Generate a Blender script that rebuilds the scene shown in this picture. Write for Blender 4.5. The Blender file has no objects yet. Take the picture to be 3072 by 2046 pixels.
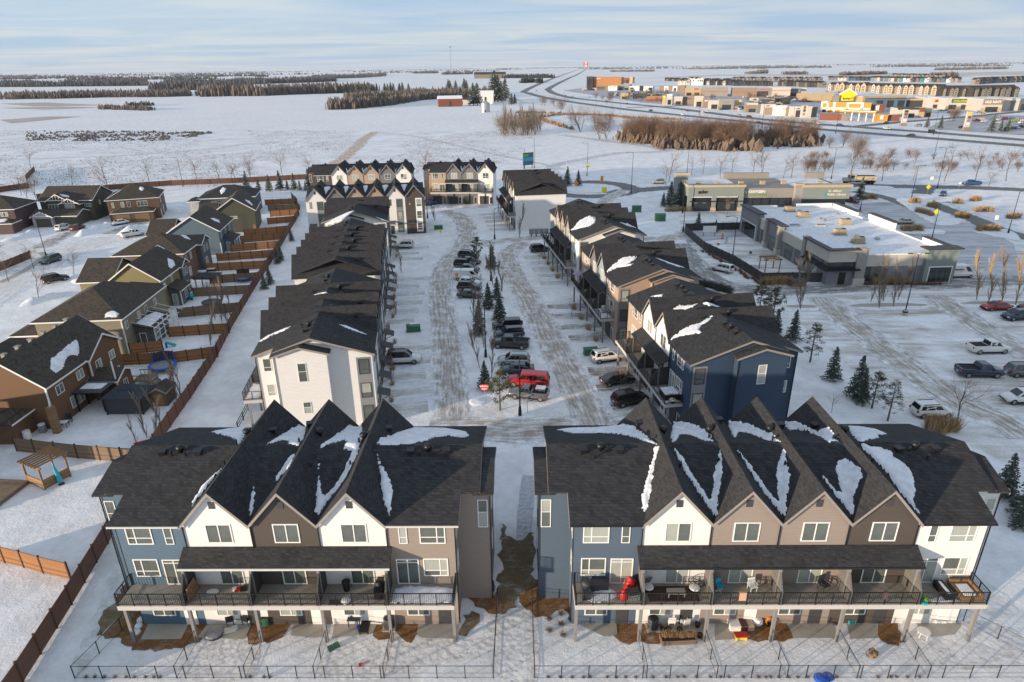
import bpy, math, random
from math import sin, cos, pi, radians, atan2, hypot, sqrt
from mathutils import Vector, Matrix, noise as mnoise
random.seed(7)
scn = bpy.context.scene
COLL = scn.collection

# ------------------------------------------------------------------ camera
FPX, IW, IH, HOR, SLOPE, CAMZ = 1960.0, 3072.0, 2046.0, 822.0, -0.0117, 39.0
_r = math.atan(SLOPE); _p = math.atan(HOR * cos(_r) / FPX)
_fw = Vector((0, cos(_p), -sin(_p))); _rt = Vector((1, 0, 0)); _up = Vector((0, sin(_p), cos(_p)))
_ix = cos(_r) * _rt + sin(_r) * _up
_iy = sin(_r) * _rt - cos(_r) * _up
cd = bpy.data.cameras.new('camera'); cam = bpy.data.objects.new('camera', cd); COLL.objects.link(cam)
cd.sensor_width = 36.0; cd.lens = FPX / IW * 36.0; cd.clip_start = 0.5; cd.clip_end = 60000
_m = Matrix((_ix, -_iy, -_fw)).transposed().to_4x4(); _m.translation = Vector((0, 0, CAMZ))
cam.matrix_world = _m
scn.camera = cam

# ------------------------------------------------------------------ light
SUN_EL, SUN_DIR = 6.0, Vector((0.85, 0.53, 0)).normalized()      # direction the light travels
w = bpy.data.worlds.new('World'); scn.world = w; w.use_nodes = True
nt = w.node_tree; nt.nodes.clear()
out = nt.nodes.new('ShaderNodeOutputWorld'); bg = nt.nodes.new('ShaderNodeBackground')
sky = nt.nodes.new('ShaderNodeTexSky'); sky.sky_type = 'NISHITA'; sky.sun_disc = False
sky.sun_elevation = radians(SUN_EL); sky.sun_rotation = -atan2(-SUN_DIR.x, -SUN_DIR.y)
sky.air_density = 1.0; sky.dust_density = 0.6; sky.ozone_density = 3.0; sky.altitude = 600
bg.inputs['Strength'].default_value = 0.125
# thin streaks of high cloud, the same all round the sky
tc = nt.nodes.new('ShaderNodeTexCoord'); sep = nt.nodes.new('ShaderNodeSeparateXYZ')
nt.links.new(tc.outputs['Generated'], sep.inputs[0])
def wm(op, a, b):
    n = nt.nodes.new('ShaderNodeMath'); n.operation = op
    for i, v in enumerate((a, b)):
        if isinstance(v, (int, float)): n.inputs[i].default_value = v
        elif v is not None: nt.links.new(v, n.inputs[i])
    return n.outputs[0]
den = wm('ADD', wm('MAXIMUM', sep.outputs['Z'], 0.0), 0.035)
comb = nt.nodes.new('ShaderNodeCombineXYZ')
nt.links.new(wm('DIVIDE', sep.outputs['X'], den), comb.inputs[0])
nt.links.new(wm('DIVIDE', sep.outputs['Y'], den), comb.inputs[1])
mp = nt.nodes.new('ShaderNodeMapping'); mp.inputs['Rotation'].default_value = (0, 0, 0.25); mp.inputs['Scale'].default_value = (0.30, 0.55, 1)
nt.links.new(comb.outputs[0], mp.inputs[0])
nz = nt.nodes.new('ShaderNodeTexNoise'); nz.inputs['Scale'].default_value = 0.9; nz.inputs['Detail'].default_value = 7; nz.inputs['Roughness'].default_value = 0.55; nz.inputs['Distortion'].default_value = 0.6
nt.links.new(mp.outputs[0], nz.inputs['Vector'])
rp = nt.nodes.new('ShaderNodeValToRGB'); rp.color_ramp.elements[0].position = 0.36; rp.color_ramp.elements[1].position = 0.62
rp.color_ramp.elements[0].color = (2.6, 3.55, 4.9, 1); rp.color_ramp.elements[1].color = (4.1, 4.45, 4.85, 1)
nt.links.new(nz.outputs['Fac'], rp.inputs[0])
mx = nt.nodes.new('ShaderNodeMix'); mx.data_type = 'RGBA'
mx.inputs['Factor'].default_value = .82; nt.links.new(sky.outputs[0], mx.inputs['A']); nt.links.new(rp.outputs[0], mx.inputs['B'])
nt.links.new(mx.outputs['Result'], bg.inputs['Color']); nt.links.new(bg.outputs[0], out.inputs[0])
sl = bpy.data.lights.new('sun', 'SUN'); sl.energy = 5.0; sl.angle = radians(0.9); sl.color = (1.0, 0.82, 0.62)
so = bpy.data.objects.new('sun', sl); COLL.objects.link(so)
so.rotation_euler = Vector((SUN_DIR.x * cos(radians(SUN_EL)), SUN_DIR.y * cos(radians(SUN_EL)), -sin(radians(SUN_EL)))).to_track_quat('-Z', 'Y').to_euler()
vs = scn.view_settings; vs.view_transform = 'Standard'; vs.look = 'None'; vs.gamma = 1; vs.exposure = 0.46; vs.use_curve_mapping = False

# ------------------------------------------------------------------ measuring: where a sight line of the photograph meets height z
def g(x, y, z=0.0):
    d = _ix * ((x - IW / 2) / FPX) + _iy * ((y - IH / 2) / FPX) + _fw
    t = (z - CAMZ) / min(d.z, -.0022)
    return Vector((d.x * t, d.y * t, z))
_RW = {0: (0, 2.944), 1: (400, 2.944), 2: (750, 2.944), 3: (1150, 2.944), 4: (1500, 2.871)}
_CL = (0, 700, 1500, 2272)
def q(c, r, x, y, z=0.0):
    o, k = _RW[r]
    return g(_CL[c] + x / k, o + y / k, z)

# ------------------------------------------------------------------ objects
def tag(o, label=None, cat=None, group=None, kind=None):
    if label: o['label'] = label
    if cat: o['category'] = cat
    if group: o['group'] = group
    if kind: o['kind'] = kind
    return o
def thing(name, label, cat, loc=(0, 0, 0), rz=0.0, group=None):
    o = bpy.data.objects.new(name, None); COLL.objects.link(o); o.empty_display_size = 0.3
    o.location = loc; o.rotation_euler = (0, 0, rz)
    return tag(o, label, cat, group)
def link(name, mesh, parent=None, loc=(0, 0, 0), rz=0.0, mat=None):
    o = bpy.data.objects.new(name, mesh); COLL.objects.link(o)
    o.parent = parent; o.location = loc; o.rotation_euler = (0, 0, rz)
    if mat is not None:
        if len(mesh.materials) == 0: mesh.materials.append(mat)
        if mesh.materials[0] is not mat:
            o.material_slots[0].link = 'OBJECT'; o.material_slots[0].material = mat
    return o
def copy_tree(o, parent=None):
    c = o.copy(); COLL.objects.link(c); c.parent = parent
    for ch in list(o.children): copy_tree(ch, c)
    return c
class MB:
    def __init__(s): s.v = []; s.f = []; s.uv = None
    def n(s): return len(s.v)
    def poly(s, pts):
        b = len(s.v); s.v += [tuple(p) for p in pts]; s.f.append(tuple(range(b, b + len(pts)))); return s
    def box(s, x0, x1, y0, y1, z0, z1, tf=None):
        P = [(x0, y0, z0), (x1, y0, z0), (x1, y1, z0), (x0, y1, z0), (x0, y0, z1), (x1, y0, z1), (x1, y1, z1), (x0, y1, z1)]
        if tf: P = [tf(p) for p in P]
        b = len(s.v); s.v += P
        s.f += [tuple(b + i for i in f) for f in ((0, 3, 2, 1), (4, 5, 6, 7), (0, 1, 5, 4), (1, 2, 6, 5), (2, 3, 7, 6), (3, 0, 4, 7))]
        return s
    def cbox(s, c, sx, sy, sz, rz=0.0):
        ca, sa = cos(rz), sin(rz)
        return s.box(-sx / 2, sx / 2, -sy / 2, sy / 2, 0, sz, lambda p: (c[0] + p[0] * ca - p[1] * sa, c[1] + p[0] * sa + p[1] * ca, c[2] + p[2]))
    def prism(s, pts, z0, z1):                     # plan polygon extruded upwards
        n = len(pts); b = len(s.v)
        a = sum(pts[i][0] * pts[(i + 1) % n][1] - pts[(i + 1) % n][0] * pts[i][1] for i in range(n))
        if a < 0: pts = pts[::-1]
        s.v += [(p[0], p[1], z0) for p in pts] + [(p[0], p[1], z1) for p in pts]
        s.f += [tuple(range(b + n - 1, b - 1, -1)), tuple(range(b + n, b + 2 * n))]
        s.f += [(b + i, b + (i + 1) % n, b + n + (i + 1) % n, b + n + i) for i in range(n)]
        return s
    def extr(s, prof, axis, a0, a1):               # closed profile (u, z) extruded along 'x' (u = y) or 'y' (u = x)
        n = len(prof); b = len(s.v)
        f = (lambda u, z, a: (a, u, z)) if axis == 'x' else (lambda u, z, a: (u, a, z))
        s.v += [f(u, z, a0) for u, z in prof] + [f(u, z, a1) for u, z in prof]
        s.f += [tuple(range(b, b + n)), tuple(range(b + 2 * n - 1, b + n - 1, -1))]
        s.f += [(b + i, b + n + i, b + n + (i + 1) % n, b + (i + 1) % n) for i in range(n)]
        return s
    def slab(s, line, axis, a0, a1, t):            # roof sheet under an open profile line
        return s.extr(list(line) + [(u, z - t) for u, z in reversed(line)], axis, a0, a1)
    def tube(s, p, q_, r0, r1=None, n=5, cap=True):
        r1 = r0 if r1 is None else r1
        p = Vector(p); q_ = Vector(q_); d = (q_ - p)
        if d.length < 1e-6: return s
        d.normalize(); a = d.orthogonal().normalized(); c = d.cross(a); b = len(s.v)
        for k in range(n):
            e = a * cos(2 * pi * k / n) + c * sin(2 * pi * k / n); s.v.append(tuple(p + e * r0))
        for k in range(n):
            e = a * cos(2 * pi * k / n) + c * sin(2 * pi * k / n); s.v.append(tuple(q_ + e * r1))
        s.f += [(b + k, b + (k + 1) % n, b + n + (k + 1) % n, b + n + k) for k in range(n)]
        if cap: s.f += [tuple(range(b + n - 1, b - 1, -1)), tuple(range(b + n, b + 2 * n))]
        return s
    def lathe(s, prof, n=12, c=(0, 0, 0), cap=True):
        b = len(s.v)
        for r, z in prof:
            for k in range(n): s.v.append((c[0] + r * cos(2 * pi * k / n), c[1] + r * sin(2 * pi * k / n), c[2] + z))
        for j in range(len(prof) - 1):
            for k in range(n):
                k2 = (k + 1) % n; s.f.append((b + j * n + k, b + j * n + k2, b + (j + 1) * n + k2, b + (j + 1) * n + k))
        if cap: s.f += [tuple(range(b + n - 1, b - 1, -1)), tuple(range(b + (len(prof) - 1) * n, b + len(prof) * n))]
        return s
    def mesh(s, name, smooth=False):
        m = bpy.data.meshes.new(name); m.from_pydata(s.v, [], s.f)
        if s.uv:
            ul = m.uv_layers.new(name='UVMap')
            idx = [0] * len(m.loops); m.loops.foreach_get('vertex_index', idx)
            ul.data.foreach_set('uv', [c for i in idx for c in s.uv[i]])
        if smooth: m.polygons.foreach_set('use_smooth', [True] * len(m.polygons))
        m.update(); return m
    def obj(s, name, mat, parent=None, loc=(0, 0, 0), rz=0.0, smooth=False):
        me = s.mesh(name, smooth); me.materials.append(mat)
        return link(name, me, parent, loc, rz)
def struct(name, mb, mat, **k): return tag(mb.obj(name, mat, **k), kind='structure')
_cache = {}
def shared(key, fn):
    if key not in _cache: _cache[key] = fn()
    return _cache[key]

# ------------------------------------------------------------------ materials
def _mat(name):
    m = bpy.data.materials.new(name); m.use_nodes = True; t = m.node_tree
    return m, t, t.nodes['Principled BSDF']
def _n(t, typ, ins={}, **attrs):
    n = t.nodes.new('ShaderNode' + typ)
    for k, v in attrs.items(): setattr(n, k, v)
    for k, v in ins.items():
        if isinstance(v, bpy.types.NodeSocket): t.links.new(v, n.inputs[k])
        else: n.inputs[k].default_value = v
    return n
def _ramp(t, fac, stops):
    r = t.nodes.new('ShaderNodeValToRGB'); e = r.color_ramp.elements
    while len(e) < len(stops): e.new(0.5)
    for k, (p, c) in enumerate(stops):
        e[k].position = p; e[k].color = (c, c, c, 1) if isinstance(c, (int, float)) else (*c, 1)
    t.links.new(fac, r.inputs[0]); return r.outputs[0]
def _mix(t, f, a, b):
    n = t.nodes.new('ShaderNodeMix'); n.data_type = 'RGBA'
    for k, v in (('Factor', f), ('A', a), ('B', b)):
        if isinstance(v, bpy.types.NodeSocket): t.links.new(v, n.inputs[k])
        elif k == 'Factor': n.inputs[k].default_value = v
        else: n.inputs[k].default_value = (*v, 1)
    return n.outputs['Result']
def _co(t, scale=(1, 1, 1), rot=0.0, src='Object'):
    c = t.nodes.new('ShaderNodeTexCoord')
    return _n(t, 'Mapping', {'Vector': c.outputs[src], 'Scale': scale, 'Rotation': (0, 0, rot)}).outputs[0]
def _noise(t, vec, scale, detail=4, rough=.55, dist=0.0):
    return _n(t, 'TexNoise', {'Vector': vec, 'Scale': scale, 'Detail': detail, 'Roughness': rough, 'Distortion': dist}).outputs['Fac']
def _math(t, op, a, b=0.5):
    n = t.nodes.new('ShaderNodeMath'); n.operation = op
    for i, v in enumerate((a, b)):
        if isinstance(v, bpy.types.NodeSocket): t.links.new(v, n.inputs[i])
        else: n.inputs[i].default_value = v
    return n.outputs[0]
def _bump(t, bs, h, strength=.4, dist=.02):
    b = _n(t, 'Bump', {'Height': h, 'Strength': strength, 'Distance': dist}); t.links.new(b.outputs[0], bs.inputs['Normal'])
def dim(c, k): return tuple(x * k for x in c)
def plain(name, col, rough=.7, var=.25, scale=3.0, metal=0.0, bump=0.0, spec=.4):
    m, t, b = _mat(name); v = _co(t)
    n = _noise(t, v, scale, 5)
    t.links.new(_mix(t, n, dim(col, 1 - var), dim(col, 1 + var)), b.inputs['Base Color'])
    b.inputs['Roughness'].default_value = rough; b.inputs['Metallic'].default_value = metal; b.inputs['Specular IOR Level'].default_value = spec
    if bump: _bump(t, b, _noise(t, v, scale * 6, 4), bump, .03)
    return m
def siding(name, col, pitch=.17, rough=.65, var=.10):
    m, t, b = _mat(name); v = _co(t)
    s = _n(t, 'SeparateXYZ', {0: v}).outputs['Z']
    f = _math(t, 'FRACT', _math(t, 'DIVIDE', s, pitch), 0)
    line = _ramp(t, f, [(0, .45), (.10, .96), (.85, 1.0), (1, .9)])
    n = _noise(t, _co(t, (1, 1, 6)), 1.3, 5)
    base = _mix(t, n, dim(col, 1 - var), dim(col, 1 + var))
    mul = t.nodes.new('ShaderNodeMix'); mul.data_type = 'RGBA'; mul.blend_type = 'MULTIPLY'; mul.inputs['Factor'].default_value = .55
    t.links.new(base, mul.inputs['A']); t.links.new(line, mul.inputs['B'])
    t.links.new(mul.outputs['Result'], b.inputs['Base Color']); b.inputs['Roughness'].default_value = rough
    b.inputs['Specular IOR Level'].default_value = .3
    _bump(t, b, f, .5, .02)
    return m
def shingle(name, col, var=.45):
    m, t, b = _mat(name)
    v = _co(t)
    # courses run level: use height and the plan direction along the eave
    sp = _n(t, 'SeparateXYZ', {0: v}); u = _math(t, 'ADD', sp.outputs['X'], sp.outputs['Y'])
    uv = _n(t, 'CombineXYZ', {0: u, 1: _math(t, 'MULTIPLY', sp.outputs['Z'], 1.6), 2: 0.0}).outputs[0]
    br = _n(t, 'TexBrick', {'Vector': uv, 'Scale': 1.0, 'Color1': (*dim(col, 1 - var), 1), 'Color2': (*dim(col, 1 + var), 1), 'Mortar': (*dim(col, .45), 1), 'Mortar Size': .012, 'Brick Width': .32, 'Row Height': .14, 'Mortar Smooth': .3})
    n = _noise(t, v, 1.1, 6, .65); n2 = _noise(t, v, 9.0, 3)
    c = _mix(t, _ramp(t, n, [(.3, 0.0), (.7, .45)]), br.outputs['Color'], dim(col, 1.9))
    c = _mix(t, _ramp(t, n2, [(.45, 0.0), (.8, .6)]), c, dim(col, .5))
    t.links.new(c, b.inputs['Base Color']); b.inputs['Roughness'].default_value = .9; b.inputs['Specular IOR Level'].default_value = .25
    _bump(t, b, _math(t, 'ADD', br.outputs['Fac'], n2), .5, .02)
    return m
def planks(name, col, pitch=.15, var=.35, vert=False):
    m, t, b = _mat(name); v = _co(t)
    sp = _n(t, 'SeparateXYZ', {0: v}); a = _math(t, 'ADD', sp.outputs['X'], sp.outputs['Y']) if vert else sp.outputs['Z']
    k = _math(t, 'DIVIDE', a, pitch); f = _math(t, 'FRACT', k, 0)
    idx = _math(t, 'FLOOR', k, 0)
    wn = _n(t, 'TexWhiteNoise', {'W': idx}, noise_dimensions='1D').outputs['Value']
    gr = _noise(t, _co(t, (1.5, 1.5, 14) if not vert else (9, 9, 1.2)), 2.0, 5, .6)
    c = _mix(t, wn, dim(col, 1 - var), dim(col, 1 + var)); c = _mix(t, _ramp(t, gr, [(.35, 0.), (.75, .55)]), c, dim(col, .45))
    c = _mix(t, _ramp(t, f, [(0, .9), (.1, 0.), (.92, 0.), (1, .9)]), c, dim(col, .3))
    t.links.new(c, b.inputs['Base Color']); b.inputs['Roughness'].default_value = .85; b.inputs['Specular IOR Level'].default_value = .25
    _bump(t, b, f, .35, .02)
    return m
SNOW = (.86, .86, .868)
def snowm(name, col=SNOW, scale=.6, bumps=.35, speck=None, sp_amt=.0, big=.08, clumps=0.0, fs=2.2):
    m, t, b = _mat(name); v = _co(t)
    n = _noise(t, v, scale, 10, .72); n2 = _noise(t, v, scale * 9, 6, .7)
    c = _mix(t, _ramp(t, n, [(.36, 0.0), (.62, 1.0)]), (col[0] * .80, col[1] * .79, col[2] * .78), dim(col, 1.04))
    if speck:
        k = _ramp(t, _noise(t, v, big, 5, .6), [(.42, 0.0), (.68, 1.0)])
        f = _ramp(t, _noise(t, _co(t, (.6, 1.3, 1)), fs, 9, .8), [(.47, 0.0), (.62, 1.0)])
        c = _mix(t, _math(t, 'MULTIPLY', _math(t, 'MULTIPLY', k, f), sp_amt), c, speck)
    t.links.new(c, b.inputs['Base Color']); b.inputs['Roughness'].default_value = .75; b.inputs['Specular IOR Level'].default_value = .2
    h = _math(t, 'ADD', n, _math(t, 'MULTIPLY', n2, .35))
    if clumps:
        vo = _n(t, 'TexVoronoi', {'Vector': v, 'Scale': 2.6}, feature='SMOOTH_F1').outputs['Distance']
        h = _math(t, 'ADD', h, _math(t, 'MULTIPLY', vo, clumps))
    _bump(t, b, h, min(1, bumps * 1.6), .3)
    return m
def slush(name, dirt=(.33, .275, .215), snow=SNOW, wet=(.10, .095, .09), edge=True, amt=.95, wetness=.35, lane=1.0, bias=0.0):
    """UV: u metres along, v -1..1 across.  Packed snow with brown tyre tracks that run along the road."""
    m, t, b = _mat(name)
    uv = t.nodes.new('ShaderNodeUVMap').outputs[0]
    sp = _n(t, 'SeparateXYZ', {0: uv}); u, vv = sp.outputs['X'], sp.outputs['Y']
    st = _n(t, 'CombineXYZ', {0: _math(t, 'MULTIPLY', u, .12), 1: _math(t, 'MULTIPLY', vv, 4.0 * lane), 2: 0.0}).outputs[0]
    ob = _co(t)
    n1 = _noise(t, st, 1.9, 9, .66, .1); n2 = _noise(t, ob, .5, 9, .72); n3 = _noise(t, ob, 5.0, 5, .7)
    s = _math(t, 'ADD', _math(t, 'MULTIPLY', n1, .5), _math(t, 'ADD', _math(t, 'MULTIPLY', n2, .42), _math(t, 'MULTIPLY', n3, .22)))
    if edge:
        e = _math(t, 'ABSOLUTE', vv, 0)
        t.links.new(_ramp(t, _math(t, 'ADD', e, _math(t, 'MULTIPLY', _math(t, 'SUBTRACT', n2, .5), 1.1)), [(.60, 1.0), (.92, 0.0)]), b.inputs['Alpha'])
        s = _math(t, 'SUBTRACT', s, _math(t, 'MULTIPLY', _math(t, 'POWER', e, 5.0), .40))
    f = _ramp(t, s, [(.45 - bias, 0.0), (.62 - bias, amt)])
    c = _mix(t, f, snow, dirt)
    fw = _ramp(t, _math(t, 'ADD', _math(t, 'MULTIPLY', n1, .7), _math(t, 'MULTIPLY', n2, .3)), [(.56, 0.0), (.68, wetness)])
    if edge: fw = _math(t, 'MULTIPLY', fw, _ramp(t, e, [(.55, 1.0), (.85, 0.0)]))
    c = _mix(t, fw, c, wet)
    t.links.new(c, b.inputs['Base Color']); b.inputs['Roughness'].default_value = .7; b.inputs['Specular IOR Level'].default_value = .25
    _bump(t, b, _math(t, 'ADD', n3, n1), .35, .08)
    return m
def lotm(name, rot, dirt, wet, snow=(.70, .71, .74), amt=.75, sx=.05, sy=.6, wetness=.5):
    m, t, b = _mat(name)
    v = _co(t, (sx, sy, 1), rot); ob = _co(t)
    n1 = _noise(t, v, 1.0, 10, .7, 1.2); n2 = _noise(t, ob, .22, 9, .7); n3 = _noise(t, ob, 4.0, 5, .7)
    s = _math(t, 'ADD', _math(t, 'MULTIPLY', n1, .55), _math(t, 'ADD', _math(t, 'MULTIPLY', n2, .35), _math(t, 'MULTIPLY', n3, .18)))
    c = _mix(t, _ramp(t, s, [(.46, 0.0), (.66, amt)]), snow, dirt)
    c = _mix(t, _ramp(t, n1, [(.55, 0.0), (.72, wetness)]), c, wet)
    t.links.new(c, b.inputs['Base Color']); b.inputs['Roughness'].default_value = .75; b.inputs['Specular IOR Level'].default_value = .25
    _bump(t, b, _math(t, 'ADD', n3, n1), .3, .06)
    return m
def glassm(name, col, rough=.06, spec=.8, var=.5):
    m, t, b = _mat(name); v = _co(t)
    n = _noise(t, v, .9, 2)
    t.links.new(_mix(t, n, dim(col, 1 - var), dim(col, 1 + var)), b.inputs['Base Color'])
    b.inputs['Roughness'].default_value = rough; b.inputs['Specular IOR Level'].default_value = spec
    _bump(t, b, _noise(t, v, .35, 2), .06, .3)
    return m
def paint(name, col, rough=.28, metal=0.0, dirt=.35):
    m, t, b = _mat(name); v = _co(t)
    z = _n(t, 'SeparateXYZ', {0: v}).outputs['Z']
    k = _math(t, 'MULTIPLY', _ramp(t, z, [(.25, 1.0), (.85, 0.0)]), _noise(t, v, 3.0, 5))
    t.links.new(_mix(t, _math(t, 'MULTIPLY', k, dirt), col, (.30, .26, .21)), b.inputs['Base Color'])
    b.inputs['Roughness'].default_value = rough; b.inputs['Metallic'].default_value = metal; b.inputs['Coat Weight'].default_value = .5; b.inputs['Coat Roughness'].default_value = .12
    return m
def lazy(fn):
    class D(dict):
        def __missing__(s, k): s[k] = fn(k); return s[k]
    return D()
M = {}
SID = {'white': (.74, .72, .69), 'brown': (.085, .070, .060), 'taupe': (.285, .235, .20), 'blue': (.095, .15, .205), 'navy': (.085, .120, .165),
       'deepblue': (.036, .062, .105), 'tan': (.40, .29, .215), 'grey': (.165, .165, .17), 'ltblue': (.26, .32, .38), 'ltgrey': (.42, .41, .40), 'pebble': (.33, .28, .235),
       'olive': (.235, .20, .10), 'rust': (.165, .092, .050), 'greenish': (.085, .085, .062), 'slate': (.10, .115, .125), 'steel': (.10, .15, .185), 'mauve': (.10, .065, .062), 'khaki': (.24, .215, .15), 'coffee': (.155, .095, .062)}
S = lazy(lambda k: siding('siding_' + k, SID[k]))
M['shingle'] = shingle('shingle_charcoal', (.034, .034, .036))
M['shingle_brown'] = shingle('shingle_brown', (.060, .050, .040))
M['trim'] = plain('trim_taupe', (.27, .245, .22), .6, .12)
M['white'] = plain('white_trim', (.78, .77, .74), .5, .06)
M['black'] = plain('black_metal', (.012, .012, .013), .45, .2)
M['gutter'] = plain('gutter', (.55, .54, .52), .4, .08)
M['grey'] = plain('grey_paint', (.22, .22, .225), .6, .15)
M['post'] = plain('post_grey', (.20, .195, .19), .6, .15)
M['dark'] = plain('dark_grey', (.05, .05, .053), .6, .2)
M['deckfloor'] = planks('deck_floor', (.34, .305, .26), .14, .12, True)
M['fascia'] = plain('deck_fascia', (.46, .45, .43), .6, .1)
M['screen'] = planks('screen_boards', (.075, .073, .073), .2, .15)
M['screenlit'] = planks('screen_boards_lit', (.17, .16, .15), .2, .12)  # lighter copy of the screen boards, sunlight put into the colour
M['glass'] = glassm('window_glass', (.10, .115, .105), .05, .7)
M['blind'] = glassm('window_blind', (.34, .36, .32), .12, .5, .25)
M['darkglass'] = glassm('dark_glass', (.025, .03, .032), .05, .8)
M['concrete'] = plain('concrete', (.40, .365, .315), .85, .22, .8, bump=.2)
M['snow'] = snowm('snow')
M['mulch'] = snowm('bark_mulch', (.30, .145, .055), 3.0, .9, (.62, .58, .54), .8, .9, fs=1.2)
M['roofsnow'] = snowm('roof_snow', (.80, .815, .85), 1.5, .25)
M['wood'] = planks('fence_boards', (.32, .155, .068), .145, .30)
M['woodgrey'] = planks('weathered_boards', (.235, .165, .11), .145, .25)
M['brownfence'] = plain('brown_fence', (.135, .066, .044), .8, .18, 2.0)
M['brownpost'] = plain('brown_post', (.075, .036, .026), .8, .2, 2.0)
M['timber'] = planks('timber', (.30, .185, .10), .14, .2)
M['rubber'] = plain('rubber', (.014, .014, .015), .85, .2)
M['rim'] = plain('rim', (.30, .30, .31), .35, .15, metal=.7)
M['red'] = plain('red_plastic', (.52, .02, .018), .5, .1)
M['bluep'] = plain('blue_plastic', (.02, .09, .42), .5, .1)
M['cyan'] = plain('teal_cloth', (.02, .36, .44), .7, .15)
M['green'] = plain('green_box', (.035, .13, .075), .55, .12)
M['lime'] = plain('lime', (.12, .42, .06), .6, .1)
M['yellow'] = plain('yellow', (.75, .62, .02), .5, .08)
M['orange'] = plain('orange', (.72, .24, .02), .5, .08)
M['stone'] = plain('stone', (.30, .28, .255), .9, .35, 1.5, bump=.4)
M['bark'] = plain('bark', (.115, .085, .068), .9, .3)
M['twig'] = plain('twigs', (.16, .105, .075), .9, .3)
M['aspen'] = plain('aspen_bark', (.215, .17, .13), .9, .25)
M['needle'] = plain('spruce_needles', (.075, .092, .072), .85, .45, 3.0)
M['pineneedle'] = plain('pine_needles', (.088, .088, .036), .85, .4, 3.0)
M['straw'] = plain('dry_grass', (.40, .27, .14), .9, .35, 6.0)
M['shrubred'] = plain('red_shrub', (.20, .115, .085), .9, .4)
M['metalroof'] = plain('metal_awning', (.14, .14, .145), .4, .15, metal=.4)
M['hvac'] = plain('rooftop_unit', (.40, .32, .22), .6, .12)
M['galv'] = plain('galvanised', (.42, .43, .44), .35, .2, metal=.6)
# ------------------------------------------------------------------ ground and roads
def D(x, y, z=0.0): return g(x * 1.305, y * 1.305, z)
def catmull(P, step):
    P = [Vector(p) for p in P]
    if len(P) == 2: P = [P[0], P[0].lerp(P[1], .5), P[1]]
    Q = [P[0] * 2 - P[1]] + P + [P[-1] * 2 - P[-2]]; o = []
    for i in range(1, len(Q) - 2):
        a, b, c, d = Q[i - 1], Q[i], Q[i + 1], Q[i + 2]; n = max(2, int((c - b).length / step))
        for k in range(n):
            t = k / n
            o.append(.5 * ((2 * b) + (c - a) * t + (2 * a - 5 * b + 4 * c - d) * t * t + (3 * b - a - 3 * c + d) * t ** 3))
    o.append(P[-1]); return o
def ribbon(name, pts, width, z, mat, step=2.0, jit=.0, kind='structure', across=2):
    P = catmull(pts, step); mb = MB(); mb.uv = []; u = 0
    for i, p in enumerate(P):
        d = P[min(i + 1, len(P) - 1)] - P[max(i - 1, 0)]; d.z = 0; d.normalize(); nrm = Vector((-d.y, d.x, 0))
        w2 = (width if not callable(width) else width(i / (len(P) - 1))) / 2
        if i: u += (p - P[i - 1]).length
        for k in range(across + 1):
            v = -1 + 2 * k / across
            j = jit * (random.random() - .5) if k in (0, across) else 0
            r = p + nrm * (v * w2 + j); mb.v.append((r.x, r.y, z)); mb.uv.append((u, v))
    n = across + 1
    mb.f = [(i * n + k, (i + 1) * n + k, (i + 1) * n + k + 1, i * n + k + 1) for i in range(len(P) - 1) for k in range(across)]
    mb.f = [tuple(reversed(f)) for f in mb.f]
    return tag(mb.obj(name, mat), kind=kind)
_ZS = []
def sheet(name, pts, z, mat, kind='structure', sub=False, jit=0.0):
    pp = []
    if jit: pts = catmull([Vector(p) for p in pts] + [Vector(pts[0])], .4)[:-1]
    n = len(pts)
    for i in range(n):
        a, b = Vector(pts[i]), Vector(pts[(i + 1) % n]); k = max(1, int((b - a).length / .3)) if jit else 1
        for j in range(k):
            c = a.lerp(b, j / k); nv = mnoise.noise_vector(c * 1.1) + mnoise.noise_vector(c * 3.1) * .45; pp.append((c.x + jit * .8 * nv.x, c.y + jit * .8 * nv.y))
    ar = sum(pp[i][0] * pp[(i + 1) % len(pp)][1] - pp[(i + 1) % len(pp)][0] * pp[i][1] for i in range(len(pp)))
    if ar < 0: pp.reverse()
    z += .0006 * (len(_ZS) % 40); _ZS.append(1)
    mb = MB(); mb.poly([(x, y, z) for x, y in pp])
    o = mb.obj(name, mat); tag(o, kind=kind); return o

mg = snowm('snow_ground', SNOW, .25, .6, (.42, .34, .28), .35, .012, fs=1.1)
struct('ground', MB().poly([(-16000, -200, 0), (16000, -200, 0), (16000, 22000, 0), (-16000, 22000, 0)]), mg)
M['field'] = snowm('stubble_snow', (.85, .855, .87), .08, .5, (.40, .32, .27), .9, .035, fs=.45)
M['slush'] = slush('slush')
M['path'] = slush('path', (.32, .31, .31), SNOW, (.2, .2, .2), True, .8, .2)
M['pad'] = slush('drive_pad', (.44, .40, .36), SNOW, (.13, .115, .10), True, .8, .8, .5, .02)
M['asphalt'] = slush('winter_asphalt', (.155, .15, .148), (.55, .55, .56), (.075, .073, .072), True, .97, .5, .6, .16)
M['drive'] = slush('winter_drive', (.21, .195, .18), SNOW, (.09, .085, .08), True, .95, .5, .6, .04)
M['culdesac'] = slush('packed_street', (.60, .54, .48), SNOW, (.36, .31, .26), True, .75, .3)
M['lot'] = lotm('lot', -.22, (.44, .39, .33), (.26, .235, .21), SNOW, 1.0, .05, .3, .7)
M['lot2'] = lotm('lot_bare', -.3, (.26, .25, .24), (.12, .12, .12), (.60, .60, .62), .85, .05, .5, .6)
M['retail_lot'] = lotm('retail_lot', 0.0, (.22, .21, .21), (.11, .11, .11), (.55, .55, .57), .9, .03, .2, .5)
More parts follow.
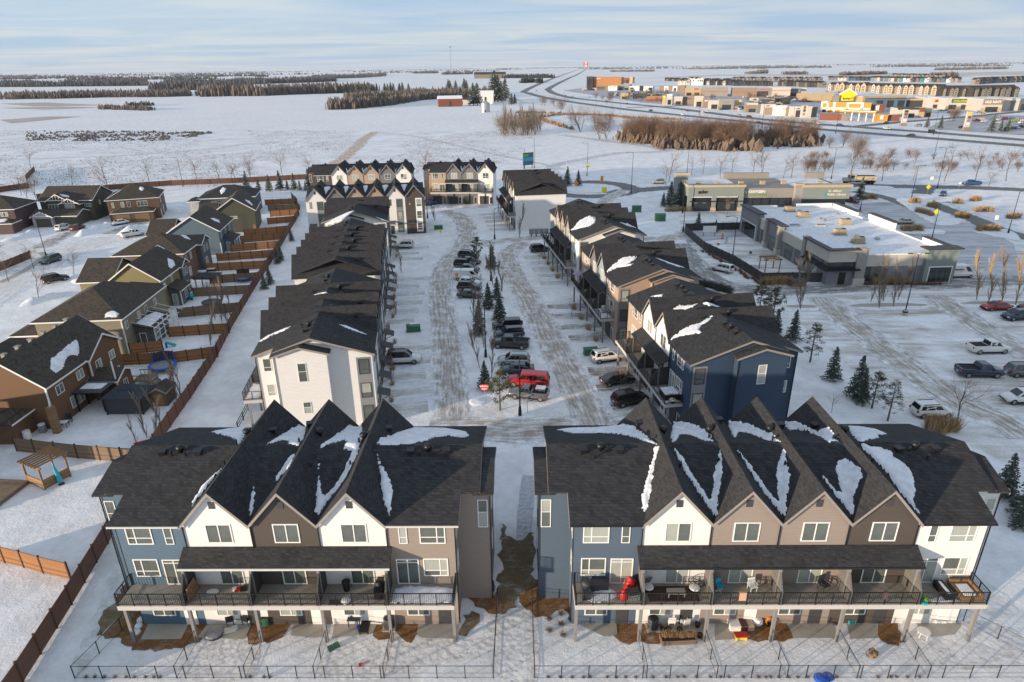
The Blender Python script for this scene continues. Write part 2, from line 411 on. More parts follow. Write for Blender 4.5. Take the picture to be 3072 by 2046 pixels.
# stubble field beyond the houses
sheet('field', [g(-600, 640), g(250, 560), g(930, 520), g(1300, 470), g(1560, 500), g(1640, 440), g(1480, 395), g(900, 388), g(-700, 396)], .03, M['field'])
# inner streets
ribbon('street', [D(985, 988), D(1120, 985), D(1185, 990), D(1290, 985), D(1460, 975), D(1560, 985)], 7.5, .012, M['slush'], jit=.3)
ribbon('street', [D(1040, 1000), D(1037, 900), D(1028, 800), D(1018, 720), D(1012, 660), D(1030, 600), D(1075, 570), D(1140, 556), D(1215, 548), D(1275, 546)], 6.0, .008, M['slush'], jit=.3)
ribbon('street', [D(1370, 985), D(1318, 880), D(1270, 790), D(1222, 700), D(1180, 630), D(1168, 585), D(1205, 556)], 6.2, .016, M['slush'], jit=.3)
ribbon('street', [D(1060, 580), D(1075, 535), D(1058, 500), D(1020, 484)], 7.0, .020, M['slush'], jit=.3)
ribbon('street', [D(1268, 545), D(1360, 540), D(1480, 548), D(1560, 545), D(1600, 520)], 6.0, .010, M['slush'], jit=.3)
ribbon('path', [(1.6, 57, 0), (.9, 48, 0), (.4, 38, 0), (.2, 30, 0), (.2, 22, 0)], 1.5, .010, snowm('trodden_snow', (.74, .75, .79), 2.5, .9, clumps=1.2), jit=.2)
# cul-de-sac on the left
ribbon('street', [D(-160, 760), D(-20, 680), D(90, 610), D(190, 565), D(300, 540), D(360, 520)], 12.0, .008, M['culdesac'], jit=.5)
ribbon('street', [D(95, 625), D(60, 580), D(0, 560), D(-90, 560)], 11.0, .012, M['culdesac'], jit=.5)
M['wetpad'] = slush('wet_drive', (.20, .16, .12), SNOW, (.10, .085, .07), True, .95, .6)
ribbon('driveway', [D(92, 570), D(150, 540), D(200, 528)], 6.5, .018, M['wetpad'], jit=.4)
ribbon('driveway', [D(250, 538), D(300, 520), D(330, 512)], 6.0, .018, M['wetpad'], jit=.4)
ribbon('footpath', [D(0, 650), D(60, 620), D(95, 595), D(105, 588), D(92, 580)], 1.6, .02, M['concrete'])
# shopping-side drive and car parks
sheet('car_park', [D(1585, 625), D(1660, 660), D(1790, 700), D(1905, 800), D(1960, 850), D(2060, 925), D(2190, 1005), D(2354, 1085), D(2560, 1100), D(2560, 660), D(2354, 560), D(2290, 548), D(2150, 520), D(1950, 470), D(1700, 480), D(1560, 495), D(1570, 560)], .006, M['lot'])
sheet('car_park', [D(1960, 470), D(2060, 462), D(2150, 500), D(2250, 515), D(2330, 560), D(2354, 640), D(2190, 640), D(2180, 590), D(1990, 500)], .010, M['lot2'])
sheet('car_park', [D(1565, 520), D(1720, 512), D(1790, 520), D(1700, 545), D(1580, 560)], .014, M['lot2'])
ribbon('drive', [D(1560, 560), D(1590, 600), D(1640, 645), D(1720, 664), D(1820, 668), D(1950, 660), D(2100, 655), D(2230, 650), D(2420, 640)], 7.5, .014, M['drive'], jit=.3)
ribbon('drive', [D(1500, 560), D(1540, 545), D(1600, 540)], 6.0, .018, M['slush'], jit=.3)
ribbon('road', [D(2420, 440), D(2250, 432), D(2050, 428), D(1900, 425), D(1700, 425), D(1540, 432), D(1420, 440), D(1370, 436)], 9.0, .018, M['asphalt'], jit=.2)
ribbon('road', [D(2130, 430), D(2118, 452), D(2150, 472), D(2230, 500), D(2300, 530), D(2420, 560)], 7.0, .022, M['asphalt'], jit=.2)
ribbon('road', [D(1960, 440), D(2020, 450), D(2080, 470), D(2160, 500)], 5.0, .020, M['asphalt'], jit=.2)
ring = [Vector((27 + 14.5 * cos(a), 228 + 14.5 * sin(a), 0)) for a in [k * pi / 12 for k in range(25)]]
ribbon('roundabout', ring, 8.0, .026, M['asphalt'])
ribbon('road', [D(1320, 420), D(1270, 396), D(1280, 378), D(1330, 368), D(1420, 352), D(1490, 350), D(1530, 346), D(1480, 335), D(1400, 325), D(1290, 310)], 7.0, .03, M['path'], jit=.6)
ribbon('road', [D(1440, 437), D(1400, 455), D(1385, 470)], 6.0, .03, M['slush'], jit=.3)
ribbon('field_track', [q(1, 0, 1290, 1170), q(1, 0, 1600, 1205), q(1, 0, 2130, 1325), q(2, 1, 0, 195), q(2, 1, 370, 270), q(2, 1, 560, 320)], 3.5, .04, M['path'], 6)
ribbon('field_track', [q(0, 1, 0, 235), q(0, 1, 900, 205), q(0, 1, 1500, 170), q(0, 1, 2000, 125), q(1, 1, 100, 95), q(1, 1, 480, 65)], 2.0, .05, slush('ditch', (.14, .11, .09), SNOW, (.08, .07, .06), True, .9, .7), 6)
M['strawsnow'] = slush('straw_strip', (.40, .24, .09), SNOW, (.45, .28, .1), True, .97, .4)
ribbon('grass_strip', [q(1, 0, 1250, 1165), q(1, 0, 1150, 1230), q(1, 1, 1120, 90), q(1, 1, 1010, 190), q(1, 1, 900, 270)], 9, .05, M['strawsnow'], 5, 2)
ribbon('drive', [q(3, 2, 560, 420), q(3, 2, 760, 600), q(3, 2, 1050, 820), q(3, 2, 1400, 1080), q(3, 2, 1750, 1330), q(3, 3, 2100, 300), q(3, 3, 2400, 480)], 7.0, .036, M['slush'], jit=.4)
ribbon('drive', [q(3, 2, 1560, 400), q(3, 2, 1800, 560), q(3, 2, 2100, 760), q(3, 2, 2450, 960)], 6.5, .040, M['slush'], jit=.4)
# highway
HL = [q(3, 0, 3200, 1350), q(3, 0, 2354, 1287), q(3, 0, 1300, 1203), q(3, 0, 400, 1130), q(2, 0, 2300, 1088), q(2, 0, 1500, 1008), q(2, 0, 1000, 952), q(2, 0, 450, 872), q(2, 0, 250, 822), q(2, 0, 232, 795), q(2, 0, 420, 712), q(2, 0, 560, 660), q(2, 0, 700, 612)]
HU = [q(3, 0, 3200, 1290), q(3, 0, 2354, 1237), q(3, 0, 1500, 1167), q(3, 0, 700, 1110), q(3, 0, 0, 1050), q(2, 0, 1500, 953), q(2, 0, 1000, 905), q(2, 0, 600, 858), q(2, 0, 440, 805), q(2, 0, 460, 765), q(2, 0, 620, 685), q(2, 0, 700, 648), q(2, 0, 770, 606)]
ribbon('highway', HL, 15, .12, M['asphalt'], 25); ribbon('highway', HU, 15, .13, M['asphalt'], 25)
ribbon('road', [q(3, 0, 900, 1115), q(3, 0, 1300, 1075), q(3, 0, 1700, 1045), q(3, 0, 2354, 985)], 11, .14, M['asphalt'], 15)
ribbon('road', [q(2, 0, 1120, 950), q(2, 0, 1500, 940), q(2, 0, 1750, 920), q(2, 0, 2100, 905)], 10, .15, M['asphalt'], 20)
ribbon('road', [q(2, 0, 130, 860), q(2, 0, 240, 910), q(2, 0, 700, 945), q(2, 0, 1000, 965)], 5, .10, M['path'], 15)
sheet('retail_car_park', [q(2, 0, 560, 800), q(2, 0, 1250, 905), q(2, 0, 1900, 960), q(3, 0, 500, 1000), q(3, 0, 1100, 1050), q(3, 0, 1300, 960), q(3, 0, 700, 860), q(2, 0, 2300, 850), q(2, 0, 1700, 810), q(2, 0, 900, 790), q(2, 0, 700, 780)], .06, M['retail_lot'])
sheet('retail_car_park', [q(3, 0, 1500, 1140), q(3, 0, 2354, 1195), q(3, 0, 3000, 1240), q(3, 0, 3000, 1050), q(3, 0, 2354, 1020), q(3, 0, 1900, 1020), q(3, 0, 1600, 1080)], .06, M['retail_lot'])
sheet('retail_car_park', [q(3, 0, 900, 1010), q(3, 0, 1500, 1000), q(3, 0, 2354, 985), q(3, 0, 2354, 960), q(3, 0, 1500, 975), q(3, 0, 1100, 960)], .07, M['retail_lot'])
# frozen pond and its reeds bank
pond = [q(2, 0, 390, 1045), q(2, 0, 480, 1018), q(2, 0, 800, 1022), q(2, 0, 1000, 1035), q(2, 0, 1130, 1060), q(2, 0, 1080, 1110), q(2, 0, 1000, 1150), q(2, 0, 760, 1165), q(2, 0, 640, 1145), q(2, 0, 480, 1100)]
sheet('frozen_pond', pond, .03, snowm('pond_snow', (.83, .84, .86), .1, .1))
sheet('tan_field', [q(2, 0, 1200, 695), q(2, 0, 1900, 660), q(3, 0, 1000, 655), q(3, 0, 2354, 630), q(3, 0, 3400, 625), q(3, 0, 3400, 650), q(3, 0, 1800, 668), q(3, 0, 900, 672), q(2, 0, 2000, 668)], .12, snowm('tan_snow', (.66, .58, .50), .01, .1))
for k, (a, b, c, d) in enumerate([((0, 915), (400, 905), (960, 930), (300, 940)), ((0, 955), (500, 940), (900, 950), (400, 968)), ((0, 1060), (420, 1030), (720, 1030), (100, 1090))]):
    sheet('grass_strip', [q(0, 0, *a), q(0, 0, *b), q(0, 0, *c), q(0, 0, *d)], .1 + .01 * k, snowm('rust_grass%d' % k, (.55, .47, .42), .06, .2, (.20, .12, .08), .9, .03))
# ------------------------------------------------------------------ windows
SPLIT = [True]
def win_mesh(w, h, vs_, hs, fr=.07):
    key = ('win', SPLIT[0], round(w, 2), round(h, 2), tuple(vs_), tuple(hs))
    def mk():
        a = MB(); x = w / 2
        a.box(-x, x, -.05, .02, 0, fr); a.box(-x, x, -.05, .02, h - fr, h)
        a.box(-x, -x + fr, -.047, .02, fr, h - fr); a.box(x - fr, x, -.047, .02, fr, h - fr)
        for v in vs_: a.box(-x + w * v - fr * .45, -x + w * v + fr * .45, -.042, .02, fr, h - fr)
        for v in hs: a.box(-x + fr, x - fr, -.037, .02, h * v - fr * .4, h * v + fr * .4)
        X_ = [-x + fr * .6] + [-x + w * v for v in sorted(vs_)] + [x - fr * .6]; Z_ = [fr * .6] + [h * v for v in sorted(hs)] + [h - fr * .6]; P_ = []
        if SPLIT[0]: P_ = [MB().box(X_[i] + .004, X_[i + 1] - .004, -.016, .01, Z_[j] + .004, Z_[j + 1] - .004).mesh('pane') for i in range(len(X_) - 1) for j in range(len(Z_) - 1)]
        else: P_ = [MB().box(X_[0], X_[-1], -.016, .01, Z_[0], Z_[-1]).mesh('pane')]
        return a.mesh('window_frame'), P_
    return shared(key, mk)
STY = {'slider': ((.5,), ()), 'combo': ((.33,), (.32,)), 'comboR': ((.67,), (.32,)), 'narrow': ((), (.32,)), 'door': ((.5,), ()), 'tall': ((), (.55,)), 'fixed': ((), ()),
       'grid': ((.33, .67), (.5,)), 'triple': ((.33, .67), ()), 'square': ((.5,), (.32,)), 'patio': ((.5,), (.86,)), 'shop': ((.25, .5, .75), (.72,))}
def window(par, x, y, z, w, h, sty='slider', rz=0.0, frame=None, glass=None, name='window'):
    vs_, hs = STY[sty]; fm, pm = win_mesh(w, h, vs_, hs, .06 if w < 1 else .08)
    f = link(name, fm, par, (x, y, z), rz, frame or M['white'])
    if glass is None: glass = random.choice((M['glass'], M['blind'], M['blind'], M['glass']))
    
    for p_ in pm: link('pane', p_, f, mat=glass if len(pm) < 2 or random.random() < .8 else M['glass'])
    return f
# ------------------------------------------------------------------ snow that lies on a roof
def inpoly(x, y, P):
    c = False; n = len(P)
    for i in range(n):
        x1, y1 = P[i]; x2, y2 = P[i - 1]
        if (y1 > y) != (y2 > y) and x < (x2 - x1) * (y - y1) / (y2 - y1) + x1: c = not c
    return c
def edged(x, y, P):
    m = 9.0; n = len(P)
    for i in range(n):
        ax, ay = P[i - 1]; bx, by = P[i]; dx, dy = bx - ax, by - ay; l = dx * dx + dy * dy or 1e-9
        t = max(0, min(1, ((x - ax) * dx + (y - ay) * dy) / l)); m = min(m, hypot(x - ax - dx * t, y - ay - dy * t))
    return m
def drape(P, H, parent, step=.12, th=.15, name='snow_patch'):
    xs = [p[0] for p in P]; ys = [p[1] for p in P]
    step = max(step, (max(xs) - min(xs)) / 60)
    nx = int((max(xs) - min(xs)) / step) + 3; ny = int((max(ys) - min(ys)) / step) + 3; x0, y0 = min(xs) - step, min(ys) - step
    mb = MB(); idx = {}
    for i in range(nx):
        for j in range(ny):
            x, y = x0 + i * step, y0 + j * step
            n = mnoise.noise(Vector((x * 2.6, y * 2.6, 3.0))) * .12 + mnoise.noise(Vector((x * 8, y * 8, 5.0))) * .07
            e = edged(x, y, P) * (1 if inpoly(x, y, P) else -1) + n
            if e > -step * .8:
                idx[i, j] = len(mb.v); t = th * min(1.0, max(0.0, e / .3)) ** .5 if e > 0 else -.05
                mb.v.append((x, y, H(x, y) + t + .012))
    for i in range(nx - 1):
        for j in range(ny - 1):
            k = [(i, j), (i + 1, j), (i + 1, j + 1), (i, j + 1)]
            if all(a in idx for a in k): mb.f.append(tuple(idx[a] for a in k))
    if mb.f: mb.obj(name, M['roofsnow'], parent, smooth=True)
# ------------------------------------------------------------------ terraced townhouse blocks
U, DP = 4.817, 13.0
EZ, RZ, GZ, SM, SG = 9.5, 11.86, 12.3, .345, 1.14
def vent_mesh():
    a = MB().box(-.22, .22, -.22, .22, -.15, .26).box(-.30, .30, -.30, .30, .26, .34); return a.mesh('roof_vent')
def pipe_mesh():
    a = MB(); a.tube((0, 0, -.3), (0, 0, .45), .07, .07, 7).tube((0, 0, .38), (0, -.22, .40), .07, .07, 7); return a.mesh('vent_pipe')
def turb_mesh(): return MB().lathe([(.16, -.3), (.16, .2), (.30, .25), (.34, .42), (.22, .58), (.04, .62)], 10).mesh('roof_turbine', True)
def rail(par, p, q_, z0, name='railing', post=1.2):
    """black metal guard rail between two local points"""
    a, b = MB(), MB(); p, q_ = Vector((*p, 0)), Vector((*q_, 0)); L = (q_ - p).length; d = (q_ - p).normalized(); rz = atan2(d.y, d.x)
    c = lambda t: tuple(p + d * t)
    mid = tuple((p + q_) / 2)
    a.cbox((mid[0], mid[1], z0 + 1.02), L, .06, .05, rz); a.cbox((mid[0], mid[1], z0 + .1), L, .04, .04, rz)
    n = max(1, round(L / post))
    for k in range(n + 1): a.cbox((*c(L * k / n)[:2], z0 - .12), .055, .055, 1.16, rz)
    m = max(2, int(L / .13))
    for k in range(1, m): b.cbox((*c(L * k / m)[:2], z0 + .12), .018, .018, .9, rz)
    o = a.obj(name, M['black'], par); b.obj('balusters', M['black'], o); return o
def block(name, label, loc, rz, units, ends=('main', 'main'), ext='street', decks=True, porch=None, snow=(), generic_snow=True, street=True, screen='screen', seed=1, lod=False, gutter='gutter', garage=False):
    R = random.Random(seed); T = thing(name, label, 'townhouses', loc, rz, 'townhouse blocks of the estate')
    n = len(units); L = n * U; sh = M['shingle']
    typ = ['gable'] * n
    if ends[0] == 'main': typ[0] = 'main'
    if ends[1] == 'main': typ[-1] = 'main'
    my = (lambda y: y) if ext == 'street' else (lambda y: DP - y)
    def yr(a, b): a, b = my(a), my(b); return (min(a, b), max(a, b))
    gx = [(i + .5) * U for i in range(n) if typ[i] == 'gable']
    def H(x, y):
        zm = EZ + SM * (6.85 - abs(y - 6.5)); z = zm
        for c in gx: z = max(z, GZ - SG * abs(x - c))
        return z
    # walls
    for i, c in enumerate(units):
        x0, x1, xc = i * U, (i + 1) * U, (i + .5) * U
        if typ[i] == 'gable': w_ = MB().extr([(x0 + .002, 0), (x1 - .002, 0), (x1 - .002, EZ - .12), (xc, GZ - .2), (x0 + .002, EZ - .12)], 'y', 0, DP)
        else: w_ = MB().extr([(0, 0), (DP, 0), (DP, EZ - .12), (6.5, RZ - .2), (0, EZ - .12)], 'x', x0 + .002, x1 - .002)
        w_.obj('wall', S[c], T)
    # roofs
    a = 0 if typ[0] == 'gable' else U; b = L if typ[-1] == 'gable' else L - U
    prof = [(-.35, EZ), (6.5, RZ), (13.35, EZ)]
    y_in = .06; pin = [(y_in, EZ + SM * (y_in + .35)), (6.5, RZ), (DP - y_in, EZ + SM * (y_in + .35))]
    rf = MB()
    if b > a: rf.slab(pin, 'x', a + .05, b - .05, .12)
    if typ[0] == 'main': rf.slab(prof, 'x', -.35, U + .06, .14)
    if typ[-1] == 'main': rf.slab(prof, 'x', L - U - .06, L + .35, .14)
    roof = rf.obj('roof', sh, T)
    for i in range(n):
        if typ[i] != 'gable': continue
        xc = (i + .5) * U; hl = U / 2 + (.32 if i == 0 else .10 if typ[i - 1] == 'main' else 0); hr = U / 2 + (.32 if i == n - 1 else .10 if typ[i + 1] == 'main' else 0)
        pr = [(xc - hl, GZ - SG * hl), (xc, GZ), (xc + hr, GZ - SG * hr)]
        gr = MB().slab(pr, 'y', -.35, DP + .35, .16).obj('gable_roof', sh, T)
        for yy in (-.35, DP + .35):
            s_ = -1 if yy < 0 else 1
            pb = [(u_, z_ - .05) for u_, z_ in pr]
            MB().slab(pb, 'y', yy - .02 * (s_ > 0) - .01, yy + .02 * (s_ < 0) + .01, .26).obj('rake_board', M['trim'], gr)
        MB().box(xc - .22, xc + .22, -.04, .02, 10.72, 11.3).obj('gable_vent', M['dark'], T)
        MB().box(xc - .22, xc + .22, DP - .02, DP + .04, 10.72, 11.3).obj('gable_vent', M['dark'], T)
    # end extensions and bump-outs
    for e, sx in ((0, -1), (1, 1)):
        if ends[e] != 'main': continue
        xe = 0 if sx < 0 else L; col = S[units[0 if sx < 0 else -1]]
        def xr(p, q_): p, q_ = xe + sx * p, xe + sx * q_; return (min(p, q_), max(p, q_))
        y0, y1 = yr(2.6, DP)
        zt = lambda y: EZ + SM * (6.85 - abs(y - 6.5)) - .15
        MB().extr([(y0, 0), (y1, 0), (y1, zt(y1)), (6.5, zt(6.5)), (y0, zt(y0))], 'x', *xr(-.01, 1.4)).obj('wall', col, T)
        ya, yb = yr(2.25, DP + .35); z_ = lambda y: EZ + SM * (6.85 - abs(y - 6.5))
        MB().slab([(ya, z_(ya) + .004), (6.5, RZ + .004), (yb, z_(yb) + .004)], 'x', *xr(.3, 1.75), .14).obj('roof', sh, T)
        y0, y1 = yr(2.604, 8.2); yc = (y0 + y1) / 2
        MB().extr([(y0, 0), (y1, 0), (y1, 10.25), (yc, 11.0), (y0, 10.25)], 'x', *xr(1.4, 2.4)).obj('bay_wall', col, T)
        br = MB().slab([(y0 - .4, 10.28), (yc, 11.25), (y1 + .4, 10.28)], 'x', *xr(1.2, 2.75), .14).obj('bay_roof', sh, T)
        MB().slab([(y0 - .4, 10.24), (yc, 11.21), (y1 + .4, 10.24)], 'x', *xr(2.75, 2.78), .22).obj('rake_board', M['trim'], br)
        rb = MB(); rb.slab([(-.35, EZ - .04), (6.5, RZ - .04), (13.35, EZ - .04)], 'x', *xr(.35, .38), .24); rb.slab([(ya, z_(ya) - .04), (6.5, RZ - .04), (yb, z_(yb) - .04)], 'x', *xr(1.75, 1.78), .24)
        rb.obj('rake_board', M['trim'], roof)
        # end windows
        rz_e = pi / 2 if sx > 0 else -pi / 2
        fy = y0 if ext == 'street' else y1
        window(T, xe + sx * 1.9, (fy - .001) if ext == 'street' else fy + .001, 7.0, .75, 2.5, 'tall', 0 if ext == 'street' else pi)
        window(T, xe + sx * 2.401, yc, 6.9, .95, 2.3, 'tall', rz_e); window(T, xe + sx * 2.401, yc, 2.9, .9, 1.5, 'tall', rz_e)
        for yy, zz, w_, h_ in ((my(1.2), 7.4, .9, 1.6), (my(1.2), 4.3, .9, 1.5)): window(T, xe + sx * .001, yy, zz, w_, h_, 'narrow', rz_e)
        pz = my(12.0)
        MB().box(*xr(1.39, 1.43), min(pz - .8, pz + .8), max(pz - .8, pz + .8), .6, 9.0).obj('wall_panel', M['grey'], T)
        for zz in (1.0, 3.9, 6.9): window(T, xe + sx * 1.431, pz, zz, 1.2, 1.9, 'narrow', rz_e, M['dark'])
        dp = MB(); dp.tube((xe + sx * 2.45, y0 - .05, 10.2), (xe + sx * 2.45, y0 - .05, .1), .05, .05, 4); dp.tube((xe + sx * .06, my(.06), EZ - .2), (xe + sx * .06, my(.06), .1), .05, .05, 4); dp.obj('downpipe', M['black'], T)
        for yy in (-.42, DP + .34): MB().box(*(xr(-U + .1, .36)), yy, yy + .08, EZ - .16, EZ - .03).obj('gutter', M[gutter], T)
    # deck side openings
    for i in range(n):
        xc = (i + .5) * U
        if typ[i] == 'gable':
            window(T, xc + .1, -.001, 7.75, 1.85, 1.65, 'square' if R.random() < .35 else 'slider')
            window(T, xc + (.35 if i % 2 else .15), -.001, 3.96, 1.75, 2.1, 'door', glass=M['glass'] if R.random() < .6 else M['blind'], name='patio_door')
        else:
            sg = 1 if i == 0 else -1
            window(T, xc - sg * .85, -.001, 7.65, 1.85, 1.75, 'combo' if i == 0 else 'comboR'); window(T, xc + sg * 1.25, -.001, 7.65, .6, 1.75, 'narrow')
            window(T, xc - sg * .95, -.001, 4.7, 1.8, 1.6, 'combo' if i == 0 else 'comboR'); window(T, xc + sg * 1.1, -.001, 3.96, 1.65, 2.3, 'patio', name='patio_door')
        if garage:
            MB().box(xc - 1.9, xc + .9, -.05, .02, 0, 2.4).obj('garage_door', M['dark'], T); window(T, xc + 1.6, -.001, 0, .9, 2.1, 'fixed', glass=M['darkglass'], name='door')
        else:
            window(T, xc - .6, -.001, .9, 1.7, 1.0, 'slider'); MB().box(xc + .9, xc + 1.8, -.04, .02, .02, 2.1).obj('door', M['white'] if R.random() < .4 else M['dark'], T)
    # downpipes at the party lines
    for i in range(1, n):
        if typ[i] == 'gable' or typ[i - 1] == 'gable':
            MB().tube((i * U, -.3, EZ - .05), (i * U, -.06, EZ - .4), .06, .06, 4).tube((i * U, -.06, EZ - .4), (i * U, -.06, 4.0), .05, .05, 4).obj('downpipe', M['black'], T)
    # decks
    if decks:
        for i in range(n):
            x0, x1 = i * U, (i + 1) * U
            d0 = MB().box(x0 + .01, x1 - .01, -2.1, -.002, 3.5, 3.88).obj('deck', M['fascia'], T)
            MB().box(x0 + .03, x1 - .03, -2.08, -.004, 3.881, 3.93).obj('deck_floor', M['deckfloor'], d0)
            rail(d0, (x0 + .12, -2.06), (x1 - .12, -2.06), 3.93)
            if i == 0: rail(d0, (.06, -2.06), (.06, -.05), 3.93)
            if i == n - 1: rail(d0, (L - .06, -.05), (L - .06, -2.06), 3.93)
        for i in range(n + 1):
            x = i * U; x = min(max(x, .16), L - .16)
            MB().box(x - .11, x + .11, -1.72, -1.50, 0, 3.5).obj('post', M['post'], T)
            if 0 < i < n:
                MB().extr([(-.01, 3.935), (-2.02, 3.935), (-2.02, 4.95), (-1.25, 6.2), (-.01, 6.2)], 'x', x - .06, x + .06).obj('privacy_screen', M[screen], T)
                if porch and porch[0] <= i <= porch[1]: MB().box(x - .09, x + .09, -1.30, -1.12, 3.93, 6.6).obj('post', M['post'], T)
        if porch:
            p0, p1 = porch[0] * U - .3, porch[1] * U + .3
            pr_ = MB().slab([(-1.35, 6.62), (-.004, 7.42)], 'x', p0, p1, .14).obj('porch_roof', sh, T)
            MB().box(p0, p1, -1.42, -1.352, 6.44, 6.6).obj('gutter', M[gutter], pr_)
    # street side: window bays, entry hoods
    if street:
        for i, c in enumerate(units):
            xc = (i + .5) * U; y = DP
            MB().box(xc - 1.75, xc - .15, y + .001, y + .06, .5, 9.0).obj('wall_panel', M['grey'] if c != 'brown' else M['white'], T)
            for zz in (.9, 3.9, 6.9): window(T, xc - .95, y + .061, zz, 1.3, 1.9, 'narrow', pi, M['dark'] if c != 'brown' else M['white'])
            window(T, xc + 1.3, y + .001, 7.3, .55, 1.6, 'narrow', pi, M['dark'])
            MB().box(xc + .7, xc + 1.65, y - .01, y + .05, .15, 2.25).obj('door', S['rust'] if R.random() < .3 else M['dark'], T)
            ho = MB(); ho.extr([(y + .01, 3.5), (y + 1.5, 3.0), (y + 1.5, 2.9), (y + .01, 3.4)], 'x', xc + .3, xc + 2.1)
            for k in range(9): ho.extr([(y + .01, 3.56), (y + 1.5, 3.06), (y + 1.5, 3.0), (y + .01, 3.5)], 'x', xc + .34 + k * .21, xc + .40 + k * .21)
            hd = ho.obj('entry_hood', M['metalroof'], T)
            for k in (.4, 2.0): MB().tube((xc + k, y, 2.3), (xc + k, y + 1.3, 2.95), .05, .05, 4).obj('bracket', M['timber'], hd)
    # roof furniture
    vm, pm, tm = shared('vent', vent_mesh), shared('pipe', pipe_mesh), shared('turb', turb_mesh)
    def put(m, nm, x, y): link(nm, m, T, (x, y, H(x, y)), R.random() * .3, M['black'])
    for i in range(n):
        x0 = i * U
        if typ[i] == 'main':
            put(tm, 'roof_turbine', x0 + U * .5, 5.9)
            for k in (.22, .8): put(vm, 'roof_vent', x0 + U * k, 5.7)
            for k in (.38, .6): put(pm, 'vent_pipe', x0 + U * k, 4.9 + R.random())
        else:
            xc = x0 + U / 2; s_ = 1 if R.random() < .5 else -1
            put(tm, 'roof_turbine', xc + s_ * .55, 7.6 + R.random())
            put(vm, 'roof_vent', xc - s_ * 1.0, 9.6 + R.random() * 1.5); put(pm, 'vent_pipe', xc + s_ * .9, 4.0 + R.random()); put(pm, 'vent_pipe', xc - .8, 6.8 + R.random())
    # snow
    if generic_snow:
        for i in range(1, n):
            if typ[i] == 'gable' and typ[i - 1] == 'gable':
                x = i * U; k = .5 + R.random() * .7
                drape([(x, .1), (x + .35 * k, 1.6), (x + .9 * k, 3.6), (x + .6, 3.9), (x + .12, 2.2), (x - .12, 2.2), (x - .5, 3.8), (x - .75 * k, 3.4), (x - .3 * k, 1.6)], H, T)
                drape([(x - .9 * k, 7.6), (x - .2, 7.2), (x + .8, 7.5), (x + .5, 9.0), (x + .1, 11), (x - .25, 9.5)], H, T)
    c_, s_ = cos(rz), sin(rz)
    T_snow = []
    for P in snow:
        loc_pts = []
        for (a_, b_, px, py) in P:
            z = 11.0
            for _ in range(40):
                w_ = q(a_, b_, px, py, z); dx, dy = w_.x - loc[0], w_.y - loc[1]; lx, ly = dx * c_ + dy * s_, -dx * s_ + dy * c_
                z = .6 * z + .4 * min(max(H(lx, ly), 9.2), 12.4)
            loc_pts.append((lx, ly))
        drape(loc_pts, H, T)
    return T, H
def zp(c, r, s_):
    v = [float(t) for t in s_.split()]
    return [(c, r, v[i], v[i + 1]) for i in range(0, len(v), 2)]
FLx, FRx = -28.35, 4.25
YAW = -.0129
def frow(x): return (x, 37.45 - .0129 * x, 0)
FL, H_FL = block('townhouse_block', 'townhouse block with blue and taupe end units, two white gables and one dark brown gable', frow(FLx), YAW, ['blue', 'white', 'brown', 'white', 'taupe'], porch=(1, 4), generic_snow=False, street=False, seed=3, snow=[
    zp(1, 3, '285 555 430 450 570 372 640 380 625 470 580 545 490 540 490 515 440 498 360 520'),
    zp(1, 3, '765 585 900 460 1020 370 1130 360 1140 480 1110 570 1040 740 960 880 880 980 800 1080 745 1185 728 1120 735 990 745 860 752 660 760 860 780 985 810 995 880 930 970 790 1050 600 975 580 1005 520 970 500 880 530'),
    zp(1, 3, '1265 540 1290 480 1400 465 1450 430 1600 392 1880 400 2060 430 2085 465 2030 480 1900 465 1790 475 1700 510 1560 535 1400 548'),
    zp(1, 3, '1270 590 1300 720 1350 780 1385 860 1405 950 1390 1100 1388 1190 1345 1090 1310 950 1298 800 1275 650'),
    zp(1, 3, '185 850 190 990 175 1100 150 1190 142 1150 155 1020 175 900'), zp(1, 3, '545 625 490 740 430 810 370 865 390 800 440 740 495 640'),
    zp(0, 3, '1865 430 2050 400 2210 385 2180 440 2110 545 2060 480 1960 455'), zp(0, 3, '1965 750 1850 880 1740 1020 1695 1085 1700 1040 1770 920 1880 810')])
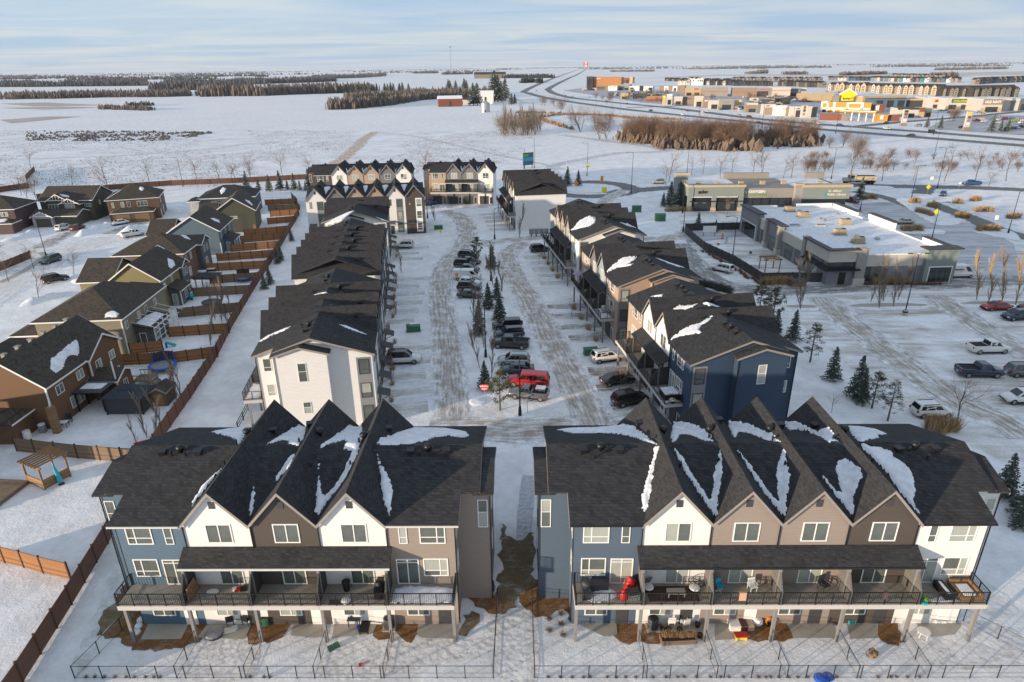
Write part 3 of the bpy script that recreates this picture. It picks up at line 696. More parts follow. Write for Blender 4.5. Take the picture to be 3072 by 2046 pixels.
FR, H_FR = block('townhouse_block', 'townhouse block with a blue end unit, four gables and a white end unit', frow(FRx), YAW, ['navy', 'white', 'taupe', 'taupe', 'brown', 'white'], porch=(1, 5), generic_snow=False, street=False, seed=5, screen='screenlit', gutter='black', snow=[
    zp(2, 3, '505 412 620 398 850 392 1030 375 1080 357 1170 372 1250 430 1330 490 1395 545 1300 520 1130 460 1000 445 860 440 620 440'),
    zp(2, 3, '1365 550 1408 560 1385 640 1355 760 1340 900 1315 1050 1270 1150 1248 1100 1255 980 1290 850 1320 760 1355 640'),
    zp(2, 3, '1530 340 1640 340 1750 380 1850 440 1895 515 1800 505 1700 460 1600 445 1565 490 1530 530 1510 480'),
    zp(2, 3, '1530 560 1620 660 1700 810 1800 950 1855 1040 1880 950 1890 800 1945 580 1965 700 1965 820 1930 1000 1920 1190 1860 1110 1780 1000 1680 850 1600 720'),
    zp(2, 3, '2020 335 2110 335 2230 375 2300 410 2400 440 2480 520 2354 500 2200 440 2110 425 2080 480 2055 465 2035 400'),
    zp(3, 3, '165 800 190 690 230 575 262 680 285 800 262 1000 248 1180 180 1120 60 960 -30 830 -170 590 -80 700 0 810 100 960 185 1040 180 900'),
    zp(3, 3, '240 330 330 335 430 380 530 425 580 400 635 385 665 440 715 515 630 520 560 470 450 425 340 405 300 415 270 400'),
    zp(3, 3, '560 800 640 880 700 960 750 960 720 860 695 750 710 690 780 652 840 700 905 750 935 800 905 860 870 940 845 1010 855 1170 800 1120 700 1000'),
    zp(3, 3, '780 380 900 385 1060 410 1140 450 1060 460 1075 480 980 500 905 525 860 480'),
    zp(3, 3, '890 525 980 550 1100 570 1180 600 1220 660 1320 720 1370 800 1395 950 1375 1030 1410 1110 1460 1175 1380 1100 1260 960 1150 800 1050 690 950 590')])
# rows along the inner street: they run at 8 degrees to the front blocks
TH = radians(7.9); RV = atan2(-cos(TH), sin(TH))            # local x runs towards the camera, decks face west
HD = Vector((-sin(TH), cos(TH), 0)); PV = Vector((cos(TH), sin(TH), 0))
def row(near_eave, units, ext_near, **k):
    """near_eave: deck-side roof corner at the near end, measured at eave height"""
    c = Vector((*near_eave, 0)) + PV * .35 + HD * (.35 + ext_near)
    far = c + HD * (len(units) * U)
    return dict(loc=tuple(far), rz=RV, units=units, **k)
R1, _ = block('townhouse_block', 'townhouse block with a deep blue end wall, two white gables and a tan far end', **row((19.0, 63.2), ['tan', 'white', 'white', 'deepblue'], 1.4), ext='deck', porch=(1, 3), garage=True, street=False, seed=11, generic_snow=False, gutter='black', snow=[
    zp(2, 2, '1505 795 1600 710 1700 655 1750 650 1890 570 1850 620 1770 670 1760 700 1785 735 1700 745 1600 760'), zp(2, 2, '1510 525 1590 490 1750 468 1700 505 1620 525'), zp(2, 2, '1325 412 1440 390 1430 410 1380 415'), zp(2, 2, '1785 470 1900 490 1950 505 1850 495')])
R2, _ = block('townhouse_block', 'townhouse block with tan end units around a grey and a pale blue gable', **row((15.3, 90.2), ['tan', 'grey', 'ltblue', 'tan'], 1.4), ext='deck', porch=(1, 3), garage=True, street=False, seed=12, generic_snow=False, gutter='black', snow=[
    zp(2, 2, '935 200 1010 120 1100 70 1220 45 1170 100 1120 130 1180 120 1150 140 1040 155'), zp(2, 2, '1375 70 1500 115 1640 160 1560 145 1450 105')])
R3, _ = block('townhouse_block', 'townhouse block with a white end unit and pebble coloured gables by the slip road', **row((12.3, 118.2), ['ltgrey', 'pebble', 'pebble', 'pebble', 'white'], 1.4), ext='deck', porch=(1, 4), garage=True, street=False, seed=13, generic_snow=False, gutter='black', snow=[
    zp(2, 1, '628 860 700 800 780 760 845 750 840 790 790 820 700 840'), zp(2, 1, '1055 785 1130 805 1200 835 1120 815')])
R4, _ = block('townhouse_block', 'townhouse block with a tall blank white end wall beside the roundabout', **row((1.0, 166.2), ['brown', 'brown', 'pebble', 'ltgrey', 'white'], -.3), ends=('gable', 'gable'), ext='deck', porch=(0, 4), garage=True, street=False, seed=14)
L1, _ = block('townhouse_block', 'townhouse block with a white end wall and bay beside the snowy lane', **row((-29.2, 66.6), ['white', 'grey', 'navy', 'white', 'white'], .1), seed=15, porch=(1, 4), generic_snow=False, snow=[
    zp(1, 2, '205 825 300 760 510 672 480 700 380 740 300 780'), zp(1, 2, '925 655 1000 670 1190 750 1100 725 1000 690'), zp(1, 2, '650 420 770 380 885 408 770 392'), zp(1, 2, '550 540 650 515 620 535')])
L2, _ = block('townhouse_block', 'townhouse block with five gables and a white end beside the middle of the lane', **row((-34.0, 97.0), ['white', 'blue', 'white', 'grey', 'navy', 'white'], 0), ends=('main', 'gable'), seed=16, generic_snow=False)
L3, _ = block('townhouse_block', 'short townhouse block with a white gabled end and a long snow streak on its roof', **row((-39.5, 135.5), ['grey', 'navy', 'white'], 0), ends=('gable', 'main'), seed=17, generic_snow=False, snow=[zp(1, 1, '810 805 900 750 1000 705 1070 690 1000 735 960 770 850 800'), zp(1, 1, '1260 740 1320 760 1385 785 1320 770')])
bl = Vector((-21.6, 165.2, 0))
BL1, _ = block('townhouse_block', 'three storey townhouse block with a dark brown unit beside white and tan gables', tuple(bl + PV.normalized() * 0 + Vector((-sin(TH), cos(TH), 0)) * DP), pi + TH, ['brown', 'white', 'tan', 'tan', 'grey', 'white'], ends=('gable', 'gable'), decks=False, seed=18)
b2 = Vector((-59.0, 201.5, 0))
BL2, _ = block('townhouse_block', 'farthest townhouse block with a brown hip end and five gables against the field', tuple(b2), radians(4), ['brown', 'white', 'tan', 'tan', 'grey', 'white'], ends=('main', 'gable'), decks=False, street=False, seed=19)
BR, _ = block('townhouse_block', 'townhouse block with a tan end, two grey gables and a white gable above dark garages', (-24.4, 204.0, 0), radians(-3), ['tan', 'grey', 'grey', 'white'], ends=('main', 'gable'), porch=(1, 3), garage=True, street=False, seed=20)
# ------------------------------------------------------------------ detached houses
def module(T, col, x0, x1, y0, y1, h, roof='gy', pitch=.55, z0=0.0, oh=.4, mat='shingle_brown', gcol=None, fas='white'):
    sh = M[mat]; xc, yc = (x0 + x1) / 2, (y0 + y1) / 2; W_ = M[fas]
    if roof == 'gy':
        zr = h + pitch * (x1 - x0) / 2
        MB().extr([(x0, z0), (x1, z0), (x1, h), (xc, zr - .02), (x0, h)], 'y', y0, y1).obj('wall', S[col], T)
        pr = [(x0 - oh, h - pitch * oh + .16), (xc, zr + .16), (x1 + oh, h - pitch * oh + .16)]
        r = MB().slab(pr, 'y', y0 - oh, y1 + oh, .15).obj('roof', sh, T)
        for yy in (y0 - oh - .04, y1 + oh): MB().slab([(a, b - .01) for a, b in pr], 'y', yy, yy + .04, .24).obj('rake_board', W_, r)
        for xx in (x0 - oh - .1, x1 + oh): MB().box(xx, xx + .1, y0 - oh, y1 + oh, h - pitch * oh - .06, h - pitch * oh + .1).obj('gutter', W_, r)
    elif roof == 'gx':
        zr = h + pitch * (y1 - y0) / 2
        MB().extr([(y0, z0), (y1, z0), (y1, h), (yc, zr - .02), (y0, h)], 'x', x0, x1).obj('wall', S[col], T)
        pr = [(y0 - oh, h - pitch * oh + .16), (yc, zr + .16), (y1 + oh, h - pitch * oh + .16)]
        r = MB().slab(pr, 'x', x0 - oh, x1 + oh, .15).obj('roof', sh, T)
        for xx in (x0 - oh - .04, x1 + oh): MB().slab([(a, b - .01) for a, b in pr], 'x', xx, xx + .04, .24).obj('rake_board', W_, r)
        for yy in (y0 - oh - .1, y1 + oh): MB().box(x0 - oh, x1 + oh, yy, yy + .1, h - pitch * oh - .06, h - pitch * oh + .1).obj('gutter', W_, r)
    elif roof == 'hip':
        MB().box(x0, x1, y0, y1, z0, h).obj('wall', S[col], T)
        a, b, c, d = x0 - oh, x1 + oh, y0 - oh, y1 + oh; k = min(b - a, d - c) / 2; z = h + pitch * k; e = h + .02
        if b - a > d - c: p, q_ = (a + k, yc, z), (b - k, yc, z)
        else: p, q_ = (xc, c + k, z), (xc, d - k, z)
        m = MB(); A, B, C, E_ = (a, c, e), (b, c, e), (b, d, e), (a, d, e)
        if b - a > d - c: F = [(A, B, q_, p), (B, C, q_), (C, E_, p, q_), (E_, A, p)]
        else: F = [(A, B, p), (B, C, q_, p), (C, E_, q_), (E_, A, p, q_)]
        for f in F: m.poly(f)
        m.poly([(a, d, e - .005), (b, d, e - .005), (b, c, e - .005), (a, c, e - .005)])
        r = m.obj('roof', sh, T)
        for bx in ((a - .05, b + .05, c - .08, c), (a - .05, b + .05, d, d + .08), (a - .08, a, c, d), (b, b + .08, c, d)): MB().box(*bx, e - .17, e + .01).obj('gutter', W_, r)
    elif roof == 'flat':
        MB().box(x0, x1, y0, y1, z0, h).obj('wall', S[col], T); MB().box(x0 - oh, x1 + oh, y0 - oh, y1 + oh, h, h + .2).obj('roof', sh, T)
    elif roof == 'lean':                     # falls towards +x
        MB().extr([(x0, z0), (x1, z0), (x1, h), (x0, h + pitch * (x1 - x0))], 'y', y0, y1).obj('wall', S[col], T)
        r = MB().slab([(x0, h + pitch * (x1 - x0) + .16), (x1 + oh, h - pitch * oh + .16)], 'y', y0 - oh, y1 + oh, .14).obj('roof', sh, T)
        MB().box(x1 + oh, x1 + oh + .08, y0 - oh, y1 + oh, h - pitch * oh - .02, h - pitch * oh + .14).obj('gutter', W_, r)
    return r
def corner_boards(T, pts, h):
    for x, y in pts: MB().box(x - .07, x + .07, y - .07, y + .07, 0, h).obj('corner_board', M['white'], T)
def east(T, x, y, z, w, h, s='slider', **k): window(T, x + .001, y, z, w, h, s, pi / 2, **k)
def south(T, x, y, z, w, h, s='slider', **k): window(T, x, y - .001, z, w, h, s, 0, **k)
HG = 'detached houses by the lane'
def house(label, loc, deg): return thing('house', label, 'house', (*loc, 0), radians(deg), HG)
def flat_snow(T, P, f, **k): drape(P, f, T, th=.09, **k)
# H1: rust-brown house nearest
T = house('rust brown house with a tan sunlit gable end and snow streak on its dark roof', (-54.0, 67.7), 0)
module(T, 'rust', -8.6, 0, 0, 14.5, 5.7, 'gy', .72); module(T, 'rust', -4, .55, 7.6, 14.2, 5.72, 'gx', .6)
module(T, 'rust', -15, -8.5, 3, 15, 5.2, 'hip', .5); module(T, 'rust', .5, 3.6, 7.2, 10.6, 2.9, 'gx', .5); module(T, 'rust', -6.0, -2.4, -3.4, -.02, 2.6, 'lean', .05)
for y, z in ((2.2, 3.6), (6.2, 3.6), (9.3, 3.6), (12.3, 3.6)): east(T, 0 if y < 7.5 else .55, y, z, 1.2 if y > 7 else 1.4, 1.2)
east(T, 0, 4.6, .9, 2.6, 1.5, 'triple'); east(T, .55, 12.6, 1.0, 1.2, 1.2); east(T, 3.6, 9.0, .9, .9, 1.3); south(T, -6.6, 0, 1.0, 1.2, 1.3)
corner_boards(T, [(0, 0), (.55, 7.6), (3.6, 7.2)], 5.6 - .1)
hm = lambda x, y: 5.7 + .16 + .72 * (4.3 - abs(x + 4.3))
flat_snow(T, [(-1.0, 6.9), (-.4, 7.4), (-1.2, 9.2), (-1.0, 11), (-.6, 13.5), (-1.6, 11.5), (-2.0, 10), (-2.0, 8.2), (-1.8, 6.2), (-1.7, 4.4), (-.9, 2.9), (-.2, 2.6), (-.3, 4.2), (-.8, 5.5)], hm)
for k in range(6): link('roof_vent', shared('vent', vent_mesh), T, (-4.7, 1.5 + k * 2.3, 8.8), 0, M['trim'])
# timber pillar of the porch, white downpipe
MB().box(.2, .9, -1.2, -.5, 0, 3.4).obj('pillar', M['timber'], T); MB().tube((0.2, -.1, 5.5), (.5, -.8, 3.3), .06, .06, 5).obj('downpipe', M['white'], T)
# H2: hip-roof grey-tan house
T = house('tan sided house with a wide hip roof and a white framed sunroom', (-57.2, 89.6), 5)
module(T, 'khaki', -12, 0, 0, 15.5, 5.7, 'hip', .48); module(T, 'khaki', -16.5, -11.9, 1.5, 8, 3.2, 'hip', .4); module(T, 'slate', -.1, 2.6, 3.0, 9.0, 2.9, 'lean', .25)
module(T, 'slate', -7, -.6, 9, 16.5, 5.72, 'hip', .45)
for y, z in ((1.2, 3.7), (5.5, 3.7), (8.0, 3.7), (11.5, 3.7)): east(T, 0, y, z, 1.0, 1.2)
south(T, 1.1, 3.0, .1, 1.0, 2.1, 'fixed'); east(T, 2.6, 4.4, .9, 1.0, 1.3)
corner_boards(T, [(0, 0)], 5.6)
fr = MB(); k0 = Vector((2.7, 3.0, 0))
for j in range(6):
    yy = 2.6 + j * 1.75; fr.box(3.0, 3.1, yy, yy + .1, 0, 3.0 + .25 * min(j, 5 - j)); fr.tube((-.2, yy, 4.2), (4.2, yy, 2.9), .05, .05, 4)
for zz in (1.0, 2.0, 2.9): fr.box(3.02, 3.08, 2.6, 11.4, zz, zz + .08)
fr.obj('sunroom_frame', M['white'], T)
flat_snow(T, [(.2, 3.4), (2.4, 3.2), (2.4, 8.6), (1.0, 9.0), (.4, 7)], lambda x, y: 2.9 + .16 + .25 * (2.6 - x))
hh = lambda x, y: 5.72 + .48 * min(x + 12.4, .4 - x, y + .4, 15.9 - y)
flat_snow(T, [(-2.2, .1), (-.4, 0), (-.4, .9), (-1.3, 1.3), (-2.3, 1.0)], hh); flat_snow(T, [(-3.6, 9.6), (-.4, 9.5), (-.5, 13.0), (-1.4, 13.2), (-2.6, 11)], lambda x, y: 5.75 + .45 * min(x + 7.4, -.2 - x, y - 8.6, 16.9 - y))
# H3: olive gable house
T = house('olive sided house with a broad gable end and a dark shingled roof', (-61.0, 108.7), 5)
module(T, 'olive', -8.4, 0, 0, 12.0, 5.7, 'gy', .72); module(T, 'olive', -13.5, -8.3, .6, 11.0, 5.7, 'gx', .5); module(T, 'slate', -3.4, .5, 8.6, 11.6, 5.71, 'gx', .6); module(T, 'slate', -.2, 2.0, 2.6, 6.6, 2.9, 'lean', .35)
for y in (1.5, 5.0, 9.6, 10.8): east(T, 0 if y < 8 else .5, y, 3.6, .9, 1.4)
south(T, .9, 2.6, .1, .9, 2.1, 'fixed'); east(T, 2.0, 5.0, .8, 1.2, 1.4); east(T, .5, 10.0, .4, 1.6, 2.0, 'grid')
corner_boards(T, [(0, 0), (2.0, 2.6)], 2.9); corner_boards(T, [(.02, .02)], 5.6)
h3 = lambda x, y: 5.86 + .72 * (4.2 - abs(x + 4.2))
flat_snow(T, [(-1.8, 9.2), (-.6, 6.2), (-.1, 6.0), (-.2, 8), (-.9, 9.6)], h3); flat_snow(T, [(-7.6, 11.6), (-5, 12.0), (-2.6, 12.2), (-4.2, 11.6)], h3)
# H4
T = house('brown hip roofed house behind the olive one with white framed rear windows', (-65.0, 126.3), 6)
module(T, 'coffee', -13, 0, 0, 12.0, 5.7, 'hip', .46); module(T, 'slate', -4, 1.0, 7.5, 12.5, 5.71, 'gx', .5); module(T, 'coffee', -17, -12.9, 2, 9, 3.4, 'hip', .45)
for y in (1.2, 3.8, 9.2, 11): east(T, 0 if y < 7 else 1.0, y, 3.6, .8, 1.4)
for y in (2.0, 9.5): east(T, 0 if y < 7 else 1.0, y, .6, 1.3, 1.8, 'grid')
h4 = lambda x, y: 5.72 + .46 * min(x + 13.4, .4 - x, y + .4, 12.4 - y)
flat_snow(T, [(-12, 11.4), (-8, 9.5), (-7, 9.8), (-10, 11.6)], h4); flat_snow(T, [(-4, 9.5), (-2, 8), (-1, 8.4), (-2.4, 10)], h4)
# Blue house
T = house('steel blue house with a broad grey gable end and a white trimmed rear annex', (-66.2, 146.2), 9)
module(T, 'steel', -10.6, 0, 0, 13, 5.7, 'gy', .62); module(T, 'steel', -15.5, -10.5, 1.5, 11, 5.0, 'gx', .5); module(T, 'steel', -.1, 2.4, 3.2, 7.6, 2.8, 'lean', .3)
south(T, -3.6, 0, 3.9, 1.5, 1.0); south(T, .9, 3.2, .1, .9, 2.1, 'fixed'); east(T, 2.4, 5.4, .9, 1.0, 1.3)
for y in (2, 6, 10): east(T, 0, y, 3.6, 1.0, 1.4)
corner_boards(T, [(.02, .02), (2.4, 3.2)], 2.8)
h5 = lambda x, y: 5.86 + .62 * (5.3 - abs(x + 5.3))
flat_snow(T, [(-2.6, 5.2), (-1.6, 4.6), (-.6, 5.2), (-1.2, 6.8), (-2.2, 6.4)], h5); flat_snow(T, [(-10.4, .6), (-9.6, .8), (-7, 5.4), (-7.6, 5.6), (-9.6, 3)], h5)
# Green house
T = house('dark green grey house with a broad gable wall and brown roof', (-66.4, 169.5), 14)
module(T, 'greenish', -9.6, 0, 0, 12, 5.7, 'gy', .66); module(T, 'greenish', -13.5, -9.5, 2, 9, 5.2, 'gx', .5)
south(T, -5.2, 0, 3.6, 1.7, .7, 'slider'); MB().box(-.9, -.2, -.05, .02, 0, 1.9).obj('side_gate', M['timber'], T)
h6 = lambda x, y: 5.86 + .66 * (4.8 - abs(x + 4.8))
flat_snow(T, [(-2.6, 5), (-1.8, 3.4), (-.6, 2.4), (-.6, 4), (-1.6, 6)], h6)
# Grey hip house at the back
T = house('slate grey house with a bluish hip roof and a white porch column', (-74.0, 190.5), 12)
module(T, 'slate', -15, 0, 0, 12, 5.4, 'hip', .42, mat='shingle'); module(T, 'ltgrey', -17.4, -14.9, -1.6, 3.5, 5.0, 'hip', .4, mat='shingle')
south(T, -16.2, -1.6, 2.6, 1.2, 1.9, 'triple'); south(T, -11, 0, 3.2, 1.5, 1.2)
flat_snow(T, [(-9, 1.2), (-8.2, 2.4), (-8.0, 4.2), (-9.0, 4.8), (-9.6, 3)], lambda x, y: 5.42 + .42 * min(x + 15.4, .4 - x, y + .4, 12.4 - y))
# Brown far house
T = house('sunlit brown two storey house with twin wooden garage doors', (-100.5, 188.0), 20)
module(T, 'coffee', -13, 0, 0, 13, 5.9, 'hip', .5); module(T, 'coffee', -11.5, -1.5, -4.2, -.02, 2.9, 'hip', .42)
for x, w_ in ((-11.6, .6), (-9.2, .9), (-7.6, .9), (-4.2, 2.6)): south(T, x, 0, 3.7, w_, 1.5, 'triple' if w_ > 2 else 'fixed')
east(T, 0, 4, 3.8, 1.2, 1.2, 'square'); east(T, 0, 6.5, .4, 1.6, 2.2, 'triple'); east(T, 0, 1.2, .2, 1.3, 2.2, 'slider')
for x in (-10.8, -6.0): MB().box(x, x + 3.6, -4.26, -4.19, 0, 2.4).obj('garage_door', M['timber'], T)
hb = lambda x, y: 5.92 + .5 * min(x + 13.4, .4 - x, y + .4, 13.4 - y)
flat_snow(T, [(-4.8, 3.6), (-4.0, 2.8), (-3.5, 3.6), (-3.8, 5.2), (-4.5, 5.2)], hb); flat_snow(T, [(-13, 1.2), (-12.2, 1.3), (-9.2, 4.6), (-9.8, 4.7)], hb)
# Grey-green craftsman house
T = house('grey green house with twin cream gables over paired windows', (-118.0, 185.6), 4)
module(T, 'greenish', -14, 0, 0, 12, 5.9, 'gx', .48); module(T, 'greenish', -11.5, -5.6, -1.2, 5, 5.9, 'gy', .6); module(T, 'greenish', -7.6, -2.6, -2.0, 4, 5.2, 'gy', .55)
module(T, 'greenish', -13, -1.5, -6.5, -.02, 2.8, 'gx', .35); module(T, 'ltgrey', -12.6, -7.4, -7.6, -3, 2.8, 'gy', .5)
for x, y in ((-10, -1.2), (-5.1, -2.0)): south(T, x, y, 3.3, 2.6, 1.7, 'triple')
south(T, -1.3, 0, 3.9, 1.8, .9, 'triple'); east(T, 0, 4, 3.8, .9, 1.3); east(T, 0, 8, 1.6, 1.0, .7)
for x, y in ((-11.6, -7.6), (-6.6, -6.5)): MB().box(x, x + 3.8, y - .06, y + .01, 0, 2.3).obj('garage_door', S['greenish'], T)
for x, y, zz in ((-8.55, -1.62, 5.9), (-5.1, -2.42, 5.2), (-10, -8.02, 2.8)):
    tr = MB(); tr.box(x - 2.6, x + 2.6, y - .06, y - .02, zz + .1, zz + .28)
    for k in (-1.6, -.8, 0, .8, 1.6): tr.box(x + k - .06, x + k + .06, y - .06, y - .02, zz + .28, zz + 1.6 - abs(k) * .45)
    tr.obj('gable_truss', M['white'], T)
hg = lambda x, y: 5.9 + .16 + .6 * (2.95 - abs(x + 8.55))
flat_snow(T, [(-8.2, 0), (-7.2, -.6), (-6.0, 1.2), (-5.9, 2.6), (-6.6, 2.4)], lambda x, y: max(hg(x, y), 5.36 + .55 * (2.5 - abs(x + 5.1))))
# Mauve house
T = house('dark mauve house with a snow dusted porch at the cul de sac', (-131.5, 173.5), 8)
module(T, 'mauve', -11, 0, 0, 11.5, 5.8, 'hip', .48); module(T, 'mauve', -5, .6, -4, -.02, 2.8, 'hip', .4)
for x in (-2.6,): south(T, x, 0, 3.9, 1.8, 1.1, 'triple')
for x in (-4.6, -.2, .4): MB().box(x, x + .3, -3.9, -3.6, 0, 2.8).obj('post', M['woodgrey'], T)
flat_snow(T, [(-4, -3.6), (-1, -3.7), (-.8, -2.2), (-3.6, -2.2)], lambda x, y: 2.82 + .4 * min(x + 5.4, 1.0 - x, y + 4.4, .4 - y))
# house cut by the frame, front left
T = house('dark sided house corner with a low white snow covered annex roof', (-58.5, 53.0), 3)
module(T, 'rust', -9, 0, 0, 9.5, 5.0, 'gx', .45); east(T, 0, 3, .2, 2.0, 2.2, 'door')
MB().box(.2, .5, 1.0, 1.3, 0, 2.8).obj('post', M['timber'], T); MB().box(.2, .5, 6.0, 6.3, 0, 2.8).obj('post', M['timber'], T)

# ------------------------------------------------------------------ fences
def fence(name, label, pts, h, mat, pmat, step=2.45, group=None, pw=.14, proud=.12, cat='fence', th=.05):
    P = [Vector((p[0], p[1], 0)) for p in pts]; T = thing(name, label, cat, P[0], 0, group); o = P[0]
    for i in range(len(P) - 1):
        a, b = P[i], P[i + 1]; L = (b - a).length; n = max(1, round(L / step)); rz = atan2(b.y - a.y, b.x - a.x); l = L / n
        pm = MB().box(pw / 2, l - pw / 2, -th / 2, th / 2, .04, h).mesh('panel'); pm.materials.append(mat)
        po = shared(('post', h, pw, pmat.name), lambda: MB().box(-pw / 2, pw / 2, -pw / 2, pw / 2, 0, h + proud).mesh('post'))
        for k in range(n):
            c = a.lerp(b, k / n) - o
            link('panel', pm, T, c, rz); link('post', po, T, c, rz, pmat)
        if i == len(P) - 2: link('post', po, T, b - o, rz, pmat)
    return T
LF = [(-33.9, 29.5), (-34.2, 32.8), (-35.2, 39.9), (-36.4, 47.1), (-37.7, 52.5), (-39.2, 58), (-40.4, 65.4), (-41.6, 75.1), (-43.3, 86.8), (-46.3, 101.4), (-49.7, 120.8), (-53.1, 142), (-55.2, 154.1), (-58.2, 171), (-61.2, 188.2), (-66.5, 205), (-72.0, 217)]
fence('lane_fence', 'long brown boarded fence with dark posts running beside the snowy lane', LF, 1.85, M['brownfence'], M['brownpost'])
def yards(lst):
    for i, (pts, mt, lab) in enumerate(lst): fence('yard_fence', lab, pts, 1.75, M[mt], M['brownpost'], 2.4, 'board fences between back yards')
yards([
    ([(-46.0, 45.4), (-41.9, 44.2), (-39.8, 43.5), (-37.0, 42.7)], 'wood', 'new orange board fence across the snowy corner yard'),
    ([(-55.4, 62.8), (-53.0, 62.3), (-47.6, 61.2), (-42.3, 60.4), (-39.8, 60.2)], 'woodgrey', 'weathered board fence behind the rust brown house and wooden gazebo'),
    ([(-56.0, 85.6), (-49.1, 86.2), (-43.4, 88.2)], 'wood', 'board fence right behind the blue trampoline'),
    ([(-57.0, 89.6), (-52.6, 90.6)], 'wood', 'short slatted screen beside the tan house patio'),
    ([(-54.4, 96.2), (-45.4, 97.6)], 'wood', 'orange board fence beside the white framed sunroom'),
    ([(-57.0, 105.0), (-47.4, 107.8)], 'woodgrey', 'grey weathered board fence behind the sunroom'),
    ([(-59.4, 116.2), (-49.2, 117.6)], 'woodgrey', 'grey weathered board fence behind the olive house annex'),
    ([(-59.6, 124.0), (-50.6, 126.0)], 'woodgrey', 'weathered board fence by the netted trampoline'),
    ([(-64.0, 132.6), (-52.2, 134.6)], 'wood', 'board fence beside two patio tables'),
    ([(-65.0, 140.6), (-53.4, 143.4)], 'wood', 'board fence in front of the steel blue house'),
    ([(-65.0, 148.6), (-54.8, 151.8)], 'wood', 'board fence beside the steel blue annex'),
    ([(-66.0, 157.0), (-56.4, 160.4)], 'wood', 'board fence behind the steel blue house'),
    ([(-67.6, 163.5), (-58.0, 168.0)], 'wood', 'board fence below the dark green wall'),
    ([(-66.4, 177.5), (-59.6, 180.0)], 'wood', 'board fence behind the dark green house'),
    ([(-69.0, 187.5), (-61.4, 189.6)], 'wood', 'board fence in front of the slate grey hip house'),
    ([(-72.5, 196.0), (-63.4, 197.0)], 'woodgrey', 'board fence beside the slate grey hip house'),
    ([(-76.5, 205.0), (-67.0, 206.6)], 'wood', 'board fence behind the slate grey hip house')])
fence('field_fence', 'dark red board fence along the edge of the snowy field', [(-157, 219), (-143, 237.1), (-125, 245.3), (-104, 249), (-77, 257)], 1.9, M['brownfence'], M['brownpost'], 4.0, th=.08)
fence('field_fence', 'dark red board fence stepping up the bank at the field corner', [(-182, 232), (-176, 243), (-190, 262), (-204, 288)], 2.0, M['brownfence'], M['brownpost'], 3.0)
fence('kerb_fence', 'brown board fence beside the cul de sac footpath', [D(-40, 640), D(30, 612), D(72, 594)], 1.8, M['brownfence'], M['brownpost'], 2.6)
# ------------------------------------------------------------------ lettering
def text_mesh(s, size, depth=.03, align='LEFT', bold=0.0, shear=0.0):
    key = ('txt', s, size, align, bold, shear)
    def mk():
        cu = bpy.data.curves.new('txt', 'FONT'); cu.body = s; cu.size = size; cu.extrude = depth; cu.align_x = align; cu.offset = bold; cu.shear = shear; cu.resolution_u = 2
        o = bpy.data.objects.new('txt', cu); COLL.objects.link(o); dg = bpy.context.evaluated_depsgraph_get()
        me = bpy.data.meshes.new_from_object(o.evaluated_get(dg)); bpy.data.objects.remove(o); me.materials.clear(); return me
    return shared(key, mk)
def letter(T, s, x, y, z, size, mat, rz=0.0, sx=1.0, name='lettering', **k):
    o = link(name, text_mesh(s, size, **k), T, (x, y, z), 0, mat); o.rotation_euler = (pi / 2, 0, rz); o.scale = (sx, 1, 1); return o
def stucco(n, c): return plain('stucco_' + n, c, .85, .10, 1.2, bump=.15)
ST = lazy(lambda k: stucco(k, {'cream': (.50, .46, .40), 'grey': (.20, .20, .21), 'sage': (.21, .24, .22), 'mauve': (.22, .21, .23), 'taupe': (.27, .245, .22), 'beige': (.46, .36, .23), 'brown': (.26, .20, .15), 'tan': (.42, .31, .18),
    'orange': (.36, .16, .06), 'white': (.68, .66, .62), 'black': (.03, .03, .032), 'dark': (.07, .07, .072), 'brick': (.21, .075, .05), 'char': (.05, .045, .045), 'blue': (.08, .13, .18), 'red': (.5, .03, .02), 'green': (.03, .12, .05), 'yellow': (.72, .60, .02), 'amber': (.56, .27, .035), 'olive': (.19, .17, .12), 'teal': (.05, .22, .24)}[k]))
def bx(T, n, m, *a): return MB().box(*a).obj(n, m, T)
# nursery building with the snowy flat roof
T = thing('shop_building', 'low flat roofed commercial building with tan rooftop units and a dark corner canopy', 'building', (60.0, 119.0, 0), radians(2.4))
W1, D1 = 24.0, 45.5
bx(T, 'wall', ST['grey'], .3, W1 - .3, .3, D1 - .3, 0, 3.3); bx(T, 'wall', ST['cream'], .3, W1 - .3, .3, D1 - .3, 3.301, 5.5)
bx(T, 'roof', M['roofsnow'], .6, W1 - .6, .6, D1 - .6, 5.35, 5.52)
for a in ((.28, W1 - .28, .28, .6), (.28, W1 - .28, D1 - .6, D1 - .28), (.28, .6, .6, D1 - .6), (W1 - .6, W1 - .28, .6, D1 - .6)): bx(T, 'parapet', M['white'], *a, 5.5, 5.72)
# corner tower
for a in ((-.4, 5.0, -.4, .2), (-.4, .2, .2, 9.0), (4.4, 5.0, .2, 1.6)): bx(T, 'tower_wall', ST['cream'], *a, 4.5, 6.8)
for a in ((-.9, 5.2, -.9, .3), (-.9, .3, .3, 9.4)): bx(T, 'coping', M['dark'], *a, 6.801, 7.05)
bx(T, 'window_band', M['darkglass'], -.2, 4.9, -.2, 8.8, 3.2, 4.5); bx(T, 'canopy', M['black'], -1.2, 5.6, -1.4, 9.0, 3.0, 3.25); bx(T, 'tower_wall', ST['mauve'], -.1, 4.9, -.1, 8.9, 0, 3.0)
bx(T, 'door', M['black'], 2.2, 3.5, -.16, -.05, 0, 2.4)
for x in (4.9,): bx(T, 'pillar', M['stone'], x, x + 1.9, -.7, .8, 0, 6.9); bx(T, 'pillar_base', ST['cream'], x - .15, x + 2.05, -.85, .9, 0, 1.3)
bx(T, 'pillar_cap', ST['beige'], 4.8, 6.9, -.8, .9, 6.9, 7.05)
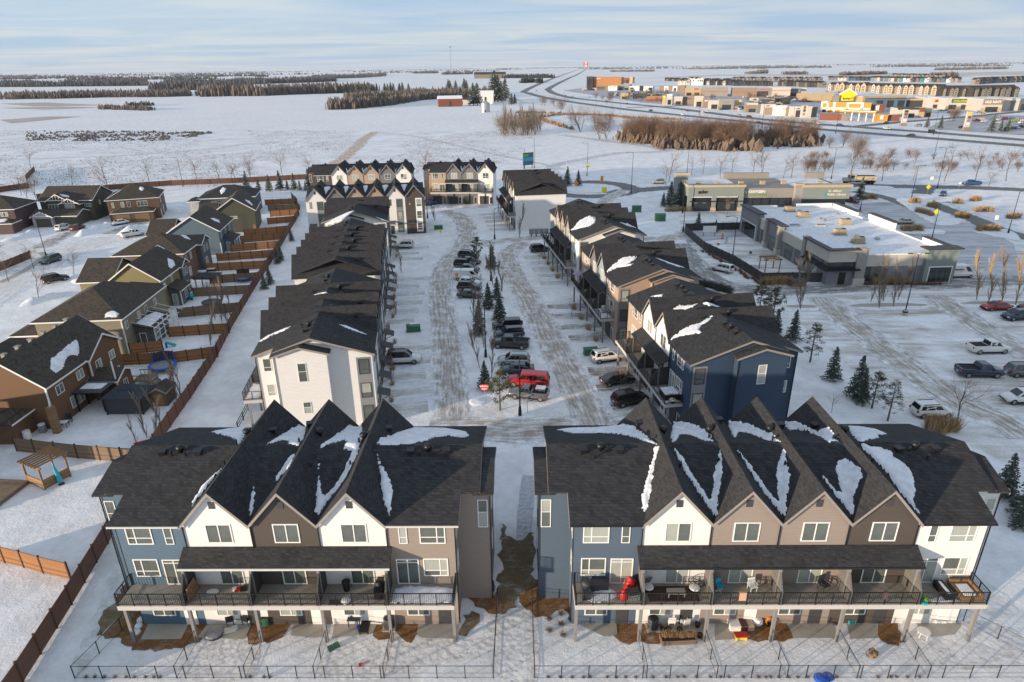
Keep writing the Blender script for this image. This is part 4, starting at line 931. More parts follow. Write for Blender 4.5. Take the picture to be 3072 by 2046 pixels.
window(T, 9.0, .298, .4, 3.6, 2.9, 'grid', 0, M['black'], M['darkglass'])
bx(T, 'tower_wall', ST['sage'], 18.4, 24.4, -.6, .9, 0, 6.6); bx(T, 'coping', M['dark'], 17.9, 24.9, -1.1, 1.4, 6.6, 6.85)
bx(T, 'window_surround', M['white'], 19.2, 23.8, -.66, -.59, .1, 3.3); window(T, 21.5, -.661, .2, 4.2, 2.9, 'shop', 0, M['black'], M['darkglass'])
# playground side
def side(y0, y1, h, m, proud=.5): bx(T, 'tower_wall', ST[m], .3 - proud, 1.0, y0, y1, 0, h); bx(T, 'coping', M['dark'], -.1 - proud, 1.4, y0 - .4, y1 + .4, h, h + .25)
side(33.5, 44.5, 6.5, 'mauve'); side(21.5, 28.8, 6.3, 'mauve', .35)
bx(T, 'window_surround', M['white'], -.26, -.2, 34.5, 43.5, .1, 3.6); window(T, -.261, 39.0, .2, 8.4, 3.2, 'shop', -pi / 2, M['black'], M['darkglass'])
for y in (21.3, 28.0, 9.2): bx(T, 'pillar', M['stone'], -.6, .5, y, y + 1.2, 0, 6.2 if y > 10 else 6.9); bx(T, 'pillar_base', ST['cream'], -.75, .6, y - .12, y + 1.32, 0, 1.3); bx(T, 'pillar_cap', ST['beige'], -.7, .6, y - .1, y + 1.3, 6.2 if y > 10 else 6.9, 6.35 if y > 10 else 7.05)
for y, w_ in ((12.6, 3.4), (17.6, 3.4), (25.0, 4.0), (31.2, 2.2)): window(T, (.298 if y < 20 or y > 30 else -.051), y, .3, w_, 2.9, 'grid', -pi / 2, M['black'], M['glass'])
window(T, -.101, 5.0, .4, 1.7, 2.3, 'grid', -pi / 2, M['white'], M['blind'])
# raised parapets on the car park side
for y0, y1, h in ((.5, 9.0, 6.6), (19.0, 29.0, 7.2), (34.0, 45.0, 6.5)): bx(T, 'parapet', M['white'], W1 - .7, W1 - .1, y0, y1, 5.5, h); bx(T, 'coping', M['dark'], W1 - .85, W1 + .5, y0 - .2, y1 + .2, h, h + .18)
bx(T, 'parapet', M['white'], 1.0, 9.0, D1 - .7, D1 - .1, 5.5, 6.2); bx(T, 'parapet', M['white'], 14, 23, D1 - .7, D1 - .1, 5.5, 6.5)
def rtu():
    a = MB().box(-1.3, 1.3, -.9, .9, .15, 1.45).box(-1.5, -1.3, -.6, .6, .5, 1.5)
    for k in range(6): a.box(-1.1 + k * .4, -1.06 + k * .4, -.93, -.9, .2, 1.4)
    a.box(-1.6, 1.6, -1.1, 1.1, 0, .15); return a.mesh('rooftop_unit')
for px, py in ((285, 690), (405, 740), (770, 805), (725, 895), (885, 970)):
    w_ = q(3, 1, px, py, 5.5); l = w_ - Vector((60, 119, 5.5)); c_, s_ = cos(radians(2.4)), sin(radians(2.4))
    o = link('rooftop_unit', shared('rtu', rtu), T, (l.x * c_ + l.y * s_, -l.x * s_ + l.y * c_, 5.52), 0, M['hvac']); o.scale = (.82, .9, .85)
    MB().box(.5, 1.25, -.4, .4, 1.45, 1.6).obj('fan', M['black'], o)
def cowl():
    a = MB()
    for k in range(9):
        t0, t1 = pi * k / 9, pi * (k + 1) / 9
        a.poly([(-.45 * cos(t0), -.35, .5 * sin(t0)), (-.45 * cos(t1), -.35, .5 * sin(t1)), (-.45 * cos(t1), .35, .5 * sin(t1)), (-.45 * cos(t0), .35, .5 * sin(t0))])
    a.poly([(-.45 * cos(pi * k / 9), -.35, .5 * sin(pi * k / 9)) for k in range(10)]); a.poly([(-.45 * cos(pi * k / 9), .35, .5 * sin(pi * k / 9)) for k in range(9, -1, -1)])
    a.box(-.3, .3, -.25, .25, -.2, .05); return a.mesh('roof_cowl')
for px, py in ((375, 690), (555, 755), (590, 770), (705, 710), (880, 915), (1060, 935)):
    w_ = q(3, 1, px, py, 5.6); l = w_ - Vector((60, 119, 5.6)); link('roof_cowl', shared('cowl', cowl), T, (l.x * c_ + l.y * s_, -l.x * s_ + l.y * c_, 5.6), .3, M['galv'])
for px, py in ((330, 815), (560, 815)):
    w_ = q(3, 1, px, py, 5.6); l = w_ - Vector((60, 119, 5.6)); x_, y_ = l.x * c_ + l.y * s_, -l.x * s_ + l.y * c_; h_ = bx(T, 'roof_hatch', M['white'], x_ - .9, x_ + .9, y_ - .5, y_ + .5, 5.5, 5.8); bx(h_, 'lid', M['trim'], x_ - 1, x_ + 1, y_ - .6, y_ + .6, 5.8, 5.9)
# library building
T = thing('shop_building', 'long sage and taupe commercial building with the public library sign', 'building', (50.8, 188.0, 0), radians(-1.2))
bx(T, 'wall', ST['taupe'], 15.8, 31, 1.0, 19, 3.6, 6.3); bx(T, 'wall', M['darkglass'], 15.9, 30.9, 1.2, 18.8, 0, 3.6)
bx(T, 'roof', M['roofsnow'], .6, 44, 1.4, 18.8, 6.0, 6.2)
bx(T, 'wall', ST['sage'], 0, 15.8, 0, 6, 4.2, 6.9); bx(T, 'wall', M['darkglass'], .4, 15.6, .5, 19, 0, 4.2); bx(T, 'wall', ST['sage'], 0, .6, 6, 20, 0, 6.6)
bx(T, 'cornice', ST['beige'], -.3, 16.1, -.3, .6, 6.9, 7.5); bx(T, 'cornice', ST['beige'], -.3, .6, .6, 9, 6.9, 7.5); bx(T, 'parapet', ST['sage'], .3, 4, 18, 19.5, 6, 8.2); bx(T, 'cornice', ST['beige'], -.3, 4.4, 17.4, 18, 7.6, 8.3)
for x in (0, 6.9, 14.6): bx(T, 'pillar', ST['sage'], x, x + 1.2, -.1, .6, 0, 4.2); bx(T, 'pillar_base', ST['beige'], x - .1, x + 1.3, -.2, .7, 0, 1.1)
for x in (1.4, 8.3): bx(T, 'window_surround', M['white'], x - .2, x + 5.9, -.06, -.01, 4.0, 4.2); window(T, x + 2.8, .2, .5, 5.0, 2.3, 'shop', 0, M['black'], M['darkglass'])
bx(T, 'canopy', M['black'], 0.5, 15.5, -1.0, -.1, 2.9, 3.05)
bx(T, 'pillar', M['stone'], 30.2, 32.2, -.3, 1.2, 0, 7.3); bx(T, 'pillar_cap', ST['beige'], 30, 32.4, -.5, 1.4, 7.3, 7.7)
bx(T, 'wall', ST['sage'], 32.2, 45.6, -.4, 1.6, 3.4, 6.7); bx(T, 'cornice', ST['beige'], 32.0, 46.0, -.7, 2.0, 6.7, 7.4); bx(T, 'wall', M['darkglass'], 32.4, 45.4, 1.0, 19, 0, 3.4); bx(T, 'wall', ST['grey'], 44.8, 45.5, 1.6, 19.5, 0, 6.0)
for k in range(6): bx(T, 'mullion', M['black'], 16.5 + k * 2.4, 16.65 + k * 2.4, 1.1, 1.25, 0, 3.6)
for x0, x1 in ((15, 29), (40, 46)): bx(T, 'parapet', ST['taupe'], x0, x1, 18.6, 19.8, 6, 8.0)
for x in (4.5, 9.8, 17, 23.5, 29.8, 39.5):
    o = link('rooftop_unit', shared('rtu', rtu), T, (x, 5.5 + (x % 3), 6.2), 0, M['hvac']); o.scale = (.5, .6, .75)
WH = plain('sign_white', (.85, .84, .80), .4, .02); GRN = plain('sign_green', (.10, .34, .04), .4, .05); CYN = plain('sign_cyan', (.03, .32, .45), .4, .05)
letter(T, 'OXYGEN', 17.4, .97, 5.05, 1.0, WH, sx=1.15, bold=.02); letter(T, 'YOGA FITNESS', 17.6, .97, 4.25, .75, GRN, bold=.01)
lo = MB(); lo.lathe([(.04, 0), (.28, .3), (.3, .5), (.1, .9), (.02, 1.0)], 8, (16.6, .97, 4.7)); lo.obj('logo', M['yellow'], T)
letter(T, 'St. Albert', 39.4, -.43, 5.35, .95, plain('sign_cream', (.80, .74, .55), .4, .02)); letter(T, 'Public Library', 39.3, -.43, 4.35, .95, plain('sign_cream2', (.80, .74, .55), .4, .02))
bx(T, 'logo', CYN, 38.4, 38.7, -.46, -.41, 4.0, 5.4); bx(T, 'logo', CYN, 38.75, 39.2, -.46, -.41, 3.8, 4.2)
bx(T, 'logo', M['dark'], 2.8, 5.6, -.05, -.01, 5.3, 5.8); bx(T, 'logo', M['dark'], 4.0, 4.3, -.05, -.01, 5.8, 6.2); letter(T, 'ELIVE', 2.8, -.05, 5.1, 1.0, M['black'], bold=.03)

SPLIT[0] = False
# ------------------------------------------------------------------ far shopping area beyond the highway
def k5(o, x, y, z=0.0): return g(o + x / (5.233 if o < 2600 else 5.21), 200 + y / (5.233 if o < 2600 else 5.21), z)
def hz(o, x, ytop, base):
    k = 5.233 if o < 2600 else 5.21
    d = _ix * ((o + x / k - IW / 2) / FPX) + _iy * ((200 + ytop / k - IH / 2) / FPX) + _fw
    return CAMZ + d.z * (hypot(base.x, base.y) / hypot(d.x, d.y))
FG = 'far shops beyond the highway'
def shop(label, o, x0, x1, yb, yt, col, depth=28, signs=(), glass=None, cap=None, yb1=None, roof='snow', cat='shop', base_col=None):
    a, b = k5(o, x0, yb), k5(o, x1, yb1 if yb1 is not None else yb); h = hz(o, x0, yt, a); L = (b - a).length; rz = atan2(b.y - a.y, b.x - a.x)
    T = thing('shop', label, cat, a, rz, FG)
    bx(T, 'wall', ST[col], 0, L, 0, depth, 0, h * .94)
    bx(T, 'parapet', ST[cap or col], -.15, L + .15, -.25, 1.0, h * .8, h); bx(T, 'roof', M['roofsnow'] if roof == 'snow' else M['dark'], .1, L - .1, 1.2, depth - .1, h * .9, h * .955)
    if base_col: bx(T, 'plinth', ST[base_col], -.1, L + .1, -.3, .1, 0, h * .3)
    if glass: n = max(1, int(L / 9)); [window(T, L * (i + .5) / n, -.31, .3, L / n * .6, h * glass, 'shop', 0, M['dark'], M['darkglass']) for i in range(n)]
    for (fx0, fx1, fz0, fz1, m, *tx) in signs:
        s_ = bx(T, 'sign', ST[m] if isinstance(m, str) else m, L * fx0, L * fx1, -.5, -.26, h * fz0, h * fz1)
        if tx: w_ = L * (fx1 - fx0); t_, mt, fit = tx; me = letter(s_, t_, L * fx0 + w_ * .08, -.56, h * (fz0 + (fz1 - fz0) * .28), h * (fz1 - fz0) * .62, mt, bold=.04); bpy.context.view_layer.update(); me.scale.x = w_ * .84 / max(.1, text_mesh(t_, h * (fz1 - fz0) * .62, bold=.04).vertices and max(v.co.x for v in me.data.vertices))
    return T, L, h
RED, BLK = ST['red'], M['black']
shop('five storey orange brown hotel block standing highest of the far shops', 1750, 145, 590, 330, 160, 'orange', 20, signs=[(.03, .30, .78, .9, 'orange', 'ENTRANCE', WH, 0)], roof='dark', cat='hotel')
shop('dark narrow tower at the end of the orange hotel', 1750, 48, 143, 332, 152, 'char', 18, glass=.8, roof='dark', cat='hotel')
shop('brick red wing behind the orange hotel', 1750, 592, 722, 262, 172, 'brick', 16, glass=.6, roof='dark', cat='hotel'); shop('tan end wing behind the orange hotel', 1750, 724, 772, 262, 160, 'tan', 16, roof='dark', cat='hotel')
shop('long low tan storage building before the orange hotel', 1750, -20, 205, 372, 345, 'beige', 10, glass=.4); shop('grey green shop with louvred front before the orange hotel', 1750, 205, 388, 372, 292, 'olive', 20, signs=[(.05, .7, .2, .35, 'char'), (.05, .7, .5, .65, 'char')])
shop('white shop with two dark slots under the orange hotel', 1750, 388, 527, 376, 300, 'white', 22, signs=[(.1, .4, .75, .85, 'char'), (.6, .9, .75, .85, 'char')])
shop('sage shop row with a white raised corner', 1750, 528, 722, 372, 278, 'sage', 24, glass=.4); shop('white panelled shop with a black framed entrance', 1750, 724, 878, 378, 305, 'white', 24, signs=[(.05, .4, 0, .7, 'black')])
shop('black fronted shop between two white ones', 1750, 880, 940, 380, 300, 'black', 24); shop('white shop with a black portal', 1750, 942, 1086, 382, 305, 'white', 24, signs=[(.55, .95, 0, .7, 'black')])
shop('tan shop row with white entrance frames', 1750, 1190, 1498, 384, 302, 'brown', 26, signs=[(.25, .47, 0, .95, 'white'), (.3, .42, 0, .6, 'char'), (.68, .92, 0, .95, 'white'), (.73, .87, 0, .6, 'char')])
shop('cream bank with a tall lit corner by the highway', 1750, 580, 700, 510, 415, 'tan', 14, glass=.4); shop('slate blue clad shop beside the cream bank', 1750, 775, 856, 500, 385, 'blue', 14, glass=.3); shop('tan drive through shop with a flat canopy', 1750, 858, 966, 490, 415, 'beige', 14, glass=.35)
shop('orange fuel canopy on thin columns', 1750, 985, 1235, 548, 470, 'brick', 12, signs=[(0, 1, .45, 1.0, 'orange')]); shop('green and yellow sign pillar by the fuel canopy', 1750, 1236, 1290, 600, 455, 'beige', 3, signs=[(.1, .9, .75, 1.0, 'yellow')], cat='sign')
shop('cream shop corner with a pink sign', 1750, 1300, 1390, 600, 430, 'cream', 18, signs=[(.1, .9, .8, .95, 'white')], glass=.45); shop('cream round sign shop front', 1750, 1420, 1550, 602, 468, 'cream', 18, glass=.4, base_col='brown'); shop('taupe flank of the cream shops', 1750, 1552, 1742, 598, 472, 'brown', 18, signs=[(.3, .6, .7, .85, 'brick')])
shop('cream corner shop with a taupe wing', 1750, 1745, 1872, 632, 460, 'cream', 16, glass=.45); shop('taupe brick wing with a small sign', 1750, 1874, 1972, 640, 500, 'brown', 16, signs=[(.2, .7, .7, .8, 'white')]); shop('cream columned shop with teal glazing', 1750, 1974, 2124, 668, 530, 'cream', 16, glass=.5); shop('taupe two door shop with awnings', 1750, 2126, 2354, 676, 512, 'taupe', 16, glass=.45, signs=[(.3, .6, .7, .82, 'sage')])
shop('brown end wall of the warehouse store', 1750, 1500, 1588, 422, 290, 'brown', 30); shop('warehouse store entrance with a red sign on brown brick', 1750, 1590, 1842, 455, 330, 'tan', 40, signs=[(.5, .9, .72, .92, 'beige'), (.55, .85, .76, .9, 'red')], glass=.35); shop('long taupe wall of the warehouse store', 1750, 1844, 2262, 462, 322, 'taupe', 60, signs=[(0, 1, .5, .54, 'red')])
shop('long brown wall of the warehouse store with a thin red stripe', 2200, -20, 360, 470, 330, 'brown', 60, signs=[(0, 1, .5, .54, 'red')])
shop('warehouse store corner with red letters', 2200, 362, 595, 472, 332, 'taupe', 60, signs=[(.12, .82, .66, .95, 'taupe', 'COSTCO', RED, 1), (0, .75, 0, .62, 'char')]); shop('pale tan wing of the warehouse store', 2200, 597, 886, 472, 322, 'cream', 60, signs=[(0, 1, .62, .66, 'red')]); shop('dark loading end of the warehouse store', 2200, 888, 1036, 466, 345, 'grey', 50, signs=[(0, 1, 0, .45, 'char')]); shop('cream annex behind the warehouse store', 2200, 1038, 1135, 440, 335, 'cream', 30)
shop('tan hardware store wing with a dark canopy', 2200, 1040, 1208, 520, 430, 'tan', 30); shop('long amber wall of the hardware store', 2200, 1210, 1560, 548, 415, 'tan', 70); shop('taupe portal of the hardware store', 2200, 1562, 1655, 552, 448, 'taupe', 60); shop('taupe wall beside the yellow house sign', 2200, 1900, 2022, 552, 455, 'taupe', 60); shop('amber rear wall of the hardware store', 2200, 2024, 2700, 560, 460, 'tan', 70, yb1=548)
a, b = k5(2200, 1650, 548), k5(2200, 1905, 548); hh_ = hz(2200, 1650, 440, a); hp = hz(2200, 1780, 360, a); L = (b - a).length
T = thing('sign_gable', 'big yellow house shaped hardware store sign', 'sign', a, atan2(b.y - a.y, b.x - a.x)); MB().extr([(0, 1), (L, 1), (L, hh_), (L / 2, hp), (0, hh_)], 'y', -3, 0).obj('face', ST['yellow'], T)
MB().extr([(-.6, hh_), (L / 2, hp + .2), (L + .6, hh_), (L + .6, hh_ + .9), (L / 2, hp + 1.2), (-.6, hh_ + .9)], 'y', -3.3, .2).obj('edge', WH, T)
t_ = letter(T, 'RONA', L * .2, -3.06, hh_ * .32, hh_ * .36, BLK, bold=.12, depth=.05); t_.scale.x = L * .5 / max(v.co.x for v in t_.data.vertices); letter(T, '+', L * .70, -3.06, hh_ * .50, hh_ * .3, BLK, bold=.1)
shop('cream and brown corner shop by the highway', 2200, 200, 372, 718, 570, 'brown', 16, cap='cream', glass=.35); shop('dark grey flank by the highway shops', 2200, 374, 462, 730, 600, 'grey', 14); shop('cream shop with a small red logo above taupe infill', 2200, 464, 646, 755, 590, 'cream', 14, signs=[(.1, .95, 0, .68, 'brown'), (.2, .45, .8, .9, 'red')]); shop('white blank shop wall with faint crosses', 2200, 648, 826, 770, 610, 'white', 14, signs=[(.6, .9, .6, .75, 'cream')]); shop('taupe wall between the white and round sign shops', 2200, 828, 906, 775, 630, 'brown', 14)
shop('coffee shop front with round brown logos', 2200, 908, 1062, 790, 628, 'cream', 14, signs=[(.1, .9, .72, .95, 'white'), (.15, .3, .74, .9, 'brown'), (.4, .8, .76, .88, 'brick'), (.4, .9, 0, .65, 'char')]); shop('tall narrow sign tower with coloured panels', 2200, 1064, 1142, 802, 610, 'cream', 5, signs=[(.2, .8, .75, .95, 'brick'), (.2, .8, .5, .7, 'char'), (.2, .8, .2, .4, 'brown')], cat='sign'); shop('cream pillar shop end', 2200, 1152, 1212, 812, 622, 'cream', 8); shop('dark green clad shop end', 2200, 1214, 1302, 790, 632, 'olive', 14)
for i, (x0, x1, y0, yt, c, sg) in enumerate([(270, 385, 590, 490, 'cream', [(.3, .7, .6, .85, 'brick')]), (440, 640, 580, 505, 'cream', [(.5, .9, .5, .85, 'brick')]), (645, 770, 575, 490, 'dark', ()), (772, 880, 585, 480, 'char', [(.2, .8, .45, .6, 'green')]), (20, 130, 600, 520, 'cream', [(.2, .8, .4, .8, 'yellow')])]):
    shop(['cream second row shop with a round red logo', 'cream second row shop with a pink sign', 'dark second row shop with a flat roof', 'charcoal second row shop with a green sign', 'second row shop with a yellow panel'][i], 2200, x0, x1, y0, yt, c, 14, sg)
T, L, h = shop('amber and white fuel station shop with tall white frames', 2200, 1360, 2140, 712, 556, 'amber', 14, signs=[(0, 1, .28, .5, 'white'), (0, .04, 0, 1.1, 'white'), (.02, .16, .9, 1.1, 'white'), (.12, .16, 0, 1.1, 'white'), (.25, .3, 0, 1.02, 'white'), (.52, .57, .2, 1.02, 'white'), (.55, .8, .9, 1.03, 'white'), (.8, .86, .2, 1.02, 'white'), (.04, .12, 0, .3, 'char'), (.56, .8, .1, .32, 'char')], yb1=730)
a = k5(2200, 1640, 845); b = k5(2200, 2210, 870); h = hz(2200, 1640, 680, a); L = (b - a).length
T = thing('fuel_canopy', 'long amber fuel canopy over the pumps', 'canopy', a, atan2(b.y - a.y, b.x - a.x)); bx(T, 'roof', ST['amber'], 0, L, 0, 9, h - 1.3, h); bx(T, 'edge', WH, -.1, L + .1, -.1, 9.1, h - .35, h - .1)
for k in range(5): bx(T, 'column', WH, L * (.1 + .2 * k), L * (.1 + .2 * k) + .5, 4, 4.5, 0, h - 1.3)
shop('low brown brick screen wall before the fuel canopy', 2200, 1345, 1700, 838, 735, 'brick', 4, yb1=845); shop('taupe kiosk beside the fuel canopy', 2200, 1702, 1812, 848, 735, 'taupe', 8); shop('brick and white striped shop end', 2620, -60, 165, 720, 590, 'brick', 14, signs=[(.3, .6, 0, .9, 'white')]); shop('orange kiosk with a white panel', 2620, 40, 215, 855, 750, 'amber', 8, signs=[(.3, .6, .3, .9, 'white')]); shop('brown brick kiosk wing', 2620, 217, 400, 850, 755, 'brick', 8)
shop('dark roofed restaurant with cream arched walls', 2620, 365, 690, 800, 640, 'cream', 16, cap='char', roof='dark', glass=.4); shop('restaurant gable with a red square sign', 2620, 692, 782, 800, 640, 'tan', 12, signs=[(.05, .95, .6, 1.0, 'brick')]); shop('restaurant gable with a cream square sign', 2620, 784, 905, 790, 640, 'tan', 12, signs=[(.05, .95, .6, 1.0, 'cream')], glass=.4)
shop('glass gallery of the garden centre', 2620, 0, 500, 640, 505, 'blue', 30, glass=.8, roof='dark'); shop('dark fenced garden centre yard', 2620, 502, 870, 636, 500, 'char', 30, cap='tan', roof='dark')
shop('cream shop with a red label on the strip', 2620, 880, 1072, 655, 488, 'cream', 40, signs=[(.3, .75, .6, .85, 'red')], glass=.35); shop('dark gap wall on the strip', 2620, 1074, 1120, 660, 500, 'dark', 40)
shop('cream shop with a green and yellow sign', 2620, 1122, 1510, 675, 490, 'cream', 45, signs=[(.18, .98, .62, .92, 'green', 'DOLLARAMA', ST['yellow'], 1)], glass=.4, base_col='brown'); shop('cream panelled link shop', 2620, 1512, 1668, 680, 498, 'cream', 40, base_col='brown'); shop('brown clothing shop with white letters', 2620, 1670, 1990, 708, 498, 'cream', 45, signs=[(.03, .97, .55, .97, 'brown', 'OLD NAVY', WH, 1)], glass=.35, base_col='tan'); shop('cream and grey end shop of the strip', 2620, 1992, 2250, 690, 495, 'cream', 45, signs=[(.5, .7, 0, 1, 'grey')]); shop('grey glazed last shop of the strip', 2620, 2252, 2600, 690, 495, 'grey', 45, glass=.5, yb1=676)
for i, (x0, x1, yb, yt) in enumerate([(420, 535, 930, 665), (1400, 1540, 1000, 700)]):
    a = k5(2620, x0 + 10, yb); h = hz(2620, x0, yt, a); w_ = (k5(2620, x0 + 95, yb) - a).length
    T = thing('pylon_sign', ['tall cream pylon sign with a pink panel beside the side road', 'tall cream pylon sign with a lime panel beside the car park'][i], 'sign', a, 0); bx(T, 'frame', ST['cream'], 0, w_, 0, 1.2, 0, h); bx(T, 'plinth', ST['brown'], -.3, w_ + .3, -.2, 1.4, 0, h * .18)
    for k, m in enumerate(('char', 'brick', 'sage', 'white')): bx(T, 'panel', ST['yellow' if (i and k == 0) else m], w_ * .2, w_ * .85, -.15, -.02, h * (.8 - k * .17), h * (.94 - k * .17))
# apartments: four storeys under brown hip roofs
def flats(label, o, x0, x1, yb, yt, col, yb1=None, nb=6):
    a, b = k5(o, x0, yb), k5(o, x1, yb1 or yb); h = hz(o, x0, yt, a); L = (b - a).length; T = thing('apartment_block', label, 'apartments', a, atan2(b.y - a.y, b.x - a.x)); e = h * .74
    bx(T, 'wall', ST[col], 0, L, 0, 18, 0, e)
    MB().extr([(-1, e), (19, e), (9, h * 1.02)], 'x', -1, L + 1).obj('roof', M['shingle_brown'], T)
    for k in range(nb):
        xx = L * (k + .5 + .18 * sin(k * 2.3)) / nb; w_ = L / nb * (.2 + .07 * (k % 3))
        MB().extr([(xx - w_, 0), (xx + w_, 0), (xx + w_, e), (xx, e + w_ * .8), (xx - w_, e)], 'y', -1.6, 1).obj('bay', ST[('beige' if k % 3 else 'cream') if col != 'char' else 'olive'], T)
        MB().slab([(xx - w_ - .6, e - .3), (xx, e + w_ * .9 + .2), (xx + w_ + .6, e - .3)], 'y', -2.1, 8, .3).obj('bay_roof', M['shingle_brown'], T)
        for s_ in range(4): window(T, xx, -1.61, e * (.06 + .24 * s_), w_ * 1.1, e * .15, 'slider', 0, M['white'], M['darkglass']); window(T, xx + L / nb * .42, -.01, e * (.06 + .24 * s_), w_ * .9, e * .16, 'slider', 0, M['dark'], M['darkglass'])
flats('brown roofed apartment block with cream gabled bays behind the hardware store', 2200, 1465, 2360, 372, 245, 'brown', 405, 8); flats('brown roofed apartment block with a wide cream gable', 2620, 20, 1010, 418, 262, 'brown', 445, 9); flats('dark apartment block with olive bays behind the clothing shop', 2620, 1040, 1530, 490, 300, 'char', None, 5); flats('long dark apartment block with stepped black balconies', 2620, 1535, 2240, 495, 300, 'char', 480, 7)
# suburb houses
def fh(c, w_, d_, h, gable):
    def mk():
        wl = MB().box(-w_ / 2, w_ / 2, -d_ / 2, d_ / 2, 0, h).mesh('wall'); 
        rf = MB().slab([(-w_ / 2 - .5, h - .3), (0, h + w_ * .33), (w_ / 2 + .5, h - .3)], 'y', -d_ / 2 - .4, d_ / 2 + .4, .3) if gable else MB().slab([(-d_ / 2 - .5, h - .3), (0, h + d_ * .3), (d_ / 2 + .5, h - .3)], 'x', -w_ / 2 - .4, w_ / 2 + .4, .3)
        gb = MB().extr([(-w_ / 2, h - .05), (w_ / 2, h - .05), (0, h + w_ * .31)], 'y', -d_ / 2 + .01, d_ / 2 - .01).mesh('gable_wall')
        wn = MB().box(-w_ * .3, -w_ * .05, -d_ / 2 - .06, -d_ / 2 + .1, h * .55, h * .82).box(w_ * .1, w_ * .32, -d_ / 2 - .06, -d_ / 2 + .1, h * .55, h * .82).mesh('windows')
        return wl, rf.mesh('roof'), gb, wn
    return shared(('fh', w_, d_, h, gable), mk)
def suburb(o, pts, n, cols, label, dh=7.0):
    P = [k5(o, *p) for p in pts]; path = catmull(P, 3.0); tot = len(path) - 1
    for i in range(n):
        p = path[int(tot * (i + .5) / n)]; gable = (i * 7 + len(pts)) % 3 != 0; c = cols[(i * 5 + i // 3) % len(cols)]
        T = thing('suburb_house', label + (' with its gable to the road' if gable else ' with its eaves to the road') + ', ' + c, 'house', p, random.uniform(-.12, .12), 'suburb houses beyond the far shops')
        wl, rf, gb, wn = fh(c, 8.5, 10.0, dh, gable)
        link('wall', wl, T, mat=ST[c]); link('roof', rf, T, mat=M['shingle'])
        if gable: link('gable_wall', gb, T, mat=ST[c])
        link('window_pair', wn, T, mat=M['darkglass'])
CC = ['grey', 'cream', 'olive', 'brown', 'white', 'taupe', 'dark', 'blue']
suburb(1750, [(1300, 225), (1800, 240), (2354, 245)], 26, ['dark', 'grey', 'char', 'taupe'], 'dark roofed suburb house of the first far row', 6); suburb(1750, [(1520, 288), (1660, 290)], 7, ['cream', 'white'], 'pale suburb house in a tight terrace', 9); suburb(1750, [(1672, 288), (1860, 292)], 7, ['white'], 'tall white suburb house in a tight terrace', 13); suburb(1750, [(1900, 290), (2100, 292), (2354, 294)], 16, ['char', 'cream', 'dark'], 'low dark suburb house in front', 8)
suburb(2200, [(0, 238), (500, 244), (1000, 246), (1400, 246)], 22, CC, 'large suburb house of the long far row', 9); suburb(2200, [(0, 300), (300, 300), (620, 305)], 12, ['dark', 'char'], 'dark suburb house behind the warehouse store', 7); suburb(2200, [(720, 305), (1000, 310), (1160, 320), (1440, 330)], 16, ['dark', 'char', 'olive'], 'dark suburb house by the apartments', 8)
suburb(2200, [(1500, 215), (1900, 220), (2354, 222)], 15, ['grey', 'cream', 'blue', 'dark', 'teal'], 'suburb house under construction row', 7); suburb(2620, [(0, 225), (500, 238), (1000, 245), (1360, 250)], 24, CC + ['teal'], 'suburb house at the town edge', 8); suburb(2620, [(300, 165), (700, 178), (1100, 188)], 14, CC, 'suburb house at the outermost edge', 8); suburb(2620, [(1560, 280), (1800, 262), (2100, 250), (2354, 240)], 12, ['brown', 'olive', 'blue', 'taupe'], 'brown suburb house at the right edge', 9)
suburb(1750, [(60, 372), (140, 372)], 1, ['dark'], 'small dark shed by the hotel', 3)
# crowded small shops, sheds and yard trees of the retail park
Rs = random.Random(21)
for i in range(46):
    zone = i % 3; o, xr_, yr_ = ((1750, (620, 1280), (398, 470)), (2200, (60, 1300), (480, 610)), (2200, (-300, 500), (620, 700)))[zone]
    x = Rs.uniform(*xr_); y = Rs.uniform(*yr_); w_ = Rs.uniform(35, 95); c = Rs.choice(('brown', 'taupe', 'cream', 'olive', 'grey', 'tan', 'dark'))
    shop('small %s shop in the crowded middle of the retail park' % c, o, x, x + w_, y, y - Rs.uniform(22, 48), c, Rs.uniform(8, 16), [(.2, .7, .6, .85, Rs.choice(('white', 'brick', 'char', 'green', 'blue')))] if i % 2 else (), .35 if i % 4 else None, roof='dark' if i % 2 else 'snow')
# small farm and odd far buildings
def barn(label, p, w_, d_, h, col, rz=0.0, cat='barn'):
    T = thing('barn', label, cat, p, rz); bx(T, 'wall', ST[col], -w_ / 2, w_ / 2, -d_ / 2, d_ / 2, 0, h); MB().extr([(-d_ / 2 - .3, h), (d_ / 2 + .3, h), (0, h + d_ * .35)], 'x', -w_ / 2 - .3, w_ / 2 + .3).obj('roof', M['roofsnow'] if col in ('white', 'brick') else M['shingle'], T); bx(T, 'door', M['dark'], -1.2, 1.2, -d_ / 2 - .08, -d_ / 2, 0, h * .7)
barn('red farm barn at the end of the shelter belt', q(1, 0, 1915, 940), 26, 9, 8, 'brick', .2); barn('white farmhouse beside tall spruces', q(1, 0, 2230, 918), 18, 10, 11, 'white', 0, 'house'); barn('long green roofed far barn in the white field', q(1, 0, 2268, 692), 120, 25, 14, 'olive'); barn('pale farm shed with a curved pile behind', q(1, 0, 2020, 920), 16, 8, 5, 'cream')
T = thing('grain_bin', 'round steel grain bin in the farmyard', 'silo', q(1, 0, 2227, 990)); MB().lathe([(4.2, 0), (4.2, 8), (.5, 10.2), (.3, 10.5)], 16).obj('shell', M['galv'], T); bx(T, 'door', M['dark'], -.6, .6, -4.3, -4.1, 0, 2.2)
p = q(1, 0, 1925, 660); T = thing('radio_mast', 'tall lattice radio mast rising above the horizon', 'mast', p); hm_ = 150.0
